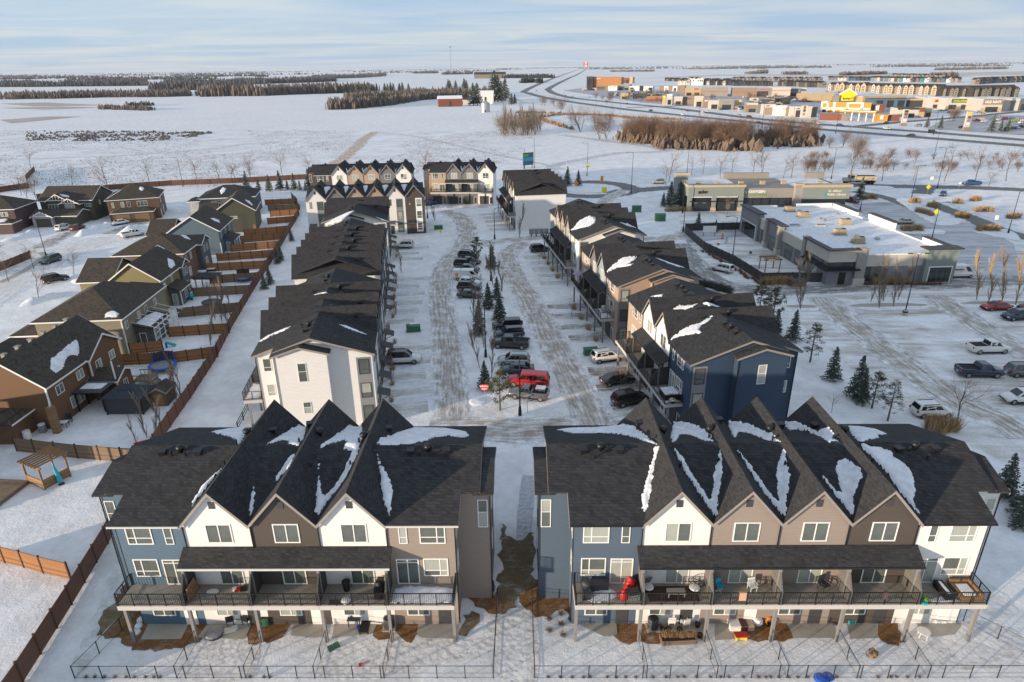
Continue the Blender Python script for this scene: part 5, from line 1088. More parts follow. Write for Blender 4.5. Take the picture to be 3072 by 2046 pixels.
for sgn in (-1, 1): MB().tube((sgn * 3, 0, 0), (sgn * 1.2, 0, hm_), .9, .7, 4).obj('leg', M['grey'], T)
MB().lathe([(3.5, hm_), (4.5, hm_ + 3), (1, hm_ + 6)], 8).obj('head', M['brownpost'], T)
# ------------------------------------------------------------------ vehicles
CAR = {  # L, W, roof z, belt z, hood z, cabin: rear base, rear top, front top, front base (fractions of L from the rear), top width factor, wheel r
    'sedan': (4.75, 1.84, 1.45, .93, .86, .10, .27, .56, .74, .74, .33), 'hatch': (4.4, 1.82, 1.52, .95, .88, .02, .12, .58, .75, .76, .33),
    'suv': (4.7, 1.90, 1.72, 1.05, 1.0, .02, .08, .60, .76, .80, .37), 'bigsuv': (5.0, 2.0, 1.86, 1.12, 1.08, .02, .06, .60, .75, .82, .40),
    'jeep': (4.7, 1.9, 1.85, 1.12, 1.1, .03, .04, .60, .66, .92, .42), 'pickup': (5.8, 2.02, 1.92, 1.2, 1.14, .40, .43, .64, .75, .80, .41),
    'smallpickup': (5.2, 1.85, 1.7, 1.05, 1.0, .42, .46, .62, .74, .80, .37), 'canopy': (5.8, 2.0, 1.92, 1.15, 1.1, .01, .05, .64, .75, .82, .40),
    'van': (5.6, 2.02, 2.1, 1.15, 1.12, .005, .01, .74, .90, .88, .36), 'highvan': (6.0, 2.06, 2.55, 1.2, 1.15, .005, .01, .72, .92, .86, .36)}
def car_meshes(ty):
    L, W_, H, B, Hd, rb, rt, ft, fb, tw, wr = CAR[ty]; h = W_ / 2; X = lambda f: (f - .5) * L
    b = MB()
    st = [(0, .75, .86), (.02, B * .92, .94), (.10, B, 1), (.35, B, 1), (fb - .02, B - .01, 1), (fb + .06, Hd + .02, 1), (.93, Hd - .10, .95), (.985, Hd - .24, .88), (1.0, Hd - .42, .80)]
    if ty in ('van', 'highvan'): st = [(0, B, .97), (.02, B, 1), (.5, B, 1), (fb, B, 1), (.95, B - .12, .95), (1.0, B - .45, .86)]
    if ty == 'jeep': st = [(0, B, .9), (.02, B, .92), (.6, B, .92), (.66, B, .86), (.97, B - .05, .80), (1.0, B - .1, .76)]
    for f, zt, k in st:
        w_ = h * k; zb = .30 if .05 < f < .95 else .38
        for y, z in ((-w_ * .86, zb), (-w_, zb + .18), (-w_, zt - .20), (-w_ * .93, zt - .03), (-w_ * .5, zt + .02), (w_ * .5, zt + .02), (w_ * .93, zt - .03), (w_, zt - .20), (w_, zb + .18), (w_ * .86, zb)): b.v.append((X(f), y, z))
    n = 10
    for i in range(len(st) - 1):
        for k in range(n): b.f.append((i * n + k, i * n + (k + 1) % n, (i + 1) * n + (k + 1) % n, (i + 1) * n + k))
    b.f.append(tuple(range(n - 1, -1, -1))); b.f.append(tuple(range((len(st) - 1) * n, len(st) * n)))
    # cabin
    c = MB(); w0, w1 = h * .92, h * tw
    lo = [(X(rb), -w0), (X(rb), w0), (X(fb), w0 * .96), (X(fb), -w0 * .96)]; up = [(X(rt), -w1 * .94), (X(rt), w1 * .94), (X(ft), w1), (X(ft), -w1)]
    bz = B - .03; tz = H - .05
    c.v = [(x, y, bz) for x, y in lo] + [(x, y, tz) for x, y in up]
    rin = [(X(rt) + .15, -w1 * .75), (X(rt) + .15, w1 * .75), (X(ft) - .15, w1 * .78), (X(ft) - .15, -w1 * .78)]; c.v += [(x, y, H) for x, y in rin]
    c.f = [(0, 1, 5, 4)[::-1], (1, 2, 6, 5)[::-1], (2, 3, 7, 6)[::-1], (3, 0, 4, 7)[::-1]] + [(4 + k, 4 + (k + 1) % 4, 8 + (k + 1) % 4, 8 + k)[::-1] for k in range(4)] + [(8, 9, 10, 11)[::-1]]
    V8 = [Vector(v) for v in c.v]
    def pane(a, d, e, f_, u0, u1, v0, v1, off=.014):     # a..d bottom edge, e..f top edge
        P = lambda u, v: (V8[a].lerp(V8[d], u)).lerp(V8[e].lerp(V8[f_], u), v)
        q4 = [P(u0, v0), P(u1, v0), P(u1, v1), P(u0, v1)]; nn = (q4[1] - q4[0]).cross(q4[3] - q4[0]).normalized(); ctr = Vector((0, 0, B)); 
        if nn.dot(q4[0] - Vector((0, 0, q4[0].z))) < 0: nn = -nn
        return [p + nn * off for p in q4]
    gl = []
    m = MB(); m.poly(pane(3, 2, 7, 6, .06, .94, .08, .95)); gl.append(('windscreen', m))
    if ty not in ('van', 'highvan'):
        m = MB(); m.poly(pane(0, 1, 4, 5, .08, .92, .12, .9)); gl.append(('rear_window', m))
    for a, d, e, f_ in ((0, 3, 4, 7), (1, 2, 5, 6)):
        if ty in ('van', 'highvan'): spl = [(.76, .93)]
        elif ty in ('pickup', 'smallpickup'): spl = [(.07, .47), (.52, .9)]
        elif ty == 'canopy': spl = [(.08, .44), (.55, .72), (.75, .93)]
        elif ty == 'jeep': spl = [(.06, .36), (.40, .66), (.70, .94)]
        else: spl = [(.08, .28), (.31, .60), (.63, .91)] if ty in ('suv', 'bigsuv') else [(.14, .50), (.54, .90)]
        for u0, u1 in spl: m = MB(); m.poly(pane(a, d, e, f_, u0, u1, .12, .86)); gl.append(('side_window', m))
    out = [('body', b.mesh('body', True), None), ('cabin', c.mesh('cabin'), None)] + [(nm, mm.mesh(nm), 'cg') for nm, mm in gl]
    tr = MB(); tr.box(X(.14), X(.86), -h * .99, h * .99, .26, .40); out.append(('sill', tr.mesh('sill'), 'rubber'))
    for s_ in (-1, 1):
        out.append(('headlight', MB().box(X(.965), X(.995), s_ * h * .72 - .16, s_ * h * .72 + .16, Hd - .34, Hd - .20).mesh('headlight'), 'lamp'))
        out.append(('tail_light', MB().box(X(-.004), X(.03), s_ * h * .78 - .12, s_ * h * .78 + .12, B - .30, B - .06).mesh('tail_light'), 'tail'))
    out.append(('grille', MB().box(X(.985), X(1.004), -h * .5, h * .5, .50, Hd - .40).mesh('grille'), 'rubber'))
    out.append(('number_plate', MB().box(X(-.006), X(.004), -.2, .2, .62, .76).mesh('number_plate'), 'lamp'))
    if ty in ('pickup', 'smallpickup'):
        out.append(('load_bed', MB().box(X(.03), X(.385), -h * .82, h * .82, B - .02, B + .03).mesh('load_bed'), 'rubber'))
        for s_ in (-1, 1): out.append(('bed_rail', MB().box(X(.01), X(.40), s_ * h * .94 - .05, s_ * h * .94 + .05, B - .06, B + .10).mesh('bed_rail'), None))
        out.append(('tailgate', MB().box(X(.0), X(.025), -h * .9, h * .9, B - .4, B + .10).mesh('tailgate'), None))
    if ty == 'jeep': out.append(('spare_wheel', MB().tube((X(-.045), 0, 1.0), (X(.0), 0, 1.0), .40, .40, 14).mesh('spare_wheel'), 'rubber'))
    if ty in ('suv', 'bigsuv'):
        for s_ in (-1, 1): out.append(('roof_rail', MB().box(X(.14), X(.55), s_ * w1 * .86 - .03, s_ * w1 * .86 + .03, H - .03, H + .04).mesh('roof_rail'), 'rubber'))
    for s_ in (-1, 1): out.append(('mirror', MB().box(X(fb - .06), X(fb - .03), s_ * h * 1.04 - .09, s_ * h * 1.04 + .09, B, B + .17).mesh('mirror'), None))
    return out
def wheel_meshes(r):
    t = MB().tube((0, -.12, 0), (0, .12, 0), r, r, 16); m = MB().tube((0, -.135, 0), (0, .135, 0), r * .62, r * .62, 12)
    return t.mesh('wheel', False), m.mesh('rim')
M['cg'] = glassm('car_glass', (.012, .016, .018), .04, .9, .4); M['lamp'] = plain('lamp_lens', (.6, .6, .58), .2, .05); M['tail'] = plain('tail_lens', (.35, .01, .01), .25, .05)
PC = {'white': (.72, .71, .69), 'black': (.010, .010, .012), 'darkgrey': (.035, .038, .042), 'grey': (.12, .125, .135), 'silver': (.38, .385, .39), 'navy': (.018, .035, .075), 'slate': (.045, .06, .075), 'red': (.33, .008, .010), 'maroon': (.12, .012, .016), 'blue': (.02, .07, .22), 'yellow': (.62, .40, .01), 'lime': (.35, .45, .01), 'gold': (.42, .34, .22), 'green': (.03, .07, .05), 'orange': (.5, .16, .02)}
PT = lazy(lambda k: paint('paint_' + k, PC[k], .25, .35 if k in ('silver', 'grey', 'slate', 'navy', 'darkgrey') else 0))
def car(ty, col, label, nose, tail, group=None, cabin=None, lod=False, cat=None):
    L, W_, wr = CAR[ty][0], CAR[ty][1], CAR[ty][10]
    a, b = Vector(nose), Vector(tail); mid = (a + b) / 2; rz = atan2(a.y - b.y, a.x - b.x)
    nm = {'van': 'van', 'highvan': 'van', 'pickup': 'pickup_truck', 'smallpickup': 'pickup_truck', 'canopy': 'pickup_truck'}.get(ty, 'car')
    T = thing(nm, label, cat or {'car': 'car', 'van': 'van', 'pickup_truck': 'pickup truck'}[nm], (mid.x, mid.y, .02), rz, group)
    P = PT[col]
    for n_, me, mk in shared(('car', ty), lambda: car_meshes(ty)):
        if lod and n_ not in ('body', 'cabin', 'windscreen', 'rear_window', 'side_window'): continue
        link(n_, me, T, mat=M[mk] if mk else (PT[cabin] if cabin and n_ == 'cabin' else P))
    tm, rm = shared(('wheel', wr), lambda: wheel_meshes(wr))
    for f in (.17, .80):
        for s_ in (-1, 1):
            o = link('wheel', tm, T, ((f - .5) * L, s_ * (W_ / 2 - .12), wr), 0, M['rubber'])
            if not lod: link('rim', rm, o, mat=M['rim'])
    return T
def z7(x, y): return g(1250 + x / 4.356, 900 + y / 4.356)
def z8(x, y): return g(1350 + x / 6.03, 700 + y / 6.03)
PG, LG = 'cars parked along the inner street', 'cars in the car park'
car('jeep', 'black', 'black boxy off roader with a spare wheel on its tail', z7(975, 392), z7(1380, 372), PG)
car('suv', 'slate', 'slate SUV half hidden between the black off roader and the dark pickup', z7(1010, 492), z7(1412, 472), PG)
car('pickup', 'darkgrey', 'dark grey crew cab pickup with a covered bed on the median', z7(965, 600), z7(1485, 628), PG)
car('suv', 'silver', 'silver grey SUV parked beside the dark pickup', z7(1045, 835), z7(1490, 840), PG)
car('sedan', 'slate', 'dark slate sedan between the silver SUV and the red truck', z7(1090, 955), z7(1530, 945), PG)
rt = car('canopy', 'red', 'bright red pickup truck with a full canopy', z7(1155, 1090), z7(1750, 1130), PG)
tp = car('smallpickup', 'grey', 'grey single cab pickup with boxes in its open bed', z7(1205, 1250), z7(1715, 1300), PG)
T = thing('tool_box', 'pale crate lying in the grey pickup bed', 'crate', tp.location + Vector((1.6, .1, 1.03)), tp.rotation_euler.z); bx(T, 'box', M['galv'], -.6, .6, -.5, .5, 0, .3); bx(T, 'lid', M['white'], -.62, .62, -.52, .52, .3, .36)
car('suv', 'darkgrey', 'dark SUV at the top end of the parked row', z8(480, 455), z8(200, 440), PG); car('sedan', 'black', 'black sedan second from the top of the parked row', z8(545, 560), z8(175, 530), PG)
car('suv', 'black', 'black SUV with its tail to the lane above the white van', z8(470, 610), z8(70, 600), PG); car('sedan', 'green', 'dark green sedan tucked behind the white van', z8(515, 690), z8(140, 670), PG)
v = car('van', 'white', 'white panel van with an orange logo on its side', z8(605, 830), z8(20, 830), PG); bx(v, 'logo', M['orange'], -2.2, -1.7, -1.03, -1.012, .9, 1.5); bx(v, 'roof_rack', M['grey'], -1.2, -1.1, -.8, .8, 2.1, 2.16)
car('hatch', 'white', 'white hatchback between the van and the dark cars', z8(560, 945), z8(165, 915), PG); car('suv', 'darkgrey', 'dark grey crossover behind the slate sedan', z8(565, 1030), z8(140, 1020), PG); car('sedan', 'slate', 'slate sedan at the near end of the upper parked row', z8(590, 1160), z8(135, 1150), PG)
car('bigsuv', 'white', 'white SUV with a black roof on the white block driveway', q(1, 2, 1665, 985), q(1, 2, 1350, 998), PG, cabin='black'); car('suv', 'white', 'white SUV with red tail lights at the far driveway', q(1, 1, 1415, 1012), q(1, 1, 1600, 1010), PG); car('suv', 'blue', 'blue SUV beneath the tan block balconies', q(1, 1, 1800, 620), q(1, 1, 1700, 640), PG)
car('suv', 'white', 'white SUV on the driveway under the right hand decks', q(2, 2, 1090, 955), q(2, 2, 795, 995), PG); car('sedan', 'black', 'dark sedan nosed under the right hand decks', q(2, 2, 1195, 1150), q(2, 2, 880, 1195), PG); car('suv', 'black', 'black crossover nearest the street corner by the blue block', q(2, 3, 1300, 140), q(2, 3, 988, 205), PG); car('suv', 'black', 'dark SUV under the far right hand decks', q(2, 1, 440, 1035), q(2, 1, 265, 1050), PG)
car('pickup', 'white', 'white pickup with a black bed in the car park', q(3, 2, 2232, 895), q(3, 2, 1835, 905), LG); car('pickup', 'navy', 'navy pickup with a covered bed in the car park', q(3, 2, 2172, 1110), q(3, 2, 1735, 1105), LG); car('suv', 'grey', 'grey SUV cut by the frame behind the navy pickup', q(3, 2, 2520, 1110), q(3, 2, 2190, 1105), LG)
car('suv', 'white', 'white SUV facing the street at the frame edge', q(3, 3, 2170, 160), q(3, 3, 2480, 165), LG); car('suv', 'white', 'white SUV parked beside the dry grass tuft', q(3, 3, 1720, 275), q(3, 3, 1350, 285), LG); car('sedan', 'red', 'bright red sedan near the tree island', q(3, 2, 1965, 530), q(3, 2, 2238, 520), LG); car('suv', 'navy', 'dark navy SUV beside the red sedan', q(3, 2, 2145, 620), q(3, 2, 2420, 600), LG); car('sedan', 'maroon', 'maroon sedan behind the red one at the frame edge', q(3, 2, 2300, 530), q(3, 2, 2560, 520), LG)
v = car('highvan', 'white', 'tall white delivery van beside the nursery building', q(3, 2, 1898, 235), q(3, 2, 1640, 240), LG); letter(v, 'bambini', -1.6, -1.05, 1.65, .55, M['dark'])
car('suv', 'white', 'white SUV driving along the slushy drive', q(2, 2, 1888, 172), q(2, 2, 2035, 205)); car('sedan', 'silver', 'silver sedan parked behind the white roof parapet', q(3, 1, 1228, 800), q(3, 1, 1362, 798), LG)
CG = 'cars in the cul de sac'
car('suv', 'green', 'dark green SUV facing the camera in the cul de sac', q(0, 2, 385, 130), q(0, 2, 515, 90), CG); car('suv', 'black', 'black SUV with a roof rack in the cul de sac', q(0, 2, 565, 262), q(0, 2, 425, 292), CG); car('suv', 'white', 'white SUV on the grey green house driveway', q(0, 1, 635, 838), q(0, 1, 515, 868), CG); car('hatch', 'maroon', 'dark red hatchback on the grey green house driveway', q(0, 1, 735, 835), q(0, 1, 638, 865), CG); car('sedan', 'white', 'white sedan on the brown house driveway', q(0, 1, 992, 818), q(0, 1, 1125, 795), CG); car('pickup', 'white', 'white pickup beside the snow banks', q(0, 1, 1295, 890), q(0, 1, 1068, 930), CG)
car('suv', 'silver', 'silver SUV on the road beside the roundabout', q(2, 1, 1345, 445), q(2, 1, 1452, 445)); car('pickup', 'blue', 'blue pickup on the far cross road', q(3, 1, 1822, 458), q(3, 1, 1957, 458)); car('sedan', 'blue', 'blue car coming down the curved drive', q(3, 1, 1625, 565), q(3, 1, 1650, 535)); car('suv', 'maroon', 'dark vehicle at the library end wall', q(3, 1, 865, 618), q(3, 1, 800, 605))
# dump truck
a, b = q(3, 1, 775, 445), q(3, 1, 1000, 445); T = thing('dump_truck', 'cream dump truck on the cross road behind the library', 'truck', (a + b) / 2, atan2(a.y - b.y, a.x - b.x))
bx(T, 'chassis', M['dark'], -5.5, 4.6, -.9, .9, .6, 1.0); bx(T, 'dump_box', ST['beige'], -5.5, 1.2, -1.2, 1.2, 1.3, 2.7); bx(T, 'load', M['brownpost'], -5.3, 1.0, -1.05, 1.05, 2.6, 2.85); bx(T, 'cab', ST['cream'], 1.5, 3.4, -1.2, 1.2, 1.0, 3.3); bx(T, 'windscreen', M['cg'], 3.38, 3.44, -1.0, 1.0, 2.1, 3.1)
for s_ in (-1, 1): bx(T, 'side_window', M['cg'], 2.0, 3.1, s_ * 1.21 - .02, s_ * 1.21 + .02, 2.1, 3.0)
MB().extr([(-.95, 1.0), (.95, 1.0), (.8, 2.1), (-.8, 2.1)], 'x', 3.4, 5.2).obj('bonnet', ST['cream'], T); bx(T, 'exhaust', M['galv'], 1.25, 1.42, .9, 1.07, 1.0, 3.9)
for x in (-4.4, -3.1, 4.2):
    for s_ in (-1, 1): o = MB().tube((x, s_ * 1.05 - .17, .52), (x, s_ * 1.05 + .17, .52), .52, .52, 14).obj('wheel', M['rubber'], T)
# highway and far cars
def near_dir(H_, p):
    best = min(range(len(H_) - 1), key=lambda i: ((H_[i] + H_[i + 1]) / 2 - p).length); d = H_[best + 1] - H_[best]; d.z = 0; return d.normalized()
HC = [(2, 1120, 922, 'darkgrey', 'sedan', 0), (2, 1330, 984, 'navy', 'suv', 1), (2, 1655, 985, 'maroon', 'sedan', 0), (2, 1612, 1018, 'white', 'sedan', 1), (2, 1790, 998, 'white', 'sedan', 0), (2, 1832, 995, 'white', 'suv', 0), (3, 250, 1070, 'silver', 'sedan', 0), (3, 500, 1088, 'gold', 'suv', 0), (3, 538, 1100, 'white', 'sedan', 0), (3, 728, 1112, 'blue', 'sedan', 0), (3, 1145, 1145, 'white', 'suv', 0), (3, 1545, 1175, 'black', 'bigsuv', 0), (3, 1355, 1204, 'darkgrey', 'sedan', 1), (2, 2115, 1030, 'silver', 'suv', 0), (2, 2200, 1038, 'maroon', 'suv', 0), (2, 2280, 1090, 'black', 'sedan', 1), (2, 790, 868, 'white', 'sedan', 0), (2, 320, 805, 'darkgrey', 'suv', 1), (2, 580, 850, 'black', 'sedan', 0), (2, 640, 862, 'white', 'van', 0), (2, 490, 835, 'silver', 'suv', 0)]
for c, x, y, col, ty, lane in HC:
    p = q(c, 0, x, y); d = near_dir(HL if lane else HU, p) * (1 if lane else -1) * CAR[ty][0] / 2
    car(ty, col, '%s %s driving on the %s carriageway' % (col, ty, 'nearer' if lane else 'farther'), p + d, p - d, 'cars on the highway', lod=True).location.z = .15
car('suv', 'black', 'dark car on the shopping centre side road', q(3, 0, 1110, 1098), q(3, 0, 1158, 1092), lod=True)
R_ = random.Random(4); cols = ['white', 'black', 'silver', 'darkgrey', 'white', 'grey', 'maroon', 'blue', 'gold', 'red']
def scatter_cars(c, pts, grp, where, jit=0):
    for i, (x, y) in enumerate(pts):
        p = q(c, 0, x, y); col = 'yellow' if (x, y) == (1985, 1022) else 'lime' if (x, y) == (2262, 1078) else R_.choice(cols); ty = R_.choice(['sedan', 'suv', 'suv', 'pickup', 'hatch']); an = R_.choice((.15, .15 + pi)) + R_.uniform(-.05, .05); d = Vector((cos(an), sin(an), 0)) * 2.3
        car(ty, col, '%s %s %s' % (col, ty, where), p + d, p - d, grp, lod=True).location.z = .09
scatter_cars(3, [(1985, 1022), (1935, 1075), (1972, 1062), (2000, 1080), (2080, 1052), (2122, 1036), (2112, 1064), (2180, 1057), (2240, 1052), (2262, 1078), (2125, 1094), (2320, 1062), (2338, 1092), (2352, 1076), (2250, 1142), (2290, 1140), (2330, 1130), (2390, 1140), (2210, 1150), (1810, 1135), (1420, 1118), (1620, 983), (1662, 980), (1950, 998), (2050, 993), (1700, 1000), (2400, 1075), (2400, 1100), (2440, 1090)], 'cars in the shopping centre car park', 'parked before the clothing shops')
scatter_cars(2, [(x + R_.uniform(-14, 14), y + (x - 900) * .03) for y in (822, 834, 846) for x in range(980, 1300, 22)], 'cars in the far car park', 'in the crowded lot below the hotel')
scatter_cars(3, [(x + R_.uniform(-9, 9), 852 + k * 12 + (x - 80) * .035) for k in range(4) for x in range(70, 560, 26)], 'cars in the warehouse store car park', 'in the lot below the warehouse store')
# ------------------------------------------------------------------ trees and plants
def spruce_mesh(seed, h=6.0, rad=1.6, pine=False):
    R = random.Random(seed); c, t, s = MB(), MB(), MB(); t.tube((0, 0, 0), (0, 0, h * .95), h * .022, .02, 6)
    n = int(h * 7.5)
    for i in range(n):
        f = i / n; z = h * (.09 + .90 * f); r = rad * (1 - f) ** .85 + .12
        for k in range(5):
            a = R.random() * 2 * pi; l = r * R.uniform(.65, 1.08); dr = -.18 * l if not pine else .25 * l
            d = Vector((cos(a), sin(a), 0)); sd = Vector((-sin(a), cos(a), 0)); p0 = Vector((0, 0, z)); 
            m = 4
            for j in range(1, m + 1):
                u = j / m; p = p0 + d * l * u + Vector((0, 0, dr * u * u + R.uniform(-.05, .05))); w_ = l * .26 * (1.15 - u * .8) + .07; L2 = l / m * .8
                b0 = len(c.v); tip = p + d * L2 + Vector((0, 0, R.uniform(-.12, .05)))
                up = Vector((0, 0, .06 + .05 * R.random()))
                c.v += [tuple(p - d * L2 * .4), tuple(p + sd * w_ - up), tuple(tip), tuple(p - sd * w_ - up), tuple(p + up)]
                c.f += [(b0, b0 + 1, b0 + 4), (b0 + 1, b0 + 2, b0 + 4), (b0 + 2, b0 + 3, b0 + 4), (b0 + 3, b0, b0 + 4)]
            if R.random() < .16 and l > .4: s.cbox(tuple(p0 + d * l * .75 + Vector((0, 0, dr * .6 + .06))), .22 * l + .06, .16 * l + .05, .06, a)
    return c.mesh('crown'), t.mesh('trunk'), s.mesh('snow')
def pine_mesh(seed, h=6.0, rad=1.3):
    R = random.Random(seed); c, t = MB(), MB(); t.tube((0, 0, 0), (0, 0, h * .9), h * .024, .03, 6)
    for i in range(int(h * 8)):
        f = R.random() ** .8; z = h * (.24 + .74 * f); r = rad * (.35 + 1.0 * sin(pi * min(1, .12 + f * .92))) * R.uniform(.35, 1.0); a = R.random() * 2 * pi
        ctr = Vector((r * cos(a), r * sin(a), z)); t.tube((0, 0, z - .25), tuple(ctr), .03, .012, 3, False)
        for k in range(44):
            d = Vector((R.gauss(0, 1), R.gauss(0, 1), R.gauss(.5, .8))).normalized(); p = ctr + d * R.uniform(.02, .34); e = p + d * R.uniform(.14, .26); sd = d.orthogonal().normalized() * .06
            c.poly([p - sd, p + sd, e])
    return c.mesh('crown'), t.mesh('trunk')
def bare_mesh(seed, h=6.0, spread=.55, up=.6, levels=4, r0=.07, col=False, stems=1, dens=1.0):
    R = random.Random(seed); t, c = MB(), MB()
    def grow(p, d, l, r, lv):
        segs = 3 if lv < 2 else 2; q_ = p
        for s_ in range(segs):
            d = (d + Vector((R.gauss(0, .10), R.gauss(0, .10), R.gauss(.05, .06)))).normalized(); e = q_ + d * l / segs; r1 = r * (1 - .25 * (s_ + 1) / segs)
            (t if lv == 0 else c).tube(q_, e, r * (1 - .25 * s_ / segs), r1, 5 if lv == 0 else 3, False); 
            if lv < levels:
                nb = int((2 if lv else 3) * dens + R.random())
                for k in range(nb):
                    if lv == 0 and s_ == 0 and not col: continue
                    a = R.random() * 2 * pi; o = d.orthogonal().normalized(); o.rotate(Matrix.Rotation(a, 3, d)); nd = (d * up + o * spread * R.uniform(.7, 1.2)).normalized()
                    grow(q_.lerp(e, R.random()), nd, l * R.uniform(.42, .62) * (.62 if col else 1), r1 * .5, lv + 1)
            q_ = e
    for s_ in range(stems):
        a = R.random() * 2 * pi; k = .0 if stems == 1 else .45
        grow(Vector((0, 0, 0)), Vector((cos(a) * k, sin(a) * k, 1)).normalized(), h * (.72 if not col else .95), r0, 0)
    return c.mesh('crown'), t.mesh('trunk')
def grass_mesh(seed, h=1.2, r=.4, n=110):
    R = random.Random(seed); c = MB()
    for k in range(n):
        a = R.random() * 2 * pi; rr = r * sqrt(R.random()); p = Vector((rr * cos(a), rr * sin(a), 0)); l = h * R.uniform(.35, 1.1); e = p + Vector((cos(a) * rr * 1.1 + R.gauss(0, .16), sin(a) * rr * 1.1 + R.gauss(0, .16), l)); sd = Vector((-sin(a), cos(a), 0)) * .022
        c.poly([p - sd, p + sd, e + sd * .5, e - sd * .5])
    return c.mesh('blades')
def plant(name, label, cat, p, meshes, mats, scale=1.0, group=None, rz=None):
    T = thing(name, label, cat, p, random.random() * 6.28 if rz is None else rz, group); s_ = scale if isinstance(scale, tuple) else (scale,) * 3; T.scale = s_
    for me, (nm, mt) in zip(meshes, mats):
        o = link(nm, me, T, mat=M[mt])
        if nm == 'snow': o['kind'] = 'stuff'
    return T
def spruce(label, p, h=5.0, k=None, group='spruce trees', wide=1.0):
    v = random.randrange(3) if k is None else k; ms = shared(('spruce', v), lambda: spruce_mesh(40 + v)); s_ = h / 6.0
    return plant('spruce_tree', label, 'tree', p, ms, (('crown', 'needle'), ('trunk', 'bark'), ('snow', 'roofsnow')), (s_ * wide * .8, s_ * wide * .8, s_ * .92), group)
def pine(label, p, h=5.5, group='pine trees'):
    v = random.randrange(2); ms = shared(('pine', v), lambda: pine_mesh(60 + v)); return plant('pine_tree', label, 'tree', p, ms, (('crown', 'pineneedle'), ('trunk', 'bark')), h / 6.0, group)
def bare(label, p, h=6.0, kind='round', group='bare trees', mt='twig'):
    v = random.randrange(3)
    ms = shared((kind, v), lambda: bare_mesh(80 + v) if kind == 'round' else bare_mesh(110 + v, spread=.85, up=.55, levels=4, dens=1.12, r0=.06) if kind == 'wood' else bare_mesh(90 + v, spread=.16, up=1.0, r0=.06, col=True, levels=3, dens=2.2) if kind == 'col' else bare_mesh(100 + v, spread=.7, up=.5, stems=5, r0=.05, levels=3, dens=1.3))
    return plant('bare_tree' if kind != 'bush' else 'shrub', label, 'tree' if kind != 'bush' else 'shrub', p, ms, (('crown', mt), ('trunk', 'bark' if kind != 'col' else 'aspen')), h / 6.0, group)
def tuft(label, p, h=1.3, group='dry grass tufts', mt='straw', w_=1.0):
    v = random.randrange(3); ms = (shared(('grass', v), lambda: grass_mesh(120 + v)),); return plant('grass_tuft' if mt == 'straw' else 'shrub', label, 'grass' if mt == 'straw' else 'shrub', p, ms, (('blades', mt),), (w_ * h / 1.2, w_ * h / 1.2, h / 1.2), group)
# median of the inner street
for lab, p, h in [('snow dusted spruce beside the red wrong way sign', z7(890, 1165), 4.6), ('spruce behind the boxy off roader on the median', z7(1090, 262), 5.0), ('dark narrow spruce beside the tall lamp post on the median', z7(815, 455), 5.4), ('spruce half way along the median', z7(940, 108), 4.6)]: spruce(lab, p, h, group='spruces on the median')
for lab, p, h in [('spruce behind the lamp beside the white van', z8(760, 630), 5.6), ('spruce beside the slate sedan on the median', z8(690, 1350), 5.2), ('tall spruce between the two lamps of the median', z8(850, 1190), 4.8), ('broad spruce low on the upper median', z8(890, 1560), 5.4), ('thin spruce at the near end of the upper median', z8(520, 1580), 4.2)]: spruce(lab, p, h, group='spruces on the median')
pine('bushy lit pine beside the lamp post at the near end of the median', z7(1090, 1440), 5.4); pine('golden lit pine at the far end of the parked cars', z8(485, 470), 5.0)
CLG = 'columnar aspens on the median'
for x, y, h in ((755, 535, 6), (820, 885, 5.5), (980, 1000, 5.5), (880, 620, 6.5)): bare('thin columnar bare aspen on the near half of the median', z7(x, y), h, 'col', CLG, 'aspen')
for x, y, h in ((685, 690, 5), (780, 960, 6), (815, 770, 5.5), (935, 1055, 6), (430, 1560, 6.5)): bare('thin columnar bare aspen on the far half of the median', z8(x, y), h, 'col', CLG, 'aspen')
for i, (x, y) in enumerate(((1485, 205), (1435, 580), (1400, 1170), (1450, 330))): bare('young thin tree beside the left driveways', q(1, 2, x, y), 4.2, 'col', 'young trees by the driveways', 'twig')
for x, y in ((630, 590), (345, 120), (1045, 1290), (20, 365)): bare('young thin tree beside the right driveways', q(2, 2, x, y), 3.6, 'round', 'young trees by the driveways')
bare('thin tree before the tall white end wall', q(2, 1, 170, 920), 7.5, 'col', 'young trees by the driveways'); bare('young tree at the far loop', q(1, 1, 1780, 775), 6, 'col', 'young trees by the driveways')
# lane side spruces
for x, y, h in ((275, 345, 3.6), (325, 300, 4.2), (390, 120, 4.0), (420, 95, 4.2)): spruce('small spruce in the lane beside the brown fence', q(1, 2, x, y), h, group='small spruces in the lane')
for x, y, h in ((515, 950, 3.6), (560, 665, 4.2)): spruce('small spruce at the far end of the lane', q(1, 1, x, y), h, group='small spruces in the lane')
for i, (x, y, h) in enumerate(((120, 490, 7), (225, 505, 5), (320, 515, 6.5), (415, 500, 7.5), (540, 500, 6.5), (670, 480, 7.5), (480, 500, 4), (590, 505, 4), (640, 508, 3.6))): spruce('spruce in the row before the dark red field fence', q(1, 1, x, y), h, group='spruces before the field fence')
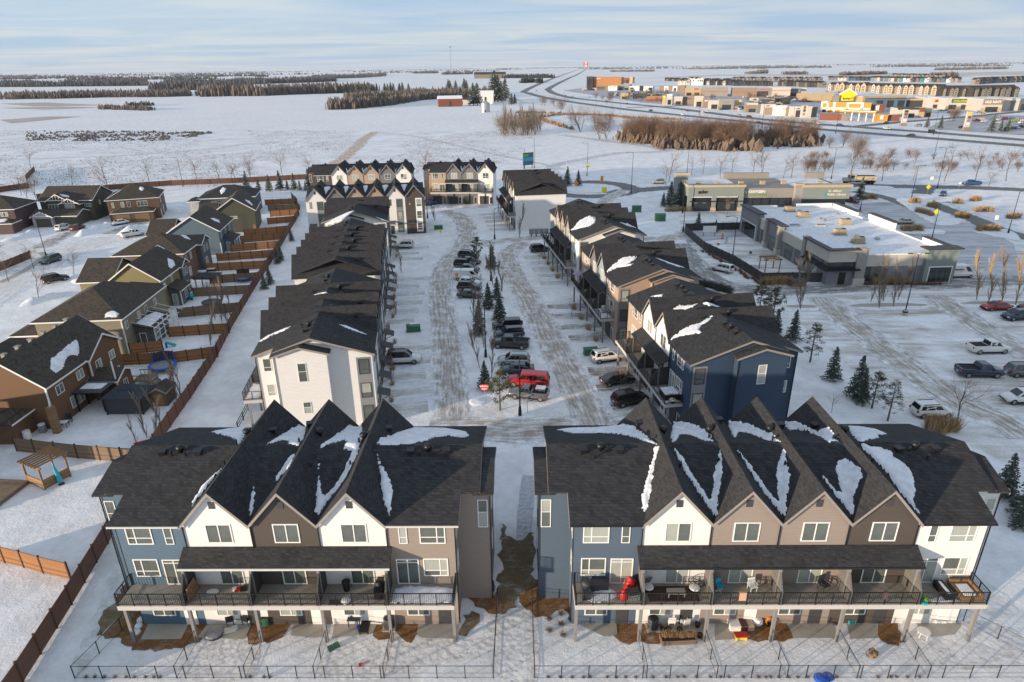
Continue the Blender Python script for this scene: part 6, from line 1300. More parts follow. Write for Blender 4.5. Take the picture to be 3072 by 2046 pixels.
# car park bank: spruces and pines
for lab, p, h in [('spruce by the blue block with a bluish crown', q(3, 2, 310, 800), 5.6), ('spruce standing alone on the snowy car park bank', q(3, 2, 655, 1150), 5.4), ('spruce of the pair on the car park bank', q(3, 2, 870, 1300), 6.4), ('smaller spruce of the pair on the car park bank', q(3, 3, 910, 165), 5.2), ('small bluish spruce right beside the blue roof', q(3, 2, 160, 735), 4.6), ('spruce brushing the right end of the front block', q(3, 3, 2160, 1010), 5.6), ('spruce at the frame edge beside the front block', q(3, 3, 2345, 1180), 6.2), ('low spruce behind the front block end', q(3, 3, 2300, 1270), 3.6)]: spruce(lab, p, h, group='spruces on the car park bank')
for lab, p, h in [('tall open pine above the car park bank', q(3, 2, 465, 990), 6.0), ('pine leaning over the bank beside the twin spruces', q(3, 3, 1010, 220), 5.0), ('bushy pine next to the white SUV', q(3, 3, 1150, 330), 5.2), ('pine behind the blue block roof', q(3, 2, 130, 640), 6.0), ('pine at the stop sign', q(3, 2, 20, 520), 5.0)]: pine(lab, p, h)
for i in range(26):
    t_ = i / 25; p = q(2, 2, 1740 + 300 * t_, 300 + 80 * t_); tuft('dark juniper clump along the drive behind the tan roof', p + Vector((random.uniform(-.6, .6), random.uniform(-.6, .6), 0)), 1.1, 'junipers along the drive', 'needle', 1.5)
bare('wide bare tree beside the dry grass tuft', q(3, 3, 1740, 395), 6.5, 'round'); bare('tiny bare sapling on the bank', q(3, 3, 655, 260), 2.6, 'round', 'bare saplings on the bank')
for i in range(16): tuft('dry grass clump under the wide bare tree', q(3, 3, random.uniform(1510, 1740), random.uniform(400, 440)), 1.7, 'grass under the bare tree', w_=.9)
# tree islands of the car park
for x, y in ((1075, 515), (1110, 455), (1200, 500), (1240, 440), (1000, 460)): bare('slim columnar aspen on the middle tree island', q(3, 2, x, y), 7, 'col', 'aspens on the middle tree island', 'aspen')
for x, y in ((1935, 440), (2040, 470), (2160, 460), (2280, 485)): bare('golden columnar aspen on the right tree island', q(3, 2, x, y), 8.5, 'col', 'aspens on the right tree island', 'straw')
for x, y in ((380, 525), (400, 440)): bare('columnar aspen on the first tree island', q(3, 2, x, y), 7.5, 'col', 'aspens on the first tree island', 'aspen')
for x in range(1020, 1360, 34):
    for k in range(2): tuft('dry grass clump along the nursery front wall', q(3, 2, x + random.uniform(-10, 10), 300), 1.4, 'grass along the nursery wall', w_=.9)
for x in range(50, 280, 20): tuft('dry grass clump at the playground corner', q(3, 2, x if x < 170 else x + 10, 305 + random.uniform(-8, 6)), 1.6, 'grass at the playground corner')
for x in range(890, 1640, 36): tuft('low red shrub along the nursery front', q(3, 2, x, 306), .6, 'red shrubs along the nursery', 'shrubred', 1.4)
for k in range(30): tuft('low red shrub along the playground fence', q(2, 2, 1820 + k * 16.5, 10 + k * 9.8).lerp(q(2, 2, 1790 + k * 16.5, 20 + k * 9.8), random.random()), .7, 'red shrubs along the playground fence', 'shrubred', 1.3)
for x0, x1, y, n in ((1280, 1460, 858, 12), (1945, 2140, 858, 12), (1760, 1870, 740, 9), (1350, 1440, 612, 8), (1405, 1560, 690, 9), (1510, 1590, 650, 7), (1740, 1810, 620, 6), (1925, 2085, 690, 10), (2210, 2320, 750, 9), (940, 1060, 580, 8), (1890, 1970, 595, 7)):
    for i in range(n): tuft('dry grass clump on the traffic islands', q(3, 1, x0 + (x1 - x0) * i / n, y + random.uniform(-6, 6) + (x0 < 1410 and x0 > 1400) * i * 5), 1.5, 'grass on the traffic islands')
for x in range(1470, 1710, 18): tuft('dry grass clump beside the salon shop', q(2, 1, x, 690 + random.uniform(-6, 4)), 1.3, 'grass beside the salon shop')
for lab, x, y, h in (('tall spruce beside the salon shop', 1500, 650, 8.5), ('broad spruce against the salon shop', 1580, 650, 9.0), ('small spruce beside the salon spruces', 1440, 640, 4.5), ('spruce behind the playground board', 1745, 850, 5.0), ('tiny spruce in the playground corner', 1900, 870, 3.5)): spruce(lab, q(2, 1, x, y), h, group='spruces by the shops')
spruce('spruce beside the library wall', q(3, 1, 900, 585), 7.5, group='spruces by the shops'); spruce('left spruce on the roundabout island', q(2, 1, 595, 465), 7.5, group='spruces on the roundabout'); spruce('right spruce on the roundabout island', q(2, 1, 690, 462), 6.0, group='spruces on the roundabout')
bare('bare tree on the snowy shop corner', q(2, 1, 1998, 745), 6.5, 'round')
# roadside and field bare trees
for x, y, h in ((1490, 430, 11), (1465, 460, 9), (1690, 365, 7), (1790, 360, 8), (1945, 405, 9), (2050, 360, 8), (2230, 365, 8), (2310, 365, 9)): bare('bare roadside tree behind the salon shop', q(2, 1, x, y), h, 'round', 'roadside trees behind the shops')
for x, y, h in ((40, 365, 9), (230, 400, 8), (295, 400, 10), (530, 370, 8), (815, 400, 12), (1100, 420, 11), (1375, 415, 7), (1650, 425, 12), (1925, 420, 12), (2195, 420, 12), (2040, 480, 7)): bare('bare roadside tree along the cross road', q(3, 1, x, y), h, 'round', 'roadside trees along the cross road')
for x, y, h in ((270, 305, 9), (640, 460, 8), (975, 545, 12), (1320, 435, 9), (1740, 450, 10), (1945, 430, 9), (2050, 440, 8), (2215, 430, 9)): bare('bare tree along the field fence', q(0, 1, x, y), h, 'round', 'bare trees along the field fence')
for x, y, h in ((15, 410, 8), (155, 405, 9), (440, 395, 10), (680, 390, 9), (1700, 400, 12)): bare('bare tree along the field fence', q(1, 1, x, y), h, 'round', 'bare trees along the field fence')
for x, y in ((655, 232), (345, 443), (300, 165), (75, 280), (15, 130)): bare('bare street tree in the cul de sac', q(0, 2, x, y), 6, 'round', 'street trees in the cul de sac')
for x, y in ((245, 625), (310, 560), (190, 545), (330, 600)): bare('bare tree behind the grey green house', q(0, 1, x, y), 8, 'round', 'trees behind the grey green house')
for x, y, h in ((1520, 1270, 3.8), (1590, 1190, 4.2), (1480, 1300, 3.2)): bare('slender yard birch beside the brown shed', q(0, 2, x, y), h, 'col', 'yard birches', 'aspen')
for x, y, h in ((1300, 480, 5), (1380, 470, 4.6), (1440, 390, 4.6), (1215, 555, 3), (1560, 160, 5), (1600, 150, 4.6)): bare('slender yard birch beside the lane fence', q(0, 3, x, y), h, 'col', 'yard birches', 'aspen')
for x, y, h in ((1860, 840, 6.5), (1960, 640, 6.5), (2010, 640, 6.0), (1900, 620, 5.5), (2050, 620, 5)): bare('slender aspen in the middle back yards', q(0, 2, x, y), h, 'col', 'yard aspens', 'aspen')
M['rusttwig'] = plain('rust_twigs', (.20, .12, .075), .9, .3)
# the brown wood before the highway: each tree stands by itself
R_ = random.Random(12); WG = 'trees of the brown wood'
for i in range(190):
    t_ = R_.random(); u = R_.random(); bse = q(2, 1, 1120 + 1100 * t_, 40 + 80 * u * (1 if t_ > .25 else .5) + 35 * t_)
    bare('bare brown tree in the dense wood before the highway', bse, R_.uniform(9, 14.5), 'wood' if R_.random() < .7 else 'bush', WG, R_.choice(('twig', 'twig', 'rusttwig')))
for i in range(62): bare('bare brown tree in the dense wood before the highway', q(3, 1, 20 + 490 * R_.random(), 30 + 90 * R_.random()), R_.uniform(9, 14), 'wood', WG, R_.choice(('twig', 'rusttwig')))
for x, y, h in ((710, 1165, 18), (850, 1160, 14), (950, 1155, 13), (880, 1235, 14), (940, 1230, 13), (480, 945, 12), (560, 955, 11), (540, 1000, 12), (370, 930, 11), (395, 935, 10)): bare('round bare bush on the pond bank', q(2, 0, x, y), h, 'bush', 'bushes on the pond bank')
for i in range(42): bare('tall thin bare willow in the clump beside the field track', q(2, 0, 10 + 360 * R_.random(), 1150 + 60 * R_.random()), R_.uniform(9, 15), 'bush' if R_.random() < .5 else 'col', 'willows beside the field track', 'aspen')
for x, y, h in ((755, 120, 9), (635, 130, 6), (845, 235, 12), (870, 220, 10)): bare('lone bush in the snow below the highway', q(3, 1, x, y), h, 'bush', 'lone bushes below the highway', 'twig')
for i in range(70): bare('low brown bush along the ditch below the highway', q(3, 1, R_.choice((R_.uniform(390, 640), R_.uniform(900, 1250), R_.uniform(1280, 2354))), R_.uniform(205, 250) if i < 30 else R_.uniform(300, 345)), R_.uniform(2.5, 5), 'bush', 'bushes along the ditch', 'twig')
# ------------------------------------------------------------------ woods and belts too far off to count
def tuft_mass(name, label, spots, mat, hmin, hmax, wf=.45):
    mb = MB()
    spots = [p + Vector((R_.gauss(0, 1), R_.gauss(0, 1), 0)) * hmax * .35 * min(1, wf) for p in spots for _ in range(3)]
    for p in spots:
        h = R_.uniform(hmin * .5, hmax) * (.45 + .4 * R_.random()); w_ = h * wf * R_.uniform(.22, .5); a = R_.random() * 2; n = 4; b = len(mb.v)
        j = [R_.uniform(.5, 1.2) for _ in range(n)]; j2 = [R_.uniform(.4, 1.1) for _ in range(n)]
        mb.v += [(p.x + w_ * .55 * j[k] * cos(a + 1.57 * k), p.y + w_ * .55 * j[k] * sin(a + 1.57 * k), p.z - .5) for k in range(n)]
        mb.v += [(p.x + w_ * j2[k] * cos(a + .8 + 1.57 * k), p.y + w_ * j2[k] * sin(a + .8 + 1.57 * k), p.z + h * R_.uniform(.35, .7)) for k in range(n)]
        mb.v.append((p.x + R_.uniform(-.2, .2) * w_, p.y, p.z + h))
        for k in range(n): k2 = (k + 1) % n; mb.f += [(b + k, b + k2, b + n + k2, b + n + k), (b + n + k, b + n + k2, b + 2 * n)]
    return tag(mb.obj(name, mat), label, 'woodland', kind='stuff')
FARB = plain('far_wood_brown', (.140, .115, .098), .95, .4, .02); FARD = plain('far_wood_dark', (.095, .092, .095), .95, .4, .02); FARE = plain('far_spruce', (.040, .050, .042), .95, .4, .02)
def belt(c, pts, n, thick):
    o = []
    for i in range(n):
        t_ = R_.random() * (len(pts) - 1); k = int(t_); f = t_ - k; x = pts[k][0] + (pts[k + 1][0] - pts[k][0]) * f; y = pts[k][1] + (pts[k + 1][1] - pts[k][1]) * f
        o.append(q(c, 0, x, y - thick * R_.random() ** 1.4))
    return o
tuft_mass('woodland', 'brown bare shelter belt crossing the snowy field to the farm', belt(1, [(860, 970), (1100, 960), (1400, 930), (1650, 885), (1900, 868), (2300, 868)], 900, 20), FARB, 9, 16)
tuft_mass('woodland', 'grey bare wood behind the shelter belt', belt(1, [(1000, 905), (1300, 885), (1700, 850), (2350, 842)], 700, 20), FARB, 9, 17)
tuft_mass('woodland', 'long brown wood across the left field', belt(0, [(0, 880), (500, 872), (900, 862), (1400, 858), (1680, 850)], 1300, 34), FARB, 8, 15); tuft_mass('woodland', 'brown wood in front of the central fields', belt(0, [(1790, 855), (2000, 850), (2354, 848)], 500, 22) + belt(1, [(300, 845), (700, 830), (1240, 815)], 700, 22), FARB, 12, 24)
tuft_mass('woodland', 'dark far wood behind the left field', [p for p in belt(0, [(0, 770), (400, 768), (900, 762), (1300, 758)], 1500, 28) if mnoise.noise(Vector((p.x * .004, p.y * .004, 0))) > -.12], FARD, 14, 26); tuft_mass('woodland', 'dark wood stripes of the middle distance', belt(0, [(1450, 755), (1800, 750), (2354, 745)], 700, 12) + belt(0, [(1350, 800), (1800, 795), (2200, 790)], 600, 14) + belt(1, [(0, 745), (500, 735), (900, 720)], 800, 20) + belt(1, [(700, 700), (1100, 690), (1350, 672)], 700, 20), FARD, 14, 26)
tuft_mass('woodland', 'dark woods along the left horizon', [p for k in range(12) for p in belt(0, [(0, 655 + k * 6), (2354, 625 + k * 6)], 260, 2) if mnoise.noise(Vector((p.x * .0012, p.y * .0016, k * .5))) > .12], FARD, 14, 26, 1.2)
tuft_mass('woodland', 'dark woods along the middle horizon', [p for k in range(9) for p in belt(1, [(0, 628 + k * 5), (2354, 588 + k * 5)], 240, 2) if mnoise.noise(Vector((p.x * .0012, p.y * .0013, k * .5 + 7))) > .08] + belt(1, [(1600, 650), (1800, 648)], 120, 6) + belt(1, [(1850, 660), (2100, 655)], 90, 4), FARD, 14, 28, 1.2)
tuft_mass('woodland', 'dark woods along the right horizon', [p for c, y0, y1 in ((2, 592, 582), (3, 580, 556)) for k in range(6) for p in belt(c, [(0 if c == 2 else 0, y0 + k * 5), (2354, y1 + k * 5)], 300, 2) if mnoise.noise(Vector((p.x * .0009, p.y * .001, k * .5 + 3))) > .02], FARD, 16, 32, 1.4)
tuft_mass('woodland', 'bare copses in the fields behind the suburb', belt(2, [(980, 636), (1360, 632)], 260, 8) + belt(2, [(1660, 612), (1930, 612)], 200, 6) + belt(3, [(0, 636), (90, 634)], 70, 8) + belt(3, [(240, 660), (430, 658)], 120, 8) + belt(3, [(740, 668), (1130, 655)], 240, 8) + belt(3, [(1570, 622), (2190, 610)], 420, 12) + belt(3, [(1545, 685), (1740, 682)], 300, 12) + belt(2, [(2180, 655), (2354, 650)], 90, 5), FARB, 10, 18, .8)
tuft_mass('woodland', 'dark conifer belt beside the highway', belt(2, [(10, 692), (250, 690), (480, 690)], 300, 8) + belt(2, [(190, 735), (290, 730)], 80, 6) + belt(2, [(330, 735), (365, 733)], 30, 4), FARE, 9, 22, .5); tuft_mass('woodland', 'reedy bushes around the frozen pond', belt(2, [(340, 1045), (400, 1075), (480, 1100), (640, 1150)], 160, 8) + belt(2, [(340, 1045), (500, 1018), (800, 1020), (1000, 1030), (1150, 1050), (1600, 1060)], 280, 6) + belt(2, [(150, 998), (340, 1000), (800, 1018)], 120, 3), plain('reeds', (.30, .185, .085), .95, .4, .2), 1.5, 3.2, .9)
tuft_mass('woodland', 'small brown bushes in the left field', belt(0, [(900, 965), (1330, 978)], 120, 8) + belt(0, [(1150, 940), (1330, 935)], 60, 6), FARB, 4, 8, .8)
for x, y, h in ((1270, 822, 17), (1340, 820, 18), (1392, 820, 19), (1415, 820, 18), (1470, 818, 18), (1495, 818, 19), (1550, 818, 17), (1900, 800, 22), (1915, 800, 20), (1965, 800, 20), (2040, 800, 24), (2060, 800, 20), (2005, 870, 18), (2120, 930, 26), (2155, 930, 26), (2305, 900, 40), (2335, 900, 34), (2310, 760, 30), (1160, 825, 17), (1200, 825, 17), (1100, 826, 16), (1050, 826, 16), (1235, 824, 16), (1365, 821, 17)): spruce('dark spruce in the farm windbreak row', q(1, 0, x, y), h, 0, 'spruces of the farm windbreak', 1.3)
for x, y, h in ((10, 890, 26), (45, 885, 30), (100, 925, 14), (130, 915, 12), (-20, 900, 28)): spruce('dark spruce at the farm entrance beside the highway', q(2, 0, x, y), h, 0, 'spruces at the farm entrance', 1.2)
for x, y, h in ((1495, 1128, 8), (1612, 1136, 9), (2065, 1165, 11), (2140, 1168, 8), (2205, 1165, 9)): spruce('spruce before the shopping centre car park', q(3, 0, x, y), h, 0, 'spruces before the shopping centre')
for x, y in ((1720, 1070), (1690, 1065), (1740, 1072)): bare('brown bush beside the pylon signs', q(3, 0, x, y), 9, 'bush', 'bushes beside the pylon signs', 'twig')
# rubble field
mb = MB()
for i in range(1500):
    t_ = R_.random(); x = 230 + 1640 * t_ ; y = 1158 + 86 * R_.random() * min(1, (1.02 - t_) * 2.2 + .25) + 10 * t_; p = q(0, 0, x, y); s_ = R_.uniform(.3, 1.3)
    if mnoise.noise(Vector((p.x * .09, p.y * .05, 0))) < -.12: continue
    b = len(mb.v)
    mb.v += [(p.x + s_ * R_.uniform(.6, 1.2) * cos(a), p.y + s_ * R_.uniform(.6, 1.2) * sin(a), R_.uniform(-.2, .2)) for a in (0, 1.57, 3.14, 4.71)] + [(p.x + R_.uniform(-.4, .4) * s_, p.y + R_.uniform(-.4, .4) * s_, s_ * R_.uniform(.5, 1.1)) for _ in range(2)]
    mb.f += [(b, b + 1, b + 4), (b + 1, b + 2, b + 5, b + 4), (b + 2, b + 3, b + 5), (b + 3, b, b + 4, b + 5)]
tag(mb.obj('rubble', plain('rubble', (.13, .115, .10), .95, .6, .3)), 'wide dark field of rubble lying in the snow', 'rubble', kind='stuff')

# dry grass blades standing out of the field snow
mb = MB()
for i in range(16000):
    x, y = R_.uniform(-100, 1700), 392 + 170 * R_.random() ** 1.3; p = g(x, y)
    if x > 1620 - (y - 392) * 1.2 or mnoise.noise(Vector((p.x * .02, p.y * .012, 2))) < -.1 or (p.y < 262 and p.x > -72): continue
    for k in range(2): a = R_.random() * 6.28; w_ = R_.uniform(.08, .22); h = R_.uniform(.12, .4); b = len(mb.v); dx, dy = R_.gauss(0, .5), R_.gauss(0, .5); mb.v += [(p.x + dx - w_ * cos(a), p.y + dy - w_ * sin(a), 0.02), (p.x + dx + w_ * cos(a), p.y + dy + w_ * sin(a), .02), (p.x + dx + R_.gauss(0, .1), p.y + dy, h)]; mb.f.append((b, b + 1, b + 2))
tag(mb.obj('stubble', M['twig']), 'thin dry stubble poking through the field snow', 'stubble', kind='stuff')

for i in range(60): bare('small bare tree among the shops of the retail park', k5(R_.choice((1750, 2200)), R_.uniform(100, 2300), R_.uniform(440, 600)), R_.uniform(5, 9), 'bush', 'bare trees of the retail park', 'twig')

tuft_mass('undergrowth', 'tangled brown undergrowth at the foot of the dense wood', [q(2, 1, 1120 + 1100 * t_, 45 + 80 * R_.random() * (1 if t_ > .25 else .5) + 35 * t_) for t_ in (R_.random() for _ in range(420))] + [q(3, 1, 20 + 490 * R_.random(), 30 + 90 * R_.random()) for _ in range(140)], plain('undergrowth', (.16, .115, .085), .95, .4, .2), 3, 9, .9)
# ------------------------------------------------------------------ driveway pads along the rows
def pads(origin, n, y0, y1, mt, w_=2.9, off=.5):
    for i in range(n):
        x = (i + off) * U; a, b = origin(x + random.uniform(-.4, .4), y0), origin(x + random.uniform(-.5, .5), y1 * random.uniform(.82, 1.05)); ribbon('driveway', [a, a.lerp(b, .5), b], w_ * random.uniform(.75, 1.25), .005 + .002 * (i % 2), M[mt], 1.2, .5)
def frame_of(T):
    l, r = T.location.copy(), T.rotation_euler.z
    return lambda x, y, z=0.0: Vector((l.x + x * cos(r) - y * sin(r), l.y + x * sin(r) + y * cos(r), z))
for T, n in ((L1, 5), (L2, 6), (L3, 3)): pads(frame_of(T), n, DP + .5, DP + 8.5, 'pad')
for T, n in ((R1, 4), (R2, 4), (R3, 5), (R4, 5)): pads(frame_of(T), n, -.1, -7.0, 'wetpad' if T in (R1, R2) else 'pad', 3.4, .42)
pads(frame_of(BR), 4, -.1, -7, 'pad', 3.4, .42)
fl, fr = frame_of(FL), frame_of(FR)
# ------------------------------------------------------------------ front yards: patios, bark mulch, churned snow
def patch(name, c, s_, z, mt, jit=.25, kind='structure'):
    v = [float(t) for t in s_.split()]; return sheet(name, [q(c, 4, v[i], v[i + 1]) for i in range(0, len(v), 2)], z, M[mt], kind, jit=jit)
M['churn'] = snowm('churned_snow', (.90, .89, .885), 1.3, .55, (.30, .19, .10), .5, .4, clumps=.9)
M['thin'] = snowm('thin_snow', SNOW, .8, .6, (.15, .14, .07), .95, .35, clumps=.6); M['moss'] = snowm('winter_turf', (.24, .175, .10), 2.0, .9, (.62, .60, .58), .85, .6, fs=1.0)
for c, s_ in ((0, '1630 1300 2000 1180 2230 1230 2120 1540 1560 1540'), (1, '820 1250 1340 1200 1300 1520 750 1520'), (1, '1390 1130 1700 1190 1900 1200 2120 1200 2250 1000 2280 1290 1560 1460 1350 1480'), (2, '-10 960 300 960 310 1560 100 1568 0 1568')): patch('snow', c, s_, .006, 'churn')
for c, s_ in ((0, '1090 330 1180 600 1000 900 830 1230 700 1480 640 1440 800 1000 960 640'), (3, '1830 640 2100 780 2250 980 2000 1000 1850 800'), (3, '1350 1180 1900 1050 2290 1180 2290 1430 1500 1420')): patch('snow', c, s_, .005, 'thin', .5)
for c, s_ in ((0, '1040 940 1200 900 1820 1000 1980 1010 1780 1190 1500 1290 1100 1280 1050 1200 900 1180 940 1120'), (0, '2190 1010 2320 1060 2300 1230 2120 1180'), (1, '200 1010 520 1010 500 1090 420 1180 250 1240 110 1200 150 1050'), (1, '1390 1030 1600 1020 1590 1160 1500 1230 1380 1110'), (1, '1220 1020 1320 1040 1370 1180 1210 1170'), (2, '180 800 290 690 600 705 650 1090 560 960 420 980 310 1030 260 960 200 930'), (2, '990 1035 1190 1035 1240 1220 1060 1240 1000 1120'), (2, '1230 1030 1400 1100 1400 1230 1240 1220'), (2, '2120 1120 2300 1060 2440 1190 2290 1200 2130 1200'), (3, '170 1020 240 1030 300 1190 180 1200'), (3, '980 1015 1160 1015 1270 1210 1080 1220'), (1, '2000 820 2290 810 2297 960 2100 930')): patch('mulch_bed', c, s_, .010, 'mulch', .6)
for c, s_ in ((0, '830 1180 900 1000 1070 740 1190 610 1220 700 1050 930 900 1170'), (1, '1960 1010 2060 960 2140 1070 2050 1140 1950 1140'), (2, '25 180 90 330 200 330 285 300 290 700 210 830 110 950 -10 970 -15 560 0 300')): patch('turf', c, s_, .014, 'moss', .8)
for c, s_ in ((0, '1310 1000 1660 1005 1560 1200 1210 1205 1250 1130'), (0, '1830 1010 2190 1010 2110 1200 1790 1190 1700 1190'), (1, '520 1015 800 1010 790 1170 700 1190 500 1170'), (1, '880 1020 1260 1020 1200 1150 850 1190'), (1, '1600 1020 1940 1025 1940 1200 1620 1190 1580 1160'), (2, '660 1035 1000 1030 1010 1160 900 1180 800 1130 690 1080'), (2, '1350 1010 1780 1010 1790 1200 1420 1210'), (2, '1850 1020 2290 1020 2200 1180 1850 1210'), (3, '230 1010 620 1015 700 1190 310 1190'), (3, '760 1010 980 1010 1070 1190 800 1200'), (3, '1350 1010 1700 1010 1760 1080 1700 1160 1500 1180 1400 1140')): patch('patio', c, s_, .020, 'concrete', 0)
# chain-link fences
def chain(label, a, b, h=1.15, step=1.9):
    a, b = Vector(a), Vector(b); L = (b - a).length; d = (b - a) / L; n = max(1, round(L / step)); T = thing('chain_link_fence', label, 'fence', a, atan2(d.y, d.x), 'chain link fences of the front yards')
    for k in range(n + 1): MB().tube((L * k / n, 0, 0), (L * k / n, 0, h + .05), .035, .035, 6).obj('post', M['black'], T)
    MB().tube((0, 0, h), (L, 0, h), .022, .022, 5).obj('top_rail', M['black'], T); MB().tube((0, 0, .08), (L, 0, .08), .012, .012, 4).obj('bottom_wire', M['black'], T)
    m = MB(); s_ = .16; k = 0
    while k * s_ < L + h:
        x0 = k * s_
        for sg in (1, -1):
            xa, za, xb, zb = (x0 - h, .06, x0, h) if sg > 0 else (x0, .06, x0 - h, h)
            pts = []
            if xa < 0 or xb < 0 or xa > L or xb > L:
                f = lambda x: za + (zb - za) * (x - xa) / (xb - xa)
                xl, xh = max(0, min(xa, xb)), min(L, max(xa, xb))
                if xh - xl < .02: continue
                pts = [(xl, 0, f(xl)), (xh, 0, f(xh))]
            else: pts = [(xa, 0, za), (xb, 0, zb)]
            m.tube(pts[0], pts[1], .0022, .0022, 3, False)
        k += 1
    m.obj('wire_mesh', M['grey'], T); return T
yf = -4.78; fw = lambda x, y: fl(x, y)
chain('chain link fence along the foot of the taupe and white block yards', fl(-2.35, yf), fl(26.85, yf)); chain('chain link fence along the foot of the right hand block yards', fr(-2.9, yf), fr(40.0, yf))
for i, l_ in zip(range(1, 5), ('blue and the first white unit', 'first white and the brown unit', 'brown and the second white unit', 'second white and the taupe unit')): chain('chain link divider between the ' + l_, fl(i * U, -1.7), fl(i * U, yf))
for i, l_ in zip(range(1, 6), ('navy and white unit', 'white and first taupe unit', 'two taupe units', 'second taupe and dark brown unit', 'dark brown and white unit')): chain('chain link divider between the %s yards' % l_, fr(i * U, -1.7), fr(i * U, yf))
chain('chain link fence climbing beside the blue end unit', fl(-2.35, yf), fl(-.9, 1.5)); chain('chain link fence beside the taupe end along the middle path', fl(26.85, yf), fl(26.95, 2.5)); chain('chain link fence beside the navy end along the middle path', fr(-2.9, yf), fr(-2.95, 3.2)); chain('chain link fence running down the bank past the white end', fr(29.6, .2), fr(34.0, yf))
# ------------------------------------------------------------------ small things
def item(name, label, cat, p, rz, parts, group=None):
    T = thing(name, label, cat, p, rz, group)
    for nm, mt, b in parts:
        m = MB()
        for x in ([b] if not isinstance(b, list) else b):
            if len(x) == 6: m.box(*x)
            elif len(x) == 4: m.tube(x[0], x[1], x[2], x[3], 8)
            else: m.lathe(x[0], 12, x[1])
        m.obj(nm, M[mt] if isinstance(mt, str) else mt, T)
    return T
def chair(label, p, rz, mt='black', group=None, s_=1.0):
    T = item('chair', label, 'chair', p, rz, [('seat', mt, (-.27, .27, -.26, .26, .40, .46)), ('backrest', mt, (-.27, .27, .22, .28, .46, .95))] + [('leg', mt, (x - .02, x + .02, y - .02, y + .02, 0, .4)) for x in (-.23, .23) for y in (-.22, .24)] + [('armrest', mt, (x - .025, x + .025, -.2, .24, .60, .64)) for x in (-.26, .26)], group); T.scale = (s_,) * 3; return T
def table(label, p, rz, w_=1.2, d_=.8, h=.7, mt='dark', top=None):
    return item('table', label, 'table', p, rz, [('table_top', top or mt, (-w_ / 2, w_ / 2, -d_ / 2, d_ / 2, h - .05, h))] + [('leg', mt, (x - .03, x + .03, y - .03, y + .03, 0, h - .05)) for x in (-w_ / 2 + .08, w_ / 2 - .08) for y in (-d_ / 2 + .08, d_ / 2 - .08)])
def bbq(label, p, rz, mt='black'):
    return item('barbecue', label, 'barbecue', p, rz, [('cabinet', mt, (-.55, .55, -.3, .3, .08, .85)), ('lid', mt, [([(.34, 0), (.33, .18), (.22, .34), (.02, .38)], (0, 0, .85))]), ('shelf', mt, (-.85, -.55, -.25, .25, .78, .84)), ('shelf', mt, (.55, .85, -.25, .25, .78, .84)), ('wheel', 'rubber', [((-.5, -.3, .09), (-.5, .3, .09), .09, .09)])])
def aircon(label, p): return item('air_conditioner', label, 'air conditioner', p, 0, [('cabinet', 'dark', [([(.40, 0), (.42, .05), (.42, .8), (.38, .86)], (0, 0, .05))]), ('fan_grille', 'black', [([(.30, 0), (.30, .03), (.05, .05)], (0, 0, .91))]), ('pad', 'concrete', (-.5, .5, -.5, .5, 0, .06))])
DZ = 3.935
T = item('rug', 'oval grey rug on the first white unit deck', 'rug', fl(6.3, -.75, DZ), 0, [('border', 'grey', [([(.62, 0), (.6, .015), (.02, .016)], (0, 0, 0))]), ('centre', 'white', [([(.45, .016), (.44, .024), (.02, .025)], (0, 0, 0))])]); T.scale = (1, .62, 1)
item('toy_pile', 'red and black folded toys on the first white unit deck', 'toys', fl(8.2, -.55, DZ), .2, [('toy', 'red', (-.3, .25, -.2, .15, 0, .14)), ('toy', 'black', (.1, .55, -.25, .1, 0, .22)), ('toy', 'white', (-.5, -.2, -.1, .2, 0, .16))])
item('wooden_board', 'brown boards leaning on the screen of the first white unit', 'boards', fl(5.1, -1.2, DZ), 0, [('board', 'timber', (-.05, .05, -.6, .6, 0, 1.2)), ('board', 'timber', (.06, .12, -.5, .7, 0, .9))])
item('bin', 'black lidded bin on the second white unit deck', 'bin', fl(16.1, -.6, DZ), 0, [('body', 'black', [([(.22, 0), (.28, .75)], (0, 0, 0))]), ('lid', 'black', [([(.31, .75), (.31, .82), (.2, .9), (.02, .92)], (0, 0, 0))])])
bbq('covered black barbecue on the second white unit deck', fl(18.6, -1.0, DZ), pi / 2); item('mat', 'dark mat with a pale bag on the second white unit deck', 'mat', fl(16.0, -1.75, DZ), 0, [('mat', 'dark', (-.9, .5, -.3, .2, 0, .02)), ('bag', 'white', [([(.3, 0), (.35, .08), (.2, .2), (.02, .22)], (.3, 0, .02))])])
for x, y in ((13.2, -.15), (13.4, .0)): pass
drape([(19.5, -1.9), (19.6, -.5), (20.6, -.25), (22.5, -.3), (23.9, -.5), (23.9, -1.7), (23, -2.0), (21, -2.0)], lambda x, y: 3.94, FL, th=.12); drape([(.9, -1.6), (1.6, -.7), (2.6, -.5), (3.2, -1.0), (2.4, -1.8), (1.4, -1.95)], lambda x, y: 3.94, FR, th=.10); drape([(24.9, -1.7), (26.6, -1.2), (27.2, -1.9), (25.4, -2.0)], lambda x, y: 3.94, FR, th=.05)
bbq('barbecue under a grey cover on the navy unit deck', fr(.85, -1.1, DZ), pi / 2, 'dark'); item('storage_bench', 'dark grey storage bench on the navy unit deck', 'bench', fr(1.9, -.5, DZ), 0, [('box', 'dark', (-.65, .65, -.3, .3, 0, .55)), ('lid', 'dark', (-.68, .68, -.33, .33, .55, .62))])
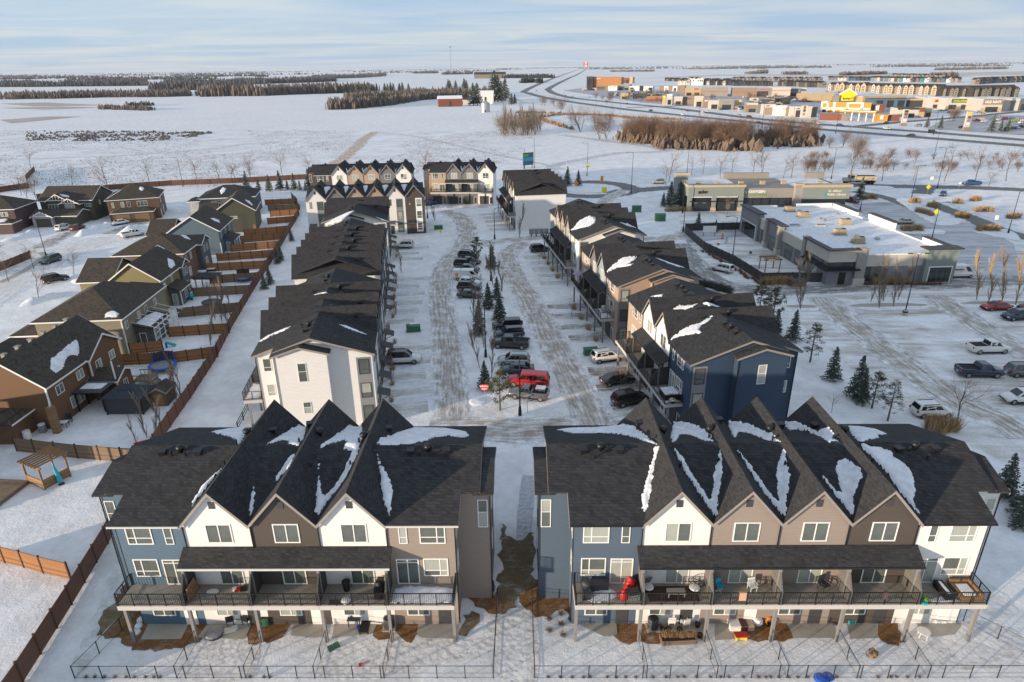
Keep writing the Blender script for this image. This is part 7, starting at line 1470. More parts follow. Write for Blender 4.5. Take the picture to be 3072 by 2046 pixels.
for i, (x, y, s_) in enumerate(((4.1, -.5, 1.0), (3.8, -1.0, .7), (3.5, -1.5, .8))): T = item('inflatable', ['tall red folded inflatable on the navy unit deck', 'small red inflatable beside the storage boxes', 'red and white inflatable lying by the rail'][i], 'inflatable', fr(x, y, DZ), .3 * i, [('body', 'red', [([(.30, 0), (.42, .25), (.36, .6), (.22, .85), (.1, 1.0)], (0, 0, 0))]), ('sleeve', 'red', [((.25, 0, .7), (.55, .2, .25), .12, .08)])]); T.scale = (s_,) * 3
item('storage_box', 'grey plastic boxes stacked on the navy unit deck', 'box', fr(4.2, -1.5, DZ), .2, [('box', 'grey', (-.4, .4, -.35, .35, 0, .4)), ('box', 'galv', (-.35, .4, -.3, .35, .41, .62)), ('lid', 'dark', (-.42, .42, -.37, .37, .62, .66))])
item('rug', 'dark brown rug covering the white unit deck', 'rug', fr(7.2, -1.05, DZ), 0, [('rug', 'brownpost', (-1.9, 1.7, -.75, .75, 0, .02))])
def egg(label, p, rz):
    T = thing('egg_chair', label, 'chair', p, rz); m = MB()
    for k in range(14):
        a = pi * k / 13; m.tube((0, .25, .1), (.55 * cos(a), .35, .45 + .6 * sin(a)), .012, .012, 3, False)
    for k in range(16): a, b = 2 * pi * k / 16, 2 * pi * (k + 1) / 16; m.tube((.55 * cos(a), .3 - .25 * sin(a), .6 + .5 * sin(a)), (.55 * cos(b), .3 - .25 * sin(b), .6 + .5 * sin(b)), .025, .025, 4, False)
    m.obj('basket', M['black'], T); MB().lathe([(.3, .25), (.4, .32), (.35, .42), (.05, .45)], 10).obj('cushion', M['white'], T); MB().lathe([(.35, 0), (.33, .04), (.06, .06), (.06, .28)], 10).obj('base', M['black'], T)
egg('black wire egg chair with a white cushion on the white unit deck', fr(8.7, -.8, DZ), -.5); egg('black wire egg chair beside the navy screen', fr(5.4, -.7, DZ), .5); table('low patterned table on the white unit deck', fr(7.3, -1.2, DZ), 0, 1.3, .6, .4, 'stone')
item('office_chair', 'teal office chair on the first taupe unit deck', 'chair', fr(10.5, -.75, DZ), .3, [('seat', 'cyan', (-.24, .24, -.24, .24, .45, .52)), ('backrest', 'cyan', (-.22, .22, .2, .26, .55, 1.0)), ('column', 'galv', [((0, 0, .08), (0, 0, .45), .03, .03)]), ('base', 'white', [(-.3, .3, -.03, .03, .03, .08), (-.03, .03, -.3, .3, .031, .081)])])
chair('white plastic armchair on the first taupe unit deck', fr(12.9, -.7, DZ), .2, 'white'); chair('dark lounge chair on wooden legs on the second taupe unit deck', fr(18.0, -.7, DZ), .4, 'dark', None, 1.2)
item('towel', 'peach towel hanging over the first taupe unit rail', 'towel', fr(11.7, -2.12, 4.4), 0, [('cloth', plain('peach', (.55, .33, .22), .9, .1), (-.25, .25, -.03, .0, -.05, .6)), ('fold', plain('peach2', (.55, .33, .22), .9, .1), (-.25, .25, -.03, .12, .6, .63))]); item('cloth', 'dark red cloth hung on the brown unit rail', 'cloth', fr(21.6, -2.12, 4.35), 0, [('cloth', S['mauve'], (-.16, .16, -.03, .0, .1, .66)), ('fold', S['mauve'], (-.16, .16, -.03, .1, .66, .69))])
item('corner_sofa', 'tan corner sofa with a white cushion on the white end deck', 'sofa', fr(27.9, -.95, DZ), 0, [('base', 'timber', (-.7, .75, -.9, .75, 0, .35)), ('cushion', 'white', (-.45, .35, -.7, .35, .351, .45)), ('backrest', 'timber', (-.7, .75, .6, .75, .35, .7)), ('backrest', 'timber', (.6, .75, -.9, .6, .35, .7))]); item('fire_table', 'black fire table with a pale burner strip', 'table', fr(26.4, -1.0, DZ), 0, [('body', 'black', (-.3, .3, -.75, .75, 0, .5)), ('burner', 'white', (-.1, .1, -.6, .6, .501, .53))])
item('toy_pile', 'bright green toys by the white end deck screen', 'toys', fr(24.6, -1.5, DZ), 0, [('toy', 'lime', [([(.05, 0), (.22, .15), (.2, .35), (.05, .45)], (0, 0, 0))]), ('toy', 'lime', [([(.05, 0), (.18, .12), (.16, .3), (.03, .35)], (.1, -.35, 0))]), ('toy', 'cyan', (-.25, .05, -.7, -.45, 0, .15))])
# ground level things under the decks
def gz(c, x, y): return q(c, 4, x, y, .022)
for i, (x, y, r_) in enumerate(((1990, 1065, .3), (2130, 1060, -.2))): chair('dark wicker chair beside the lime table', gz(0, x, y), pi + r_, 'black', 'wicker chairs beside the lime table')
item('table', 'small round lime table between wicker chairs', 'table', gz(0, 2075, 1050), 0, [('table_top', 'lime', [([(.33, .5), (.33, .54), (.02, .55)], (0, 0, 0))]), ('stem', 'lime', [((0, 0, 0), (0, 0, .5), .04, .04)])])
T = item('fire_pit', 'octagonal covered fire pit on the first white unit patio', 'fire pit', gz(0, 1850, 1160), .2, [('bowl', 'dark', [([(.62, 0), (.66, .25)], (0, 0, 0))]), ('cover', 'grey', [([(.7, .25), (.62, .34), (.05, .42)], (0, 0, 0))])]); item('sheet', 'white plastic sheet lying beside the fire pit', 'sheet', gz(0, 1985, 1120), .3, [('sheet', 'white', [(-.5, .4, -.3, .3, 0, .02), (.1, .5, -.1, .35, .02, .05)])])
item('snow_board', 'long white slide of snow beside the blue unit post', 'snow pile', gz(0, 1205, 1060), .2, [('pile', 'roofsnow', [([(.35, 0), (.3, .12), (.05, .2)], (0, -.9, 0)), ([(.3, 0), (.25, .12), (.05, .18)], (0, -.3, 0)), ([(.32, 0), (.28, .12), (.05, .18)], (0, .3, 0))])])
table('dark table with blue dishes under the second white unit', gz(1, 1050, 1070), 0, 1.0, .7); item('bucket', 'blue and white bucket on the dark table', 'bucket', gz(1, 1030, 1060) + Vector((-.1, 0, .7)), 0, [('body', 'bluep', [([(.16, 0), (.2, .2)], (0, 0, 0))]), ('rim', 'white', [([(.21, .2), (.21, .24), (.02, .25)], (0, 0, 0))])])
item('lounger', 'black slatted lounger under the second white unit', 'lounger', gz(1, 1145, 1085), 0, [('frame', 'black', (-.35, .35, -.9, .3, .28, .34)), ('backrest', 'black', (-.35, .35, .28, .36, .34, 1.0))] + [('leg', 'black', (x - .03, x + .03, y - .03, y + .03, 0, .28)) for x in (-.3, .3) for y in (-.8, .25)]); item('scooter', 'blue and white scooter lying on the patio', 'scooter', gz(1, 1080, 1110), .4, [('deck', 'bluep', (-.1, .1, -.3, .3, .05, .1)), ('stem', 'bluep', [((0, .28, .08), (0, .4, .6), .03, .03)]), ('wheel', 'rubber', [((-.03, -.28, .05), (.03, -.28, .05), .05, .05)]), ('wheel', 'rubber', [((-.03, .3, .05), (.03, .3, .05), .05, .05)])])
aircon('air conditioner on the mulch beside the second white unit', gz(1, 1345, 1090)); aircon('air conditioner beside the taupe bay wall', q(1, 4, 2205, 780)); aircon('air conditioner beside the white wire chairs', gz(2, 1315, 1095))
item('hose_reel', 'green hose reel box under the dark brown unit', 'hose reel', gz(1, 290, 1060), 0, [('box', 'green', (-.25, .25, -.3, .3, 0, .7)), ('lid', 'black', (-.27, .27, -.32, .32, .7, .75))]); item('boots', 'pair of black boots on the taupe patio', 'boots', gz(1, 1690, 1045), 0, [('boot', 'black', [(-.16, -.04, -.2, .1, 0, .1), (-.15, -.05, 0, .1, .1, .4)]), ('boot', 'black', [(.04, .16, -.2, .1, 0, .1), (.05, .15, 0, .1, .1, .4)])])
for i, (x, y) in enumerate(((1470, 1075), (1590, 1090))): chair('white wire garden chair among the pots', gz(2, x, y), pi + .3 * i, 'white', 'white wire garden chairs')
T = item('planter_bed', 'timber raised bed full of dead stalks', 'planter', gz(2, 1530, 1205), .05, [('board', 'woodgrey', (-1.3, 1.3, -.45, -.38, 0, .35)), ('board', 'woodgrey', (-1.3, 1.3, .38, .45, 0, .35)), ('board', 'woodgrey', (-1.3, -1.23, -.38, .38, 0, .35)), ('board', 'woodgrey', (1.23, 1.3, -.38, .38, 0, .35)), ('soil', 'brownpost', (-1.22, 1.22, -.37, .37, .02, .28))])
for k in range(14): tuft('dead garden stalks in the raised bed', gz(2, 1400 + k * 20, 1200 + random.uniform(-8, 8)) + Vector((0, 0, .26)), .5, 'stalks in the raised bed', w_=.7)
for k, (x, y) in enumerate(((1400, 1130), (1450, 1130), (1545, 1130), (1700, 1090), (1720, 1180))): item('plant_pot', 'empty black plant pot beside the raised bed', 'pot', gz(2, x, y), 0, [('pot', 'black', [([(.16, 0), (.22, .3), (.2, .3), (.15, .1)], (0, 0, 0))]), ('soil', 'brownpost', [([(.19, .22), (.18, .26), (.02, .27)], (0, 0, 0))])], 'plant pots beside the raised bed')
item('bedding_pile', 'white and brown bedding piled under the first taupe unit', 'bedding', gz(2, 2075, 1075), 0, [('mattress', 'white', (-1.0, -.2, -.6, .6, 0, .45)), ('blanket', 'brownpost', (-.22, .3, -.62, .55, 0, .5)), ('blanket', plain('peach3', (.5, .36, .28), .9, .3, 6), (.28, .8, -.6, .5, 0, .4)), ('bag', 'white', [([(.3, 0), (.42, .25), (.3, .55), (.05, .6)], (1.25, .1, 0))])])
T = item('hose', 'orange hose coiled beside the bedding', 'hose', gz(3, 105, 1075), 0, []); m = MB()
for k in range(60): a, b = k * .55, (k + 1) * .55; m.tube((.33 * cos(a), .1 * sin(a * .7), .35 + .33 * sin(a)), (.33 * cos(b), .1 * sin(b * .7), .35 + .33 * sin(b)), .03, .03, 4, False)
m.obj('coil', M['orange'], T); MB().box(-.2, .2, -.15, .15, 0, .1).obj('stand', M['black'], T)
item('toy_table', 'red topped yellow toy table in the first taupe yard', 'toy', gz(2, 2070, 1195), 0, [('roof', 'red', (-.45, .45, -.25, .25, .35, .45)), ('body', 'yellow', (-.38, .38, -.18, .18, .1, .35)), ('leg', 'yellow', (-.4, -.32, -.2, -.12, 0, .35)), ('leg', 'yellow', (.32, .4, -.2, -.12, 0, .35))])
item('sled', 'round dark red sled on the second taupe patio', 'sled', gz(3, 665, 1045), 0, [('rim', 'maroon' if 'maroon' in M else S['mauve'], [([(.42, 0), (.45, .1), (.38, .12)], (0, 0, 0))]), ('dish', 'red', [([(.37, .04), (.2, .07), (.02, .08)], (0, 0, 0))])]); item('toy_stool', 'sky blue plastic stool on the brown unit patio', 'stool', gz(3, 805, 1050), .2, [('seat', 'cyan', (-.3, .3, -.2, .2, .22, .3)), ('leg', 'cyan', (-.28, -.2, -.18, .18, 0, .22)), ('leg', 'cyan', (.2, .28, -.18, .18, 0, .22))])
T = item('table', 'white wire round table tipped in the white end yard', 'table', gz(3, 1420, 1180), .4, [('table_top', 'white', [([(.45, .55), (.45, .58), (.02, .585)], (0, 0, 0))])] + [('leg', 'white', [((.3 * cos(a), .3 * sin(a), .55), (.36 * cos(a), .36 * sin(a), 0), .02, .02)]) for a in (0, 1.57, 3.14, 4.71)])
item('cushion_pair', 'two dark green cushions thrown in the snow by the divider', 'cushions', gz(1, 865, 1270), .6, [('cushion', 'green', (-.42, -.04, -.25, .25, 0, .12)), ('cushion', 'green', (.02, .42, -.2, .28, 0, .12))]); item('toy_shovel', 'red toy shovel in the second white yard', 'toy', gz(1, 1110, 1415), .2, [('blade', 'red', (-.25, -.05, -.2, .1, 0, .06)), ('handle', 'red', [((-.1, 0, .05), (.5, .1, .08), .025, .025)])])
item('tarp', 'crumpled blue tarp outside the bottom fence', 'tarp', g(2465, 2037), .2, [('fold', 'bluep', [([(.55, 0), (.4, .14), (.05, .22)], (0, 0, 0)), ([(.4, 0), (.3, .1), (.05, .16)], (.6, .1, 0))])])
for i, (x, y) in enumerate(((425, 1030), (530, 1075), (425, 1130), (545, 1170), (525, 985))): tuft('small dead shrub in the snow of the navy yard', q(2, 4, x, y), .35, 'dead shrubs in the navy yard', 'shrubred', 1.4)
for c, xs in ((0, range(720, 1420, 85)), (1, range(150, 420, 90)), (2, range(400, 2290, 100)), (3, range(50, 700, 80)), (3, range(1030, 1400, 90))):
    for x in xs: tuft('tiny dead weed along the bottom fence', q(c, 4, x + random.uniform(-30, 30), 1528), .22, 'weeds along the bottom fence', 'twig', 1.2)
# lying dog in the brown unit yard
T = thing('dog', 'tan and black dog curled up in the snow of the brown unit yard', 'dog', q(3, 4, 992, 1340), .5)
def dog_body():
    J = [((-.30, -.05, .16), .17), ((-.12, -.16, .19), .19), ((.10, -.16, .20), .20), ((.27, -.02, .22), .15), ((.30, .14, .27), .11), ((.22, .27, .25), .115), ((.12, .34, .20), .07), ((.05, .38, .17), .045),
         ((-.42, .08, .09), .055), ((-.36, .22, .06), .035), ((-.22, .30, .05), .022), ((.22, .10, .09), .06), ((.05, .14, .05), .045), ((-.06, .16, .04), .04), ((.32, .00, .08), .05), ((.18, .20, .05), .04), ((-.22, .06, .10), .08), ((-.05, .02, .06), .05), ((.06, .04, .04), .04), ((.17, .24, .36), .03), ((.29, .25, .36), .03)]
    E_ = [(0, 1), (1, 2), (2, 3), (3, 4), (4, 5), (5, 6), (6, 7), (0, 8), (8, 9), (9, 10), (3, 11), (11, 12), (12, 13), (3, 14), (14, 15), (0, 16), (16, 17), (17, 18), (5, 19), (5, 20)]
    me = bpy.data.meshes.new('body'); me.from_pydata([j[0] for j in J], E_, []); o = bpy.data.objects.new('dog_tmp', me); COLL.objects.link(o)
    sk = o.modifiers.new('s', 'SKIN'); 
    for i, j in enumerate(J): me.skin_vertices[0].data[i].radius = (j[1], j[1] * .95)
    me.skin_vertices[0].data[2].use_root = True; o.modifiers.new('u', 'SUBSURF').levels = 2
    r = bpy.data.meshes.new_from_object(o.evaluated_get(bpy.context.evaluated_depsgraph_get())); bpy.data.objects.remove(o); r.polygons.foreach_set('use_smooth', [True] * len(r.polygons)); return r
dm, dt, db = _mat('dog_fur'); nn_ = _noise(dt, _co(dt), 3.2, 4, .6); dt.links.new(_ramp(dt, nn_, [(.42, (.30, .17, .075)), (.55, (.035, .025, .02))]), db.inputs['Base Color']); db.inputs['Roughness'].default_value = .95
try: link('body', dog_body(), T, mat=dm)
except Exception as ex: print('dog', ex)
# ------------------------------------------------------------------ lamps, signs, boxes
def lamp(label, p, h=8.5, arm=1.8, rz=0.0, double=False, group='street lamps', base=True):
    T = thing('street_lamp', label, 'street lamp', p, rz, group); MB().tube((0, 0, 0), (0, 0, h), .10, .06, 8).obj('pole', M['black'], T)
    if base: MB().lathe([(.22, 0), (.22, .5), (.16, 1.1), (.12, 1.3)], 8).obj('base', M['black'], T)
    for s_ in ((1, -1) if double else (1,)):
        if arm: a = MB().tube((0, 0, h - .1), (s_ * arm * .5, 0, h + .25), .045, .04, 5).tube((s_ * arm * .5, 0, h + .25), (s_ * arm, 0, h + .22), .04, .04, 5).obj('arm', M['black'], T)
        MB().box(min(s_ * arm, s_ * (arm + .7)) - .02, max(s_ * arm, s_ * (arm + .7)), -.14, .14, h + .14, h + .26).obj('lamp_head', M['black'], T)
lamp('tall black lamp post between aspens on the near median', z7(903, 745), 8.5, 1.6, .3, group='lamps of the inner street'); lamp('black lamp post at the near tip of the median', z7(1350, 1505), 7.5, .0, 0, group='lamps of the inner street'); lamp('black lamp post with an arm beside the white van', z8(742, 860), 8.0, 1.8, pi, group='lamps of the inner street'); lamp('black lamp post at the far loop', z8(808, 108), 7.5, 1.5, 0, group='lamps of the inner street'); lamp('lamp post beside the dark brown end unit', q(1, 1, 1716, 750), 8.5, 1.5, 0, group='lamps of the inner street')
for lab, c, r, x, y, h, db_ in (('lamp post with an arm above the yellow roundabout sign', 2, 1, 769, 375, 12, 0), ('lamp post between roundabout and shops', 2, 1, 1157, 530, 13, 0), ('lamp post beside the far trees behind the salon', 2, 1, 1650, 365, 10, 0), ('lamp post beside the blue billboard', 2, 1, 303, 305, 12, 0), ('small lamp post left of the blue billboard', 2, 1, 216, 312, 8, 0), ('lamp post at the playground corner', 2, 1, 1617, 870, 9, 0), ('lamp post inside the playground', 2, 1, 2052, 1105, 9, 0), ('lamp post beside the salon grasses', 2, 1, 1612, 705, 9, 0), ('lamp post behind the library car park', 3, 1, 905, 690, 9, 0), ('lamp post on the traffic island by the dry grass', 3, 1, 1535, 955, 9, 0), ('lamp post with a blue banner at the drive', 3, 1, 1358, 585, 10, 0), ('lamp post at the right kerb with a round base', 3, 1, 2215, 880, 10, 0), ('lamp post behind the library roof', 3, 1, 652, 405, 11, 1), ('twin arm lamp post beside the cross road', 3, 1, 1588, 485, 13, 1), ('dark pole beside the dump truck', 3, 1, 812, 470, 6, 0), ('leaning wooden pole below the highway', 3, 1, 1555, 228, 12, 0)): lamp(lab, q(c, r, x, y), h, 1.6 if 'pole' not in lab.split()[:3] or 'lamp' in lab else 0, 0 if c != 2 else pi, bool(db_))
p = q(3, 2, 1300, 575); lamp('big car park lamp with two heads on a concrete base', p + Vector((0, 0, .9)), 9.5, 1.0, 0, True, 'car park lamps', False); item('lamp_plinth', 'round concrete plinth under the car park lamp', 'plinth', p, 0, [('drum', 'concrete', [([(.42, 0), (.42, .9), (.3, .95)], (0, 0, 0))]), ('band', 'black', [([(.425, .5), (.425, .75), (.3, .76)], (0, 0, 0))])])
lamp('lamp post beside the green SUV in the cul de sac', q(0, 2, 412, 65), 9.0, 1.4, 2.6, group='lamps of the cul de sac'); lamp('lamp post behind the brown house by the field fence', q(0, 1, 1617, 470), 10, 1.2, 2.6, group='lamps of the cul de sac')
def sign(label, p, h, face, mt, rz=0.0, name='road_sign', shape='rect', txt=()):
    T = thing(name, label, 'sign', p, rz); MB().tube((0, 0, 0), (0, 0, h), .04, .04, 6).obj('post', M['galv'], T); w_, k = face
    if shape == 'rect': f = MB().box(-w_ / 2, w_ / 2, -.06, -.04, h - k, h)
    elif shape == 'diamond': f = MB().extr([(0, h - k), (w_ / 2, h - k / 2), (0, h), (-w_ / 2, h - k / 2)], 'y', -.06, -.04)
    else: f = MB().extr([(w_ / 2 * cos(a + .39), h - k / 2 + k / 2 * sin(a + .39)) for a in [i * pi / 4 for i in range(8)]], 'y', -.06, -.04)
    f.obj('face', mt if not isinstance(mt, str) else M[mt], T)
    for s_, z, sz, m in txt: o = letter(T, s_, 0, -.065, z, sz, m, align='CENTER', bold=.01)
    return T
T = sign('red wrong way sign on the median', z7(892, 1340), 2.6, (1.0, .85), 'red', txt=(('WRONG', 2.23, .30, WH), ('WAY', 1.86, .30, WH))); item('snow_drift', 'bright sunlit snow drift below the wrong way sign', 'snow pile', z7(800, 1330), 0, [('drift', 'roofsnow', [([(1.3, -.05), (.9, .12), (.1, .2)], (0, 0, 0))])])
sign('small pale street sign beside the near lamp post', z7(1450, 1475), 2.5, (.9, .18), 'white', .5); sign('back of a stop sign at the car park exit', q(3, 2, 200, 440), 2.6, (.9, .9), 'galv', pi, shape='oct')
for lab, c, r, x, y, h, sh_ in (('yellow diamond sign on the lamp by the roundabout', 2, 1, 771, 376, 4.5, 'diamond'), ('yellow square sign before the roundabout', 2, 1, 917, 605, 4.5, 'rect'), ('yellow diamond arrow sign on the traffic island', 3, 1, 1558, 800, 4.0, 'diamond'), ('yellow diamond sign on the cross road island', 3, 1, 1490, 570, 4.2, 'diamond'), ('yellow marker in the far street turning circle', 1, 1, 1832, 895, 1.4, 'rect')): sign(lab, q(c, r, x, y), h, (1.6, 1.6) if h > 2 else (.5, .9), 'yellow', shape=sh_)
sign('white keep right sign on the traffic island', q(3, 1, 2085, 850), 3.6, (.9, 1.1), 'white'); sign('white sign at the cross road', q(3, 1, 1520, 490), 4, (1, 1), 'white'); sign('pink backed yield sign by the drive', q(3, 1, 1765, 540), 4, (.9, .9), 'white', shape='diamond'); sign('orange diamond at the roundabout island', q(2, 1, 672, 505), 3.4, (1.8, 1.8), 'orange', shape='diamond'); sign('yellow post marker at the roundabout', q(2, 1, 898, 452), 3.0, (1.0, 2.2), 'orange')
a, b = q(2, 1, 205, 318), q(2, 1, 295, 308); T = thing('billboard', 'blue development billboard behind the white end block', 'billboard', a, atan2(b.y - a.y, b.x - a.x)); L = (b - a).length; bx(T, 'board', ST['blue'], 0, L, 0, .3, 1.5, 6.5); bx(T, 'band', CYN, .2, L - .2, -.04, -.01, 3.2, 4.6); bx(T, 'band', M['lime'], .2, L * .5, -.04, -.01, 5.0, 5.8)
for k in (.1, .9): bx(T, 'post', M['dark'], L * k - .1, L * k + .1, .1, .29, 0, 1.5)
def cabinet(label, p, rz, w_=1.9, mt='green', h=.95): item('utility_cabinet', label, 'utility box', p, rz, [('cabinet', mt, (-w_ / 2, w_ / 2, -.5, .5, .1, h)), ('lid', mt, (-w_ / 2 - .04, w_ / 2 + .04, -.54, .54, h, h + .07)), ('plinth', 'concrete', (-w_ / 2 - .1, w_ / 2 + .1, -.6, .6, 0, .1))], 'green utility boxes')
cabinet('green utility box between the left driveways', q(1, 2, 1600, 718), TH); cabinet('small green utility box beside the larger one', q(1, 2, 1545, 722), TH, .5, 'green', 1.1); cabinet('green utility box near the white SUV under the decks', q(2, 2, 800, 922), TH, 2.0); cabinet('green utility box at the far turning circle', q(1, 1, 1812, 848), TH, 2.2); cabinet('green utility box by the shop drive', q(2, 1, 1412, 775), 0, 2.8, 'green', 2.0); cabinet('green utility box in the hedge by the roof', q(2, 1, 1205, 695), 0, 2.6, 'green', 1.8); cabinet('tan electric meter cabinet beside the left row', q(1, 2, 1365, 735), TH, .8, 'trim', 1.6)
T = thing('mailbox_row', 'grey community mailboxes beside the tall white end wall', 'mailbox', q(2, 1, 258, 912), radians(4))
for k in range(4): o = bx(T, 'mailbox', M['galv'], k * 1.25, k * 1.25 + 1.15, 0, .6, .5, 1.9); bx(o, 'doors', M['grey'], k * 1.25 + .08, k * 1.25 + 1.07, -.03, -.002, .6, 1.8); bx(T, 'stand', M['dark'], k * 1.25 + .4, k * 1.25 + .7, .2, .4, 0, .5)
# playground
fence('playground_fence', 'dark panel fence with black posts around the snowy playground', [q(2, 1, 2128, 850), q(2, 1, 1632, 862), q(2, 1, 1640, 890), q(2, 2, 1800, 0), q(2, 2, 2070, 130), q(2, 2, 2310, 285), q(3, 2, 300, 280), q(3, 2, 575, 285)], 1.9, M['dark'], M['black'], 2.6, pw=.12)
def pergola(label, p, rz, w_, d_, h, mt='timber', extra=()):
    T = thing('pergola', label, 'pergola', p, rz)
    for x in (0, w_):
        for y in (0, d_): bx(T, 'post', M[mt], x - .08, x + .08, y - .08, y + .08, 0, h)
    for y in (0, d_): bx(T, 'beam', M[mt], -.4, w_ + .4, y - .06, y + .06, h, h + .2)
    n = int(w_ / .45)
    for k in range(n + 1): bx(T, 'rafter', M[mt], w_ * k / n - .04, w_ * k / n + .04, -.4, d_ + .4, h + .2, h + .36)
    return T
pergola('wooden pergola inside the playground fence', q(3, 2, 65, 200), .1, 3.0, 2.6, 2.5); T = thing('play_sail', 'yellow cloth lying on the playground pergola', 'cloth', q(3, 2, 130, 90, 2.9)); bx(T, 'cloth', M['orange'], -.7, .7, -.4, .4, 0, .05)
for i, (x, y, mt) in enumerate(((1955, 935, 'red'), (1990, 975, 'galv'), (1920, 990, 'red'), (2205, 1065, 'black'))): item('play_equipment', ['red and yellow play tower in the playground', 'grey climbing poles in the playground', 'small red toy car in the playground', 'black tyre in the playground'][i], 'toy', q(2, 1, x, y), .3, [('frame', mt, [((0, 0, 0), (.2, 0, 1.6 if i < 2 else .5), .1, .06), ((.6, .2, 0), (.3, 0, 1.6 if i < 2 else .5), .1, .06)]), ('top', 'yellow' if i == 0 else mt, [([(.3, 0), (.3, .2), (.05, .3)], (.2, 0, 1.5 if i < 2 else .3))])])
T = item('play_board', 'white board on posts in the playground corner', 'board', q(2, 1, 1845, 910), 0, [('board', 'white', (-1.6, 1.6, -.06, .06, 1.0, 2.6)), ('post', 'dark', (-1.5, -1.38, .06, .18, 0, 2.6)), ('post', 'dark', (1.38, 1.5, .06, .18, 0, 2.6))]); item('gazebo_shelter', 'low dark roofed waste enclosure beside the nursery corner', 'enclosure', q(3, 2, 345, 315), .05, [('wall', 'timber', (-1.2, 1.2, -.8, .8, 0, 1.0)), ('roof', 'dark', (-1.5, 1.5, -1.1, 1.1, 1.0, 1.2))])
# snowy islands of the car park
for s_ in ('240 500 300 470 420 450 520 490 545 520 500 545 270 545', '770 470 900 440 1150 415 1400 440 1520 480 1490 520 1350 530 980 535 830 510', '1740 460 1850 430 2354 430 2500 450 2500 500 1900 515'):
    v = [float(t) for t in s_.split()]; sheet('snowy_island', [q(3, 2, v[i], v[i + 1]) for i in range(0, len(v), 2)], .05, M['snow'], jit=.4)
for s_ in ('800 495 900 478 1200 470 1450 478 1500 492 1300 500 900 505', '1790 470 1950 455 2354 455 2354 475 1850 480', '250 495 400 485 520 495 500 512 300 510'):
    v = [float(t) for t in s_.split()]; sheet('gutter_strip', [q(3, 2, v[i], v[i + 1]) for i in range(0, len(v), 2)], .056, M['concrete'], jit=.2)
for s_ in ('1220 850 1600 850 1630 890 1230 880', '1890 860 2200 850 2340 945 2250 940 1960 885', '1240 580 1640 700 1800 790 1560 800 1250 610', '1690 560 1900 600 2354 800 2354 830 1860 690 1680 600', '1290 530 1500 540 1560 570 1480 640 1300 560', '980 460 1180 470 1150 495 820 490'):
    v = [float(t) for t in s_.split()]; sheet('snowy_island', [q(3, 1, v[i], v[i + 1]) for i in range(0, len(v), 2)], .05, M['snow'], jit=.5)
v = [(1900, 705), (2080, 740), (2075, 770), (1960, 775)]; sheet('snowy_island', [q(2, 1, *p) for p in v], .05, M['snow'], jit=.3)
isl = [Vector((27 + 9.5 * cos(k * pi / 10), 229 + 9.0 * sin(k * pi / 10), 0)) for k in range(20)]; sheet('snowy_island', isl, .05, M['snow'], jit=.4)
# sheds, gazebos, trampolines and other yard things on the left
T = thing('gazebo', 'black walled hardtop gazebo with a ribbed two tier roof', 'gazebo', (-49.9, 71.0, 0), .0)
for x in (0, 4.4):
    for y in (0, 3.2): bx(T, 'post', M['black'], x - .08, x + .08, y - .08, y + .08, 0, 2.3)
for a in ((0, 4.4, -.03, .03), (0, 4.4, 3.17, 3.23), (-.03, .03, .1, 3.1), (4.37, 4.43, .1, 3.1)): bx(T, 'curtain', M['dark'], *a, .15, 2.25)
def hiproof(x0, x1, y0, y1, z0, z1, k):
    xc0, xc1, yc = x0 + k, x1 - k, (y0 + y1) / 2; A, B, C, E_, P1, P2 = (x0, y0, z0), (x1, y0, z0), (x1, y1, z0), (x0, y1, z0), (xc0, yc, z1), (xc1, yc, z1); m = MB()
    for f in ((A, B, P2, P1), (B, C, P2), (C, E_, P1, P2), (E_, A, P1), (E_, C, B, A)): m.poly(f)
    return m
rf_ = planks('ribbed_metal', (.045, .055, .068), .3, .15, True); hiproof(-.35, 4.75, -.35, 3.55, 2.3, 3.2, 1.9).obj('roof', rf_, T); hiproof(1.0, 3.4, .9, 2.3, 2.95, 3.45, .7).obj('upper_roof', rf_, T)
T = pergola('black pergola with a snowy flat roof beside the brick wall', (-53.9, 71.9, 0), 0, 3.2, 2.0, 2.4, 'black'); bx(T, 'roof', M['dark'], -.5, 3.6, -.5, 2.4, 2.78, 2.86); bx(T, 'snow', M['roofsnow'], .4, 3.0, .5, 2.0, 2.861, 2.93)
T = thing('shed', 'small brown resin shed with double doors beside the lane fence', 'shed', (-45.4, 73.0, 0), .05); module(T, 'coffee', 0, 1.9, 0, 2.6, 1.9, 'gy', .6, oh=.15, fas='trim'); bx(T, 'door', M['timber'], .35, .94, -.06, .0, .05, 1.75); bx(T, 'door', M['timber'], .96, 1.55, -.06, .0, .05, 1.75)
def trampoline(label, p, r=1.8, net=True):
    T = thing('trampoline', label, 'trampoline', p, 0); MB().lathe([(r * .78, .78), (r * .78, .80), (.02, .80)], 20).obj('mat', M['grey'], T); MB().lathe([(r * .78, .82), (r, .80), (r, .72), (r * .8, .74)], 20, cap=False).obj('pad', M['bluep'], T)
    for k in range(8): a = k * pi / 4; MB().tube((r * .95 * cos(a), r * .95 * sin(a), 0), (r * .95 * cos(a), r * .95 * sin(a), .75), .03, .03, 5).obj('leg', M['galv'], T)
    if net:
        for k in (1, 2, 3): a = k * pi / 4 + .3; MB().tube((r * cos(a), r * sin(a), .7), (r * cos(a), r * sin(a), 2.3), .07, .07, 6).obj('net_pole', M['bluep'] if r > 1.7 else M['black'], T)
        m = MB()
        for k in range(6): a, b = pi / 4 + .3 + k * pi / 12, pi / 4 + .3 + (k + 1) * pi / 12; m.poly([(r * cos(a), r * sin(a), .8), (r * cos(b), r * sin(b), .8), (r * cos(b), r * sin(b), 2.1), (r * cos(a), r * sin(a), 2.1)])
        m.obj('net', M['dark'], T)
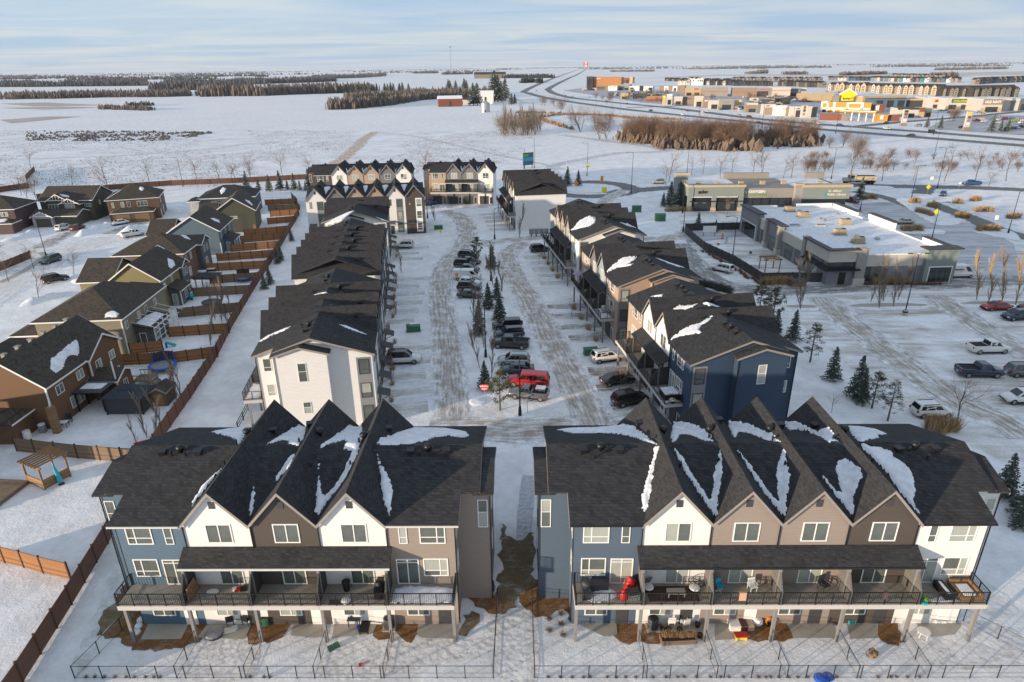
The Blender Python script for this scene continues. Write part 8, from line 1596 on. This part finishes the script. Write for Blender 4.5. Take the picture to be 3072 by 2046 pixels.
trampoline('blue padded trampoline with half its net up', (-49.4, 84.0, 0), 1.9); trampoline('dark netted trampoline beside the lane fence', q(0, 2, 2155, 275), 1.6)
item('cover', 'dark covered trampoline beside the olive annex', 'tarp', q(0, 2, 1870, 480), .2, [('frame', 'dark', [([(1.7, .5), (1.7, .6), (.1, .62)], (0, 0, 0))]), ('leg', 'dark', [((-1.4, -.6, 0), (-1.4, -.6, .5), .04, .04)]), ('leg', 'dark', [((1.4, -.6, 0), (1.4, -.6, .5), .04, .04)])])
T = pergola('wooden gazebo with slatted half walls at the front left deck', (-49.9, 56.6, 0), -.45, 2.7, 2.6, 2.5); bx(T, 'half_wall', M['timber'], 0, 2.7, -.05, .05, .1, 1.1); bx(T, 'half_wall', M['timber'], 2.65, 2.75, 0, 2.6, .1, 1.1)
item('deck_platform', 'weathered wooden deck with steps in the front left corner', 'deck', (-53.5, 54.5, 0), -.1, [('platform', 'woodgrey', (-3.5, 3.5, -1.8, 2.4, .05, .45)), ('step', 'woodgrey', (-3.5, 3.6, -2.3, -1.82, .02, .24)), ('rail', 'timber', (-3.5, 1.5, -1.8, -1.7, .46, .6)), ('rail', 'timber', (-3.5, 1.5, -1.81, -1.69, 1.0, 1.1)), ('post', 'timber', (1.4, 1.52, -1.82, -1.7, .45, 1.1)), ('post', 'timber', (-1.0, -.88, -1.82, -1.7, .45, 1.1))])
item('parasol', 'teal folded parasol leaning on the wooden gazebo', 'parasol', q(0, 3, 545, 890), .2, [('cloth', 'cyan', [((0, 0, .3), (-.5, .5, 2.0), .28, .1)]), ('pole', 'white', [((0, 0, 0), (-.6, .6, 2.4), .03, .03)]), ('foot', 'dark', [([(.3, 0), (.25, .1), (.03, .12)], (0, 0, 0))])])
for i, (x, y, mt) in enumerate(((250, 490, 'white'), (385, 430, 'grey'), (190, 480, 'stone'))): item('barrel', ['white rain barrel beside the board fence', 'grey covered barrel at the porch pillar', 'stone coloured barrel at the gate'][i], 'barrel', q(0, 3, x, y), 0, [('body', mt, [([(.38, 0), (.44, .5), (.38, 1.0)], (0, 0, 0))]), ('lid', 'roofsnow', [([(.4, 1.0), (.38, 1.08), (.05, 1.1)], (0, 0, 0))])])
table('snowy patio table at the rust brown house', q(0, 3, 560, 385), .2, 1.2, .8, .7, 'dark', 'roofsnow'); chair('patio chair beside the snowy table', q(0, 3, 620, 340), .5, 'dark', None, 1.1)
item('steps', 'weathered deck steps with railings behind the rust house', 'steps', (-48.6, 79.6, 0), 0, [('landing', 'woodgrey', (-2.2, 0, -.9, 1.2, .7, .85)), ('step', 'woodgrey', (0, .35, -.7, .7, .45, .6)), ('step', 'woodgrey', (.35, .7, -.7, .7, .2, .35)), ('rail', 'woodgrey', (-2.2, 0, 1.12, 1.2, 1.5, 1.6)), ('rail', 'woodgrey', (-2.2, 0, -.9, -.82, 1.5, 1.6))] + [('baluster', 'woodgrey', (x, x + .06, y, y + .05, .85, 1.5)) for x in (-2.1, -1.6, -1.1, -.6, -.1) for y in (-.88, 1.13)] + [('post', 'woodgrey', (x, x + .1, y, y + .1, 0, .7)) for x in (-2.1, -.15) for y in (-.8, 1.05)])
item('parasol', 'red folded parasol on the tan house patio', 'parasol', q(0, 2, 1415, 790), 0, [('cloth', 'red', [((0, 0, .6), (0, 0, 2.3), .35, .06)]), ('pole', 'white', [((0, 0, 0), (0, 0, 2.45), .03, .03)]), ('foot', 'dark', [([(.3, 0), (.25, .1), (.03, .12)], (0, 0, 0))])]); item('slide', 'teal toddler slide beside the patio screen', 'toy', q(0, 2, 1510, 855), .4, [('slide', 'cyan', [((-.5, 0, .8), (.7, 0, .15), .22, .22)]), ('ladder', 'bluep', (-.7, -.45, -.2, .2, 0, .8))]); item('play_tub', 'teal water table on the tan house patio', 'toy', q(0, 2, 1305, 800), 0, [('tub', 'cyan', [([(.3, .5), (.42, .8), (.36, .8), (.3, .6)], (0, 0, 0))]), ('stand', 'white', [((0, 0, 0), (0, 0, .5), .2, .2)])]); item('play_ball', 'teal covered grill beside the olive annex', 'grill', q(0, 2, 1695, 440), 0, [('dome', 'cyan', [([(.35, .5), (.48, .8), (.35, 1.1), (.05, 1.2)], (0, 0, 0))]), ('stand', 'dark', [((0, 0, 0), (0, 0, .5), .25, .25)])])
T = pergola('dark roofed patio shelter behind the olive house', (-60.2, 119.5, 0), 0, 3.4, 2.6, 2.3); bx(T, 'roof', M['shingle'], -.6, 4.0, -.6, 3.2, 2.68, 2.78)
for i, (x, y) in enumerate(((1790, 215), (1870, 195))): table('black patio table with snow on top behind the brown hip house', q(0, 2, x, y), .1, 1.6, 1.0, .8, 'black', 'roofsnow')['group'] = 'snowy black patio tables'
item('kids_bench', 'orange and blue play bench beside the steel blue annex', 'toy', q(0, 1, 2070, 1025), 0, [('seat', 'orange', (-.6, .6, -.25, .25, .3, .45)), ('back', 'bluep', (-.6, .6, .2, .3, .45, .9)), ('leg', 'bluep', (-.55, -.45, -.2, .2, 0, .3)), ('leg', 'bluep', (.45, .55, -.2, .2, 0, .3))]); bbq('black barbecue in the steel blue house yard', q(0, 1, 2150, 1010), .3)
item('red_board', 'red strip lying along the board fence behind the roof', 'board', q(0, 3, 1270, 545), .55, [('board', 'red', (-.9, .9, -.06, .06, 0, .5)), ('cap', 'red', (-.95, .95, -.09, .09, .5, .55))])
# black rail stairs fence on the lane side of the white block
A_, B_ = frame_of(L1)(24.0, -3.3), frame_of(L1)(4, -3.0); T = thing('rail_fence', 'black three rail fence in the lane behind the white block', 'fence', A_, atan2(B_.y - A_.y, B_.x - A_.x)); L = (B_ - A_).length
for k in range(9): bx(T, 'post', M['black'], L * k / 8 - .05, L * k / 8 + .05, -.05, .05, 0, 1.2)
for z in (.35, .75, 1.12): bx(T, 'rail', M['black'], 0, L, -.03, .03, z, z + .06)
# snow banks
def bank(label, pts, h, w_, grp='ploughed snow banks'):
    P = catmull(pts, .8); T = thing('snow_bank', label, 'snow bank', P[0], 0, grp); mb = MB(); n = 9
    for i, p in enumerate(P):
        d = P[min(i + 1, len(P) - 1)] - P[max(i - 1, 0)]; d.normalize(); nr = Vector((-d.y, d.x, 0)); e = min(1, i / 3, (len(P) - 1 - i) / 3); e = max(e, .02)
        for k in range(n):
            v = -1 + 2 * k / (n - 1); nz_ = mnoise.noise(Vector((p.x * .7, p.y * .7, k * .35))); r = p - P[0] + nr * v * w_ * (.7 + .3 * e); mb.v.append((r.x, r.y, -.02 + h * e * (1 - abs(v) ** 1.6) * (.75 + .5 * nz_)))
    mb.f = [(i * n + k, i * n + k + 1, (i + 1) * n + k + 1, (i + 1) * n + k)[::-1] for i in range(len(P) - 1) for k in range(n - 1)]; mb.obj('heap', M['roofsnow'], T, smooth=True)
bank('high snow bank between the two cul de sac driveways', [q(0, 1, 680, 915), q(0, 1, 800, 870), q(0, 1, 920, 830), q(0, 1, 1000, 800)], 1.4, 1.8); bank('tall snow bank behind the white pickup', [q(0, 1, 1060, 900), q(0, 1, 1200, 860), q(0, 1, 1350, 840)], 2.0, 2.4); bank('snow bank beside the mauve house walk', [q(0, 1, 0, 960), q(0, 1, 180, 920), q(0, 1, 330, 860)], 1.0, 1.8); bank('snow bank along the bend by the street tree', [q(0, 2, 660, 215), q(0, 2, 700, 260), q(0, 2, 720, 300)], .8, 1.6); bank('long snow bank before the hip roofed tan house', [q(0, 2, 220, 500), q(0, 2, 330, 440), q(0, 2, 480, 410), q(0, 2, 620, 370)], 1.1, 1.8)
for i in range(7):
    f_ = frame_of(L1 if i < 4 else L2); k = (i if i < 4 else i - 4); a, b = f_(U * (k + 1.02), DP + 2.2), f_(U * (k + 1.02), DP + 8.0); bank('low snow bank between the left driveways', [a, a.lerp(b, .5), b], .45, .75, 'snow banks between the left driveways')
for T_ in (R1, R2):
    f_ = frame_of(T_)
    for k in range(3): a, b = f_(U * (k + 1) + .4, -2.6), f_(U * (k + 1) + .4, -7.0); bank('low snow bank between the right driveways', [a, a.lerp(b, .5), b], .35, .6, 'snow banks between the right driveways')
for T_, n_ in ((L1, 5), (L2, 6), (L3, 3)):
    f_ = frame_of(T_)
    for k in range(n_): tuft('dry grass clump beside a left entry door', f_(U * k + .3, DP + 1.3), .9, 'grass beside the left entries', w_=.8)
for T_ in (R1, R2, R3):
    f_ = frame_of(T_)
    for k in range(4): tuft('dry grass clump under the right hand decks', f_(U * k + 3.9, -2.4), 1.1, 'grass under the right hand decks', w_=1.0)
# right deck things
f1, f2, f3 = frame_of(R1), frame_of(R2), frame_of(R3)
T = item('spa', 'dark hot tub with a snowy cover on the blue unit deck', 'hot tub', f1(17.6, -1.0, DZ), RV, [('shell', 'black', (-.95, .95, -.85, .85, 0, .75)), ('cover', 'roofsnow', (-.9, .9, -.8, .8, .751, .85))]); egg('tan hanging egg chair on the blue unit deck', f1(18.9, -1.1, DZ), 1.0); bbq('large black covered barbecue under the near porch', f1(12.6, -.9, DZ), RV); bbq('barbecue at the tan far end of the blue block', f1(2.8, -.9, DZ), RV); bbq('steel barbecue on the snowy tan deck', f2(16.6, -.9, DZ), RV, 'galv'); item('parasol', 'lilac open parasol on the far tan deck', 'parasol', f2(2.0, -1.3, DZ), 0, [('canopy', plain('lilac', (.30, .27, .36), .8, .1), [([(1.1, 1.9), (.6, 2.2), (.05, 2.4)], (0, 0, 0))]), ('pole', 'white', [((0, 0, 0), (0, 0, 2.3), .03, .03)])])
for i, k in enumerate((6.0, 8.2, 9.6)): item('parasol', 'cream folded parasol on the white block deck', 'parasol', f3(k, -1.6, DZ), 0, [('cloth', 'white', [((0, 0, .8), (0, 0, 2.1), .2, .06)]), ('pole', 'dark', [((0, 0, 0), (0, 0, 2.3), .03, .03)])], 'cream folded parasols')
for f_, n_ in ((f1, 4), (f2, 4)):
    pass
drape([(U * 3 + .3, -1.9), (U * 3 + .4, -.3), (U * 4 - .3, -.3), (U * 4 - .3, -1.9)], lambda x, y: 3.94, R2, th=.1); drape([(U * 3 + .3, -1.9), (U * 3 + 2.0, -.3), (U * 4 - .3, -.3), (U * 4 - .3, -1.9)], lambda x, y: 3.94, R1, th=.1); drape([(U * 4 + .3, -1.9), (U * 4 + 1, -.5), (U * 5 - .3, -.4), (U * 5 - .3, -1.9)], lambda x, y: 3.94, L1, th=.1)
# light poles of the far shopping area
for x, y, c in ((1555, 1190, 3), (690, 1180, 3), (40, 1130, 3), (2310, 1130, 2), (1280, 900, 2), (990, 960, 2), (850, 930, 2), (430, 880, 2), (570, 890, 2), (1060, 1010, 2), (1760, 1020, 2), (1440, 920, 2)): lamp('tall thin highway lamp pole', q(c, 0, x, y), 14, 2.0, pi / 2, group='highway lamp poles')
for x, y in ((630, 1050), (920, 1060), (540, 1040), (1050, 1020), (1150, 990), (1345, 1000)): T = lamp('white lamp pole of the fuel station', q(3, 0, x, y), 16, 1.0, 0, group='fuel station lamp poles', base=False)
p = q(2, 0, 735, 668); T = thing('flag', 'big red and white national flag beside the orange hotel', 'flag', p, 0); MB().tube((0, 0, 0), (0, 0, 55), .5, .3, 6).obj('pole', M['galv'], T); bx(T, 'field', ST['white'], 5, 15, -.2, .2, 38, 55); bx(T, 'band', ST['red'], .5, 4.99, -.2, .2, 38, 55); bx(T, 'band', ST['red'], 15.01, 20, -.2, .2, 38, 55)
MB().extr([(10, 41), (10.5, 44.5), (13.5, 44), (12.8, 45.5), (14, 48), (12, 48.6), (11.2, 49.5), (11.3, 51), (10, 53), (8.7, 51), (8.8, 49.5), (8, 48.6), (6, 48), (7.2, 45.5), (6.5, 44), (9.5, 44.5)], 'y', -.25, -.21).obj('leaf', ST['red'], T)
# ------------------------------------------------------------------ thin air over the plain
hz_m = bpy.data.materials.new('haze'); hz_m.use_nodes = True; ht = hz_m.node_tree; ht.nodes.clear()
ho_ = ht.nodes.new('ShaderNodeOutputMaterial'); hv = ht.nodes.new('ShaderNodeVolumePrincipled'); hv.inputs['Color'].default_value = (.80, .87, 1.0, 1); hv.inputs['Density'].default_value = 2.6e-5; hv.inputs['Anisotropy'].default_value = 0.0
ht.links.new(hv.outputs[0], ho_.inputs['Volume'])
tag(MB().box(-17000, 17000, -260, 22200, -1.0, 172).obj('haze', hz_m), 'thin winter haze over the plain', 'haze', kind='stuff')
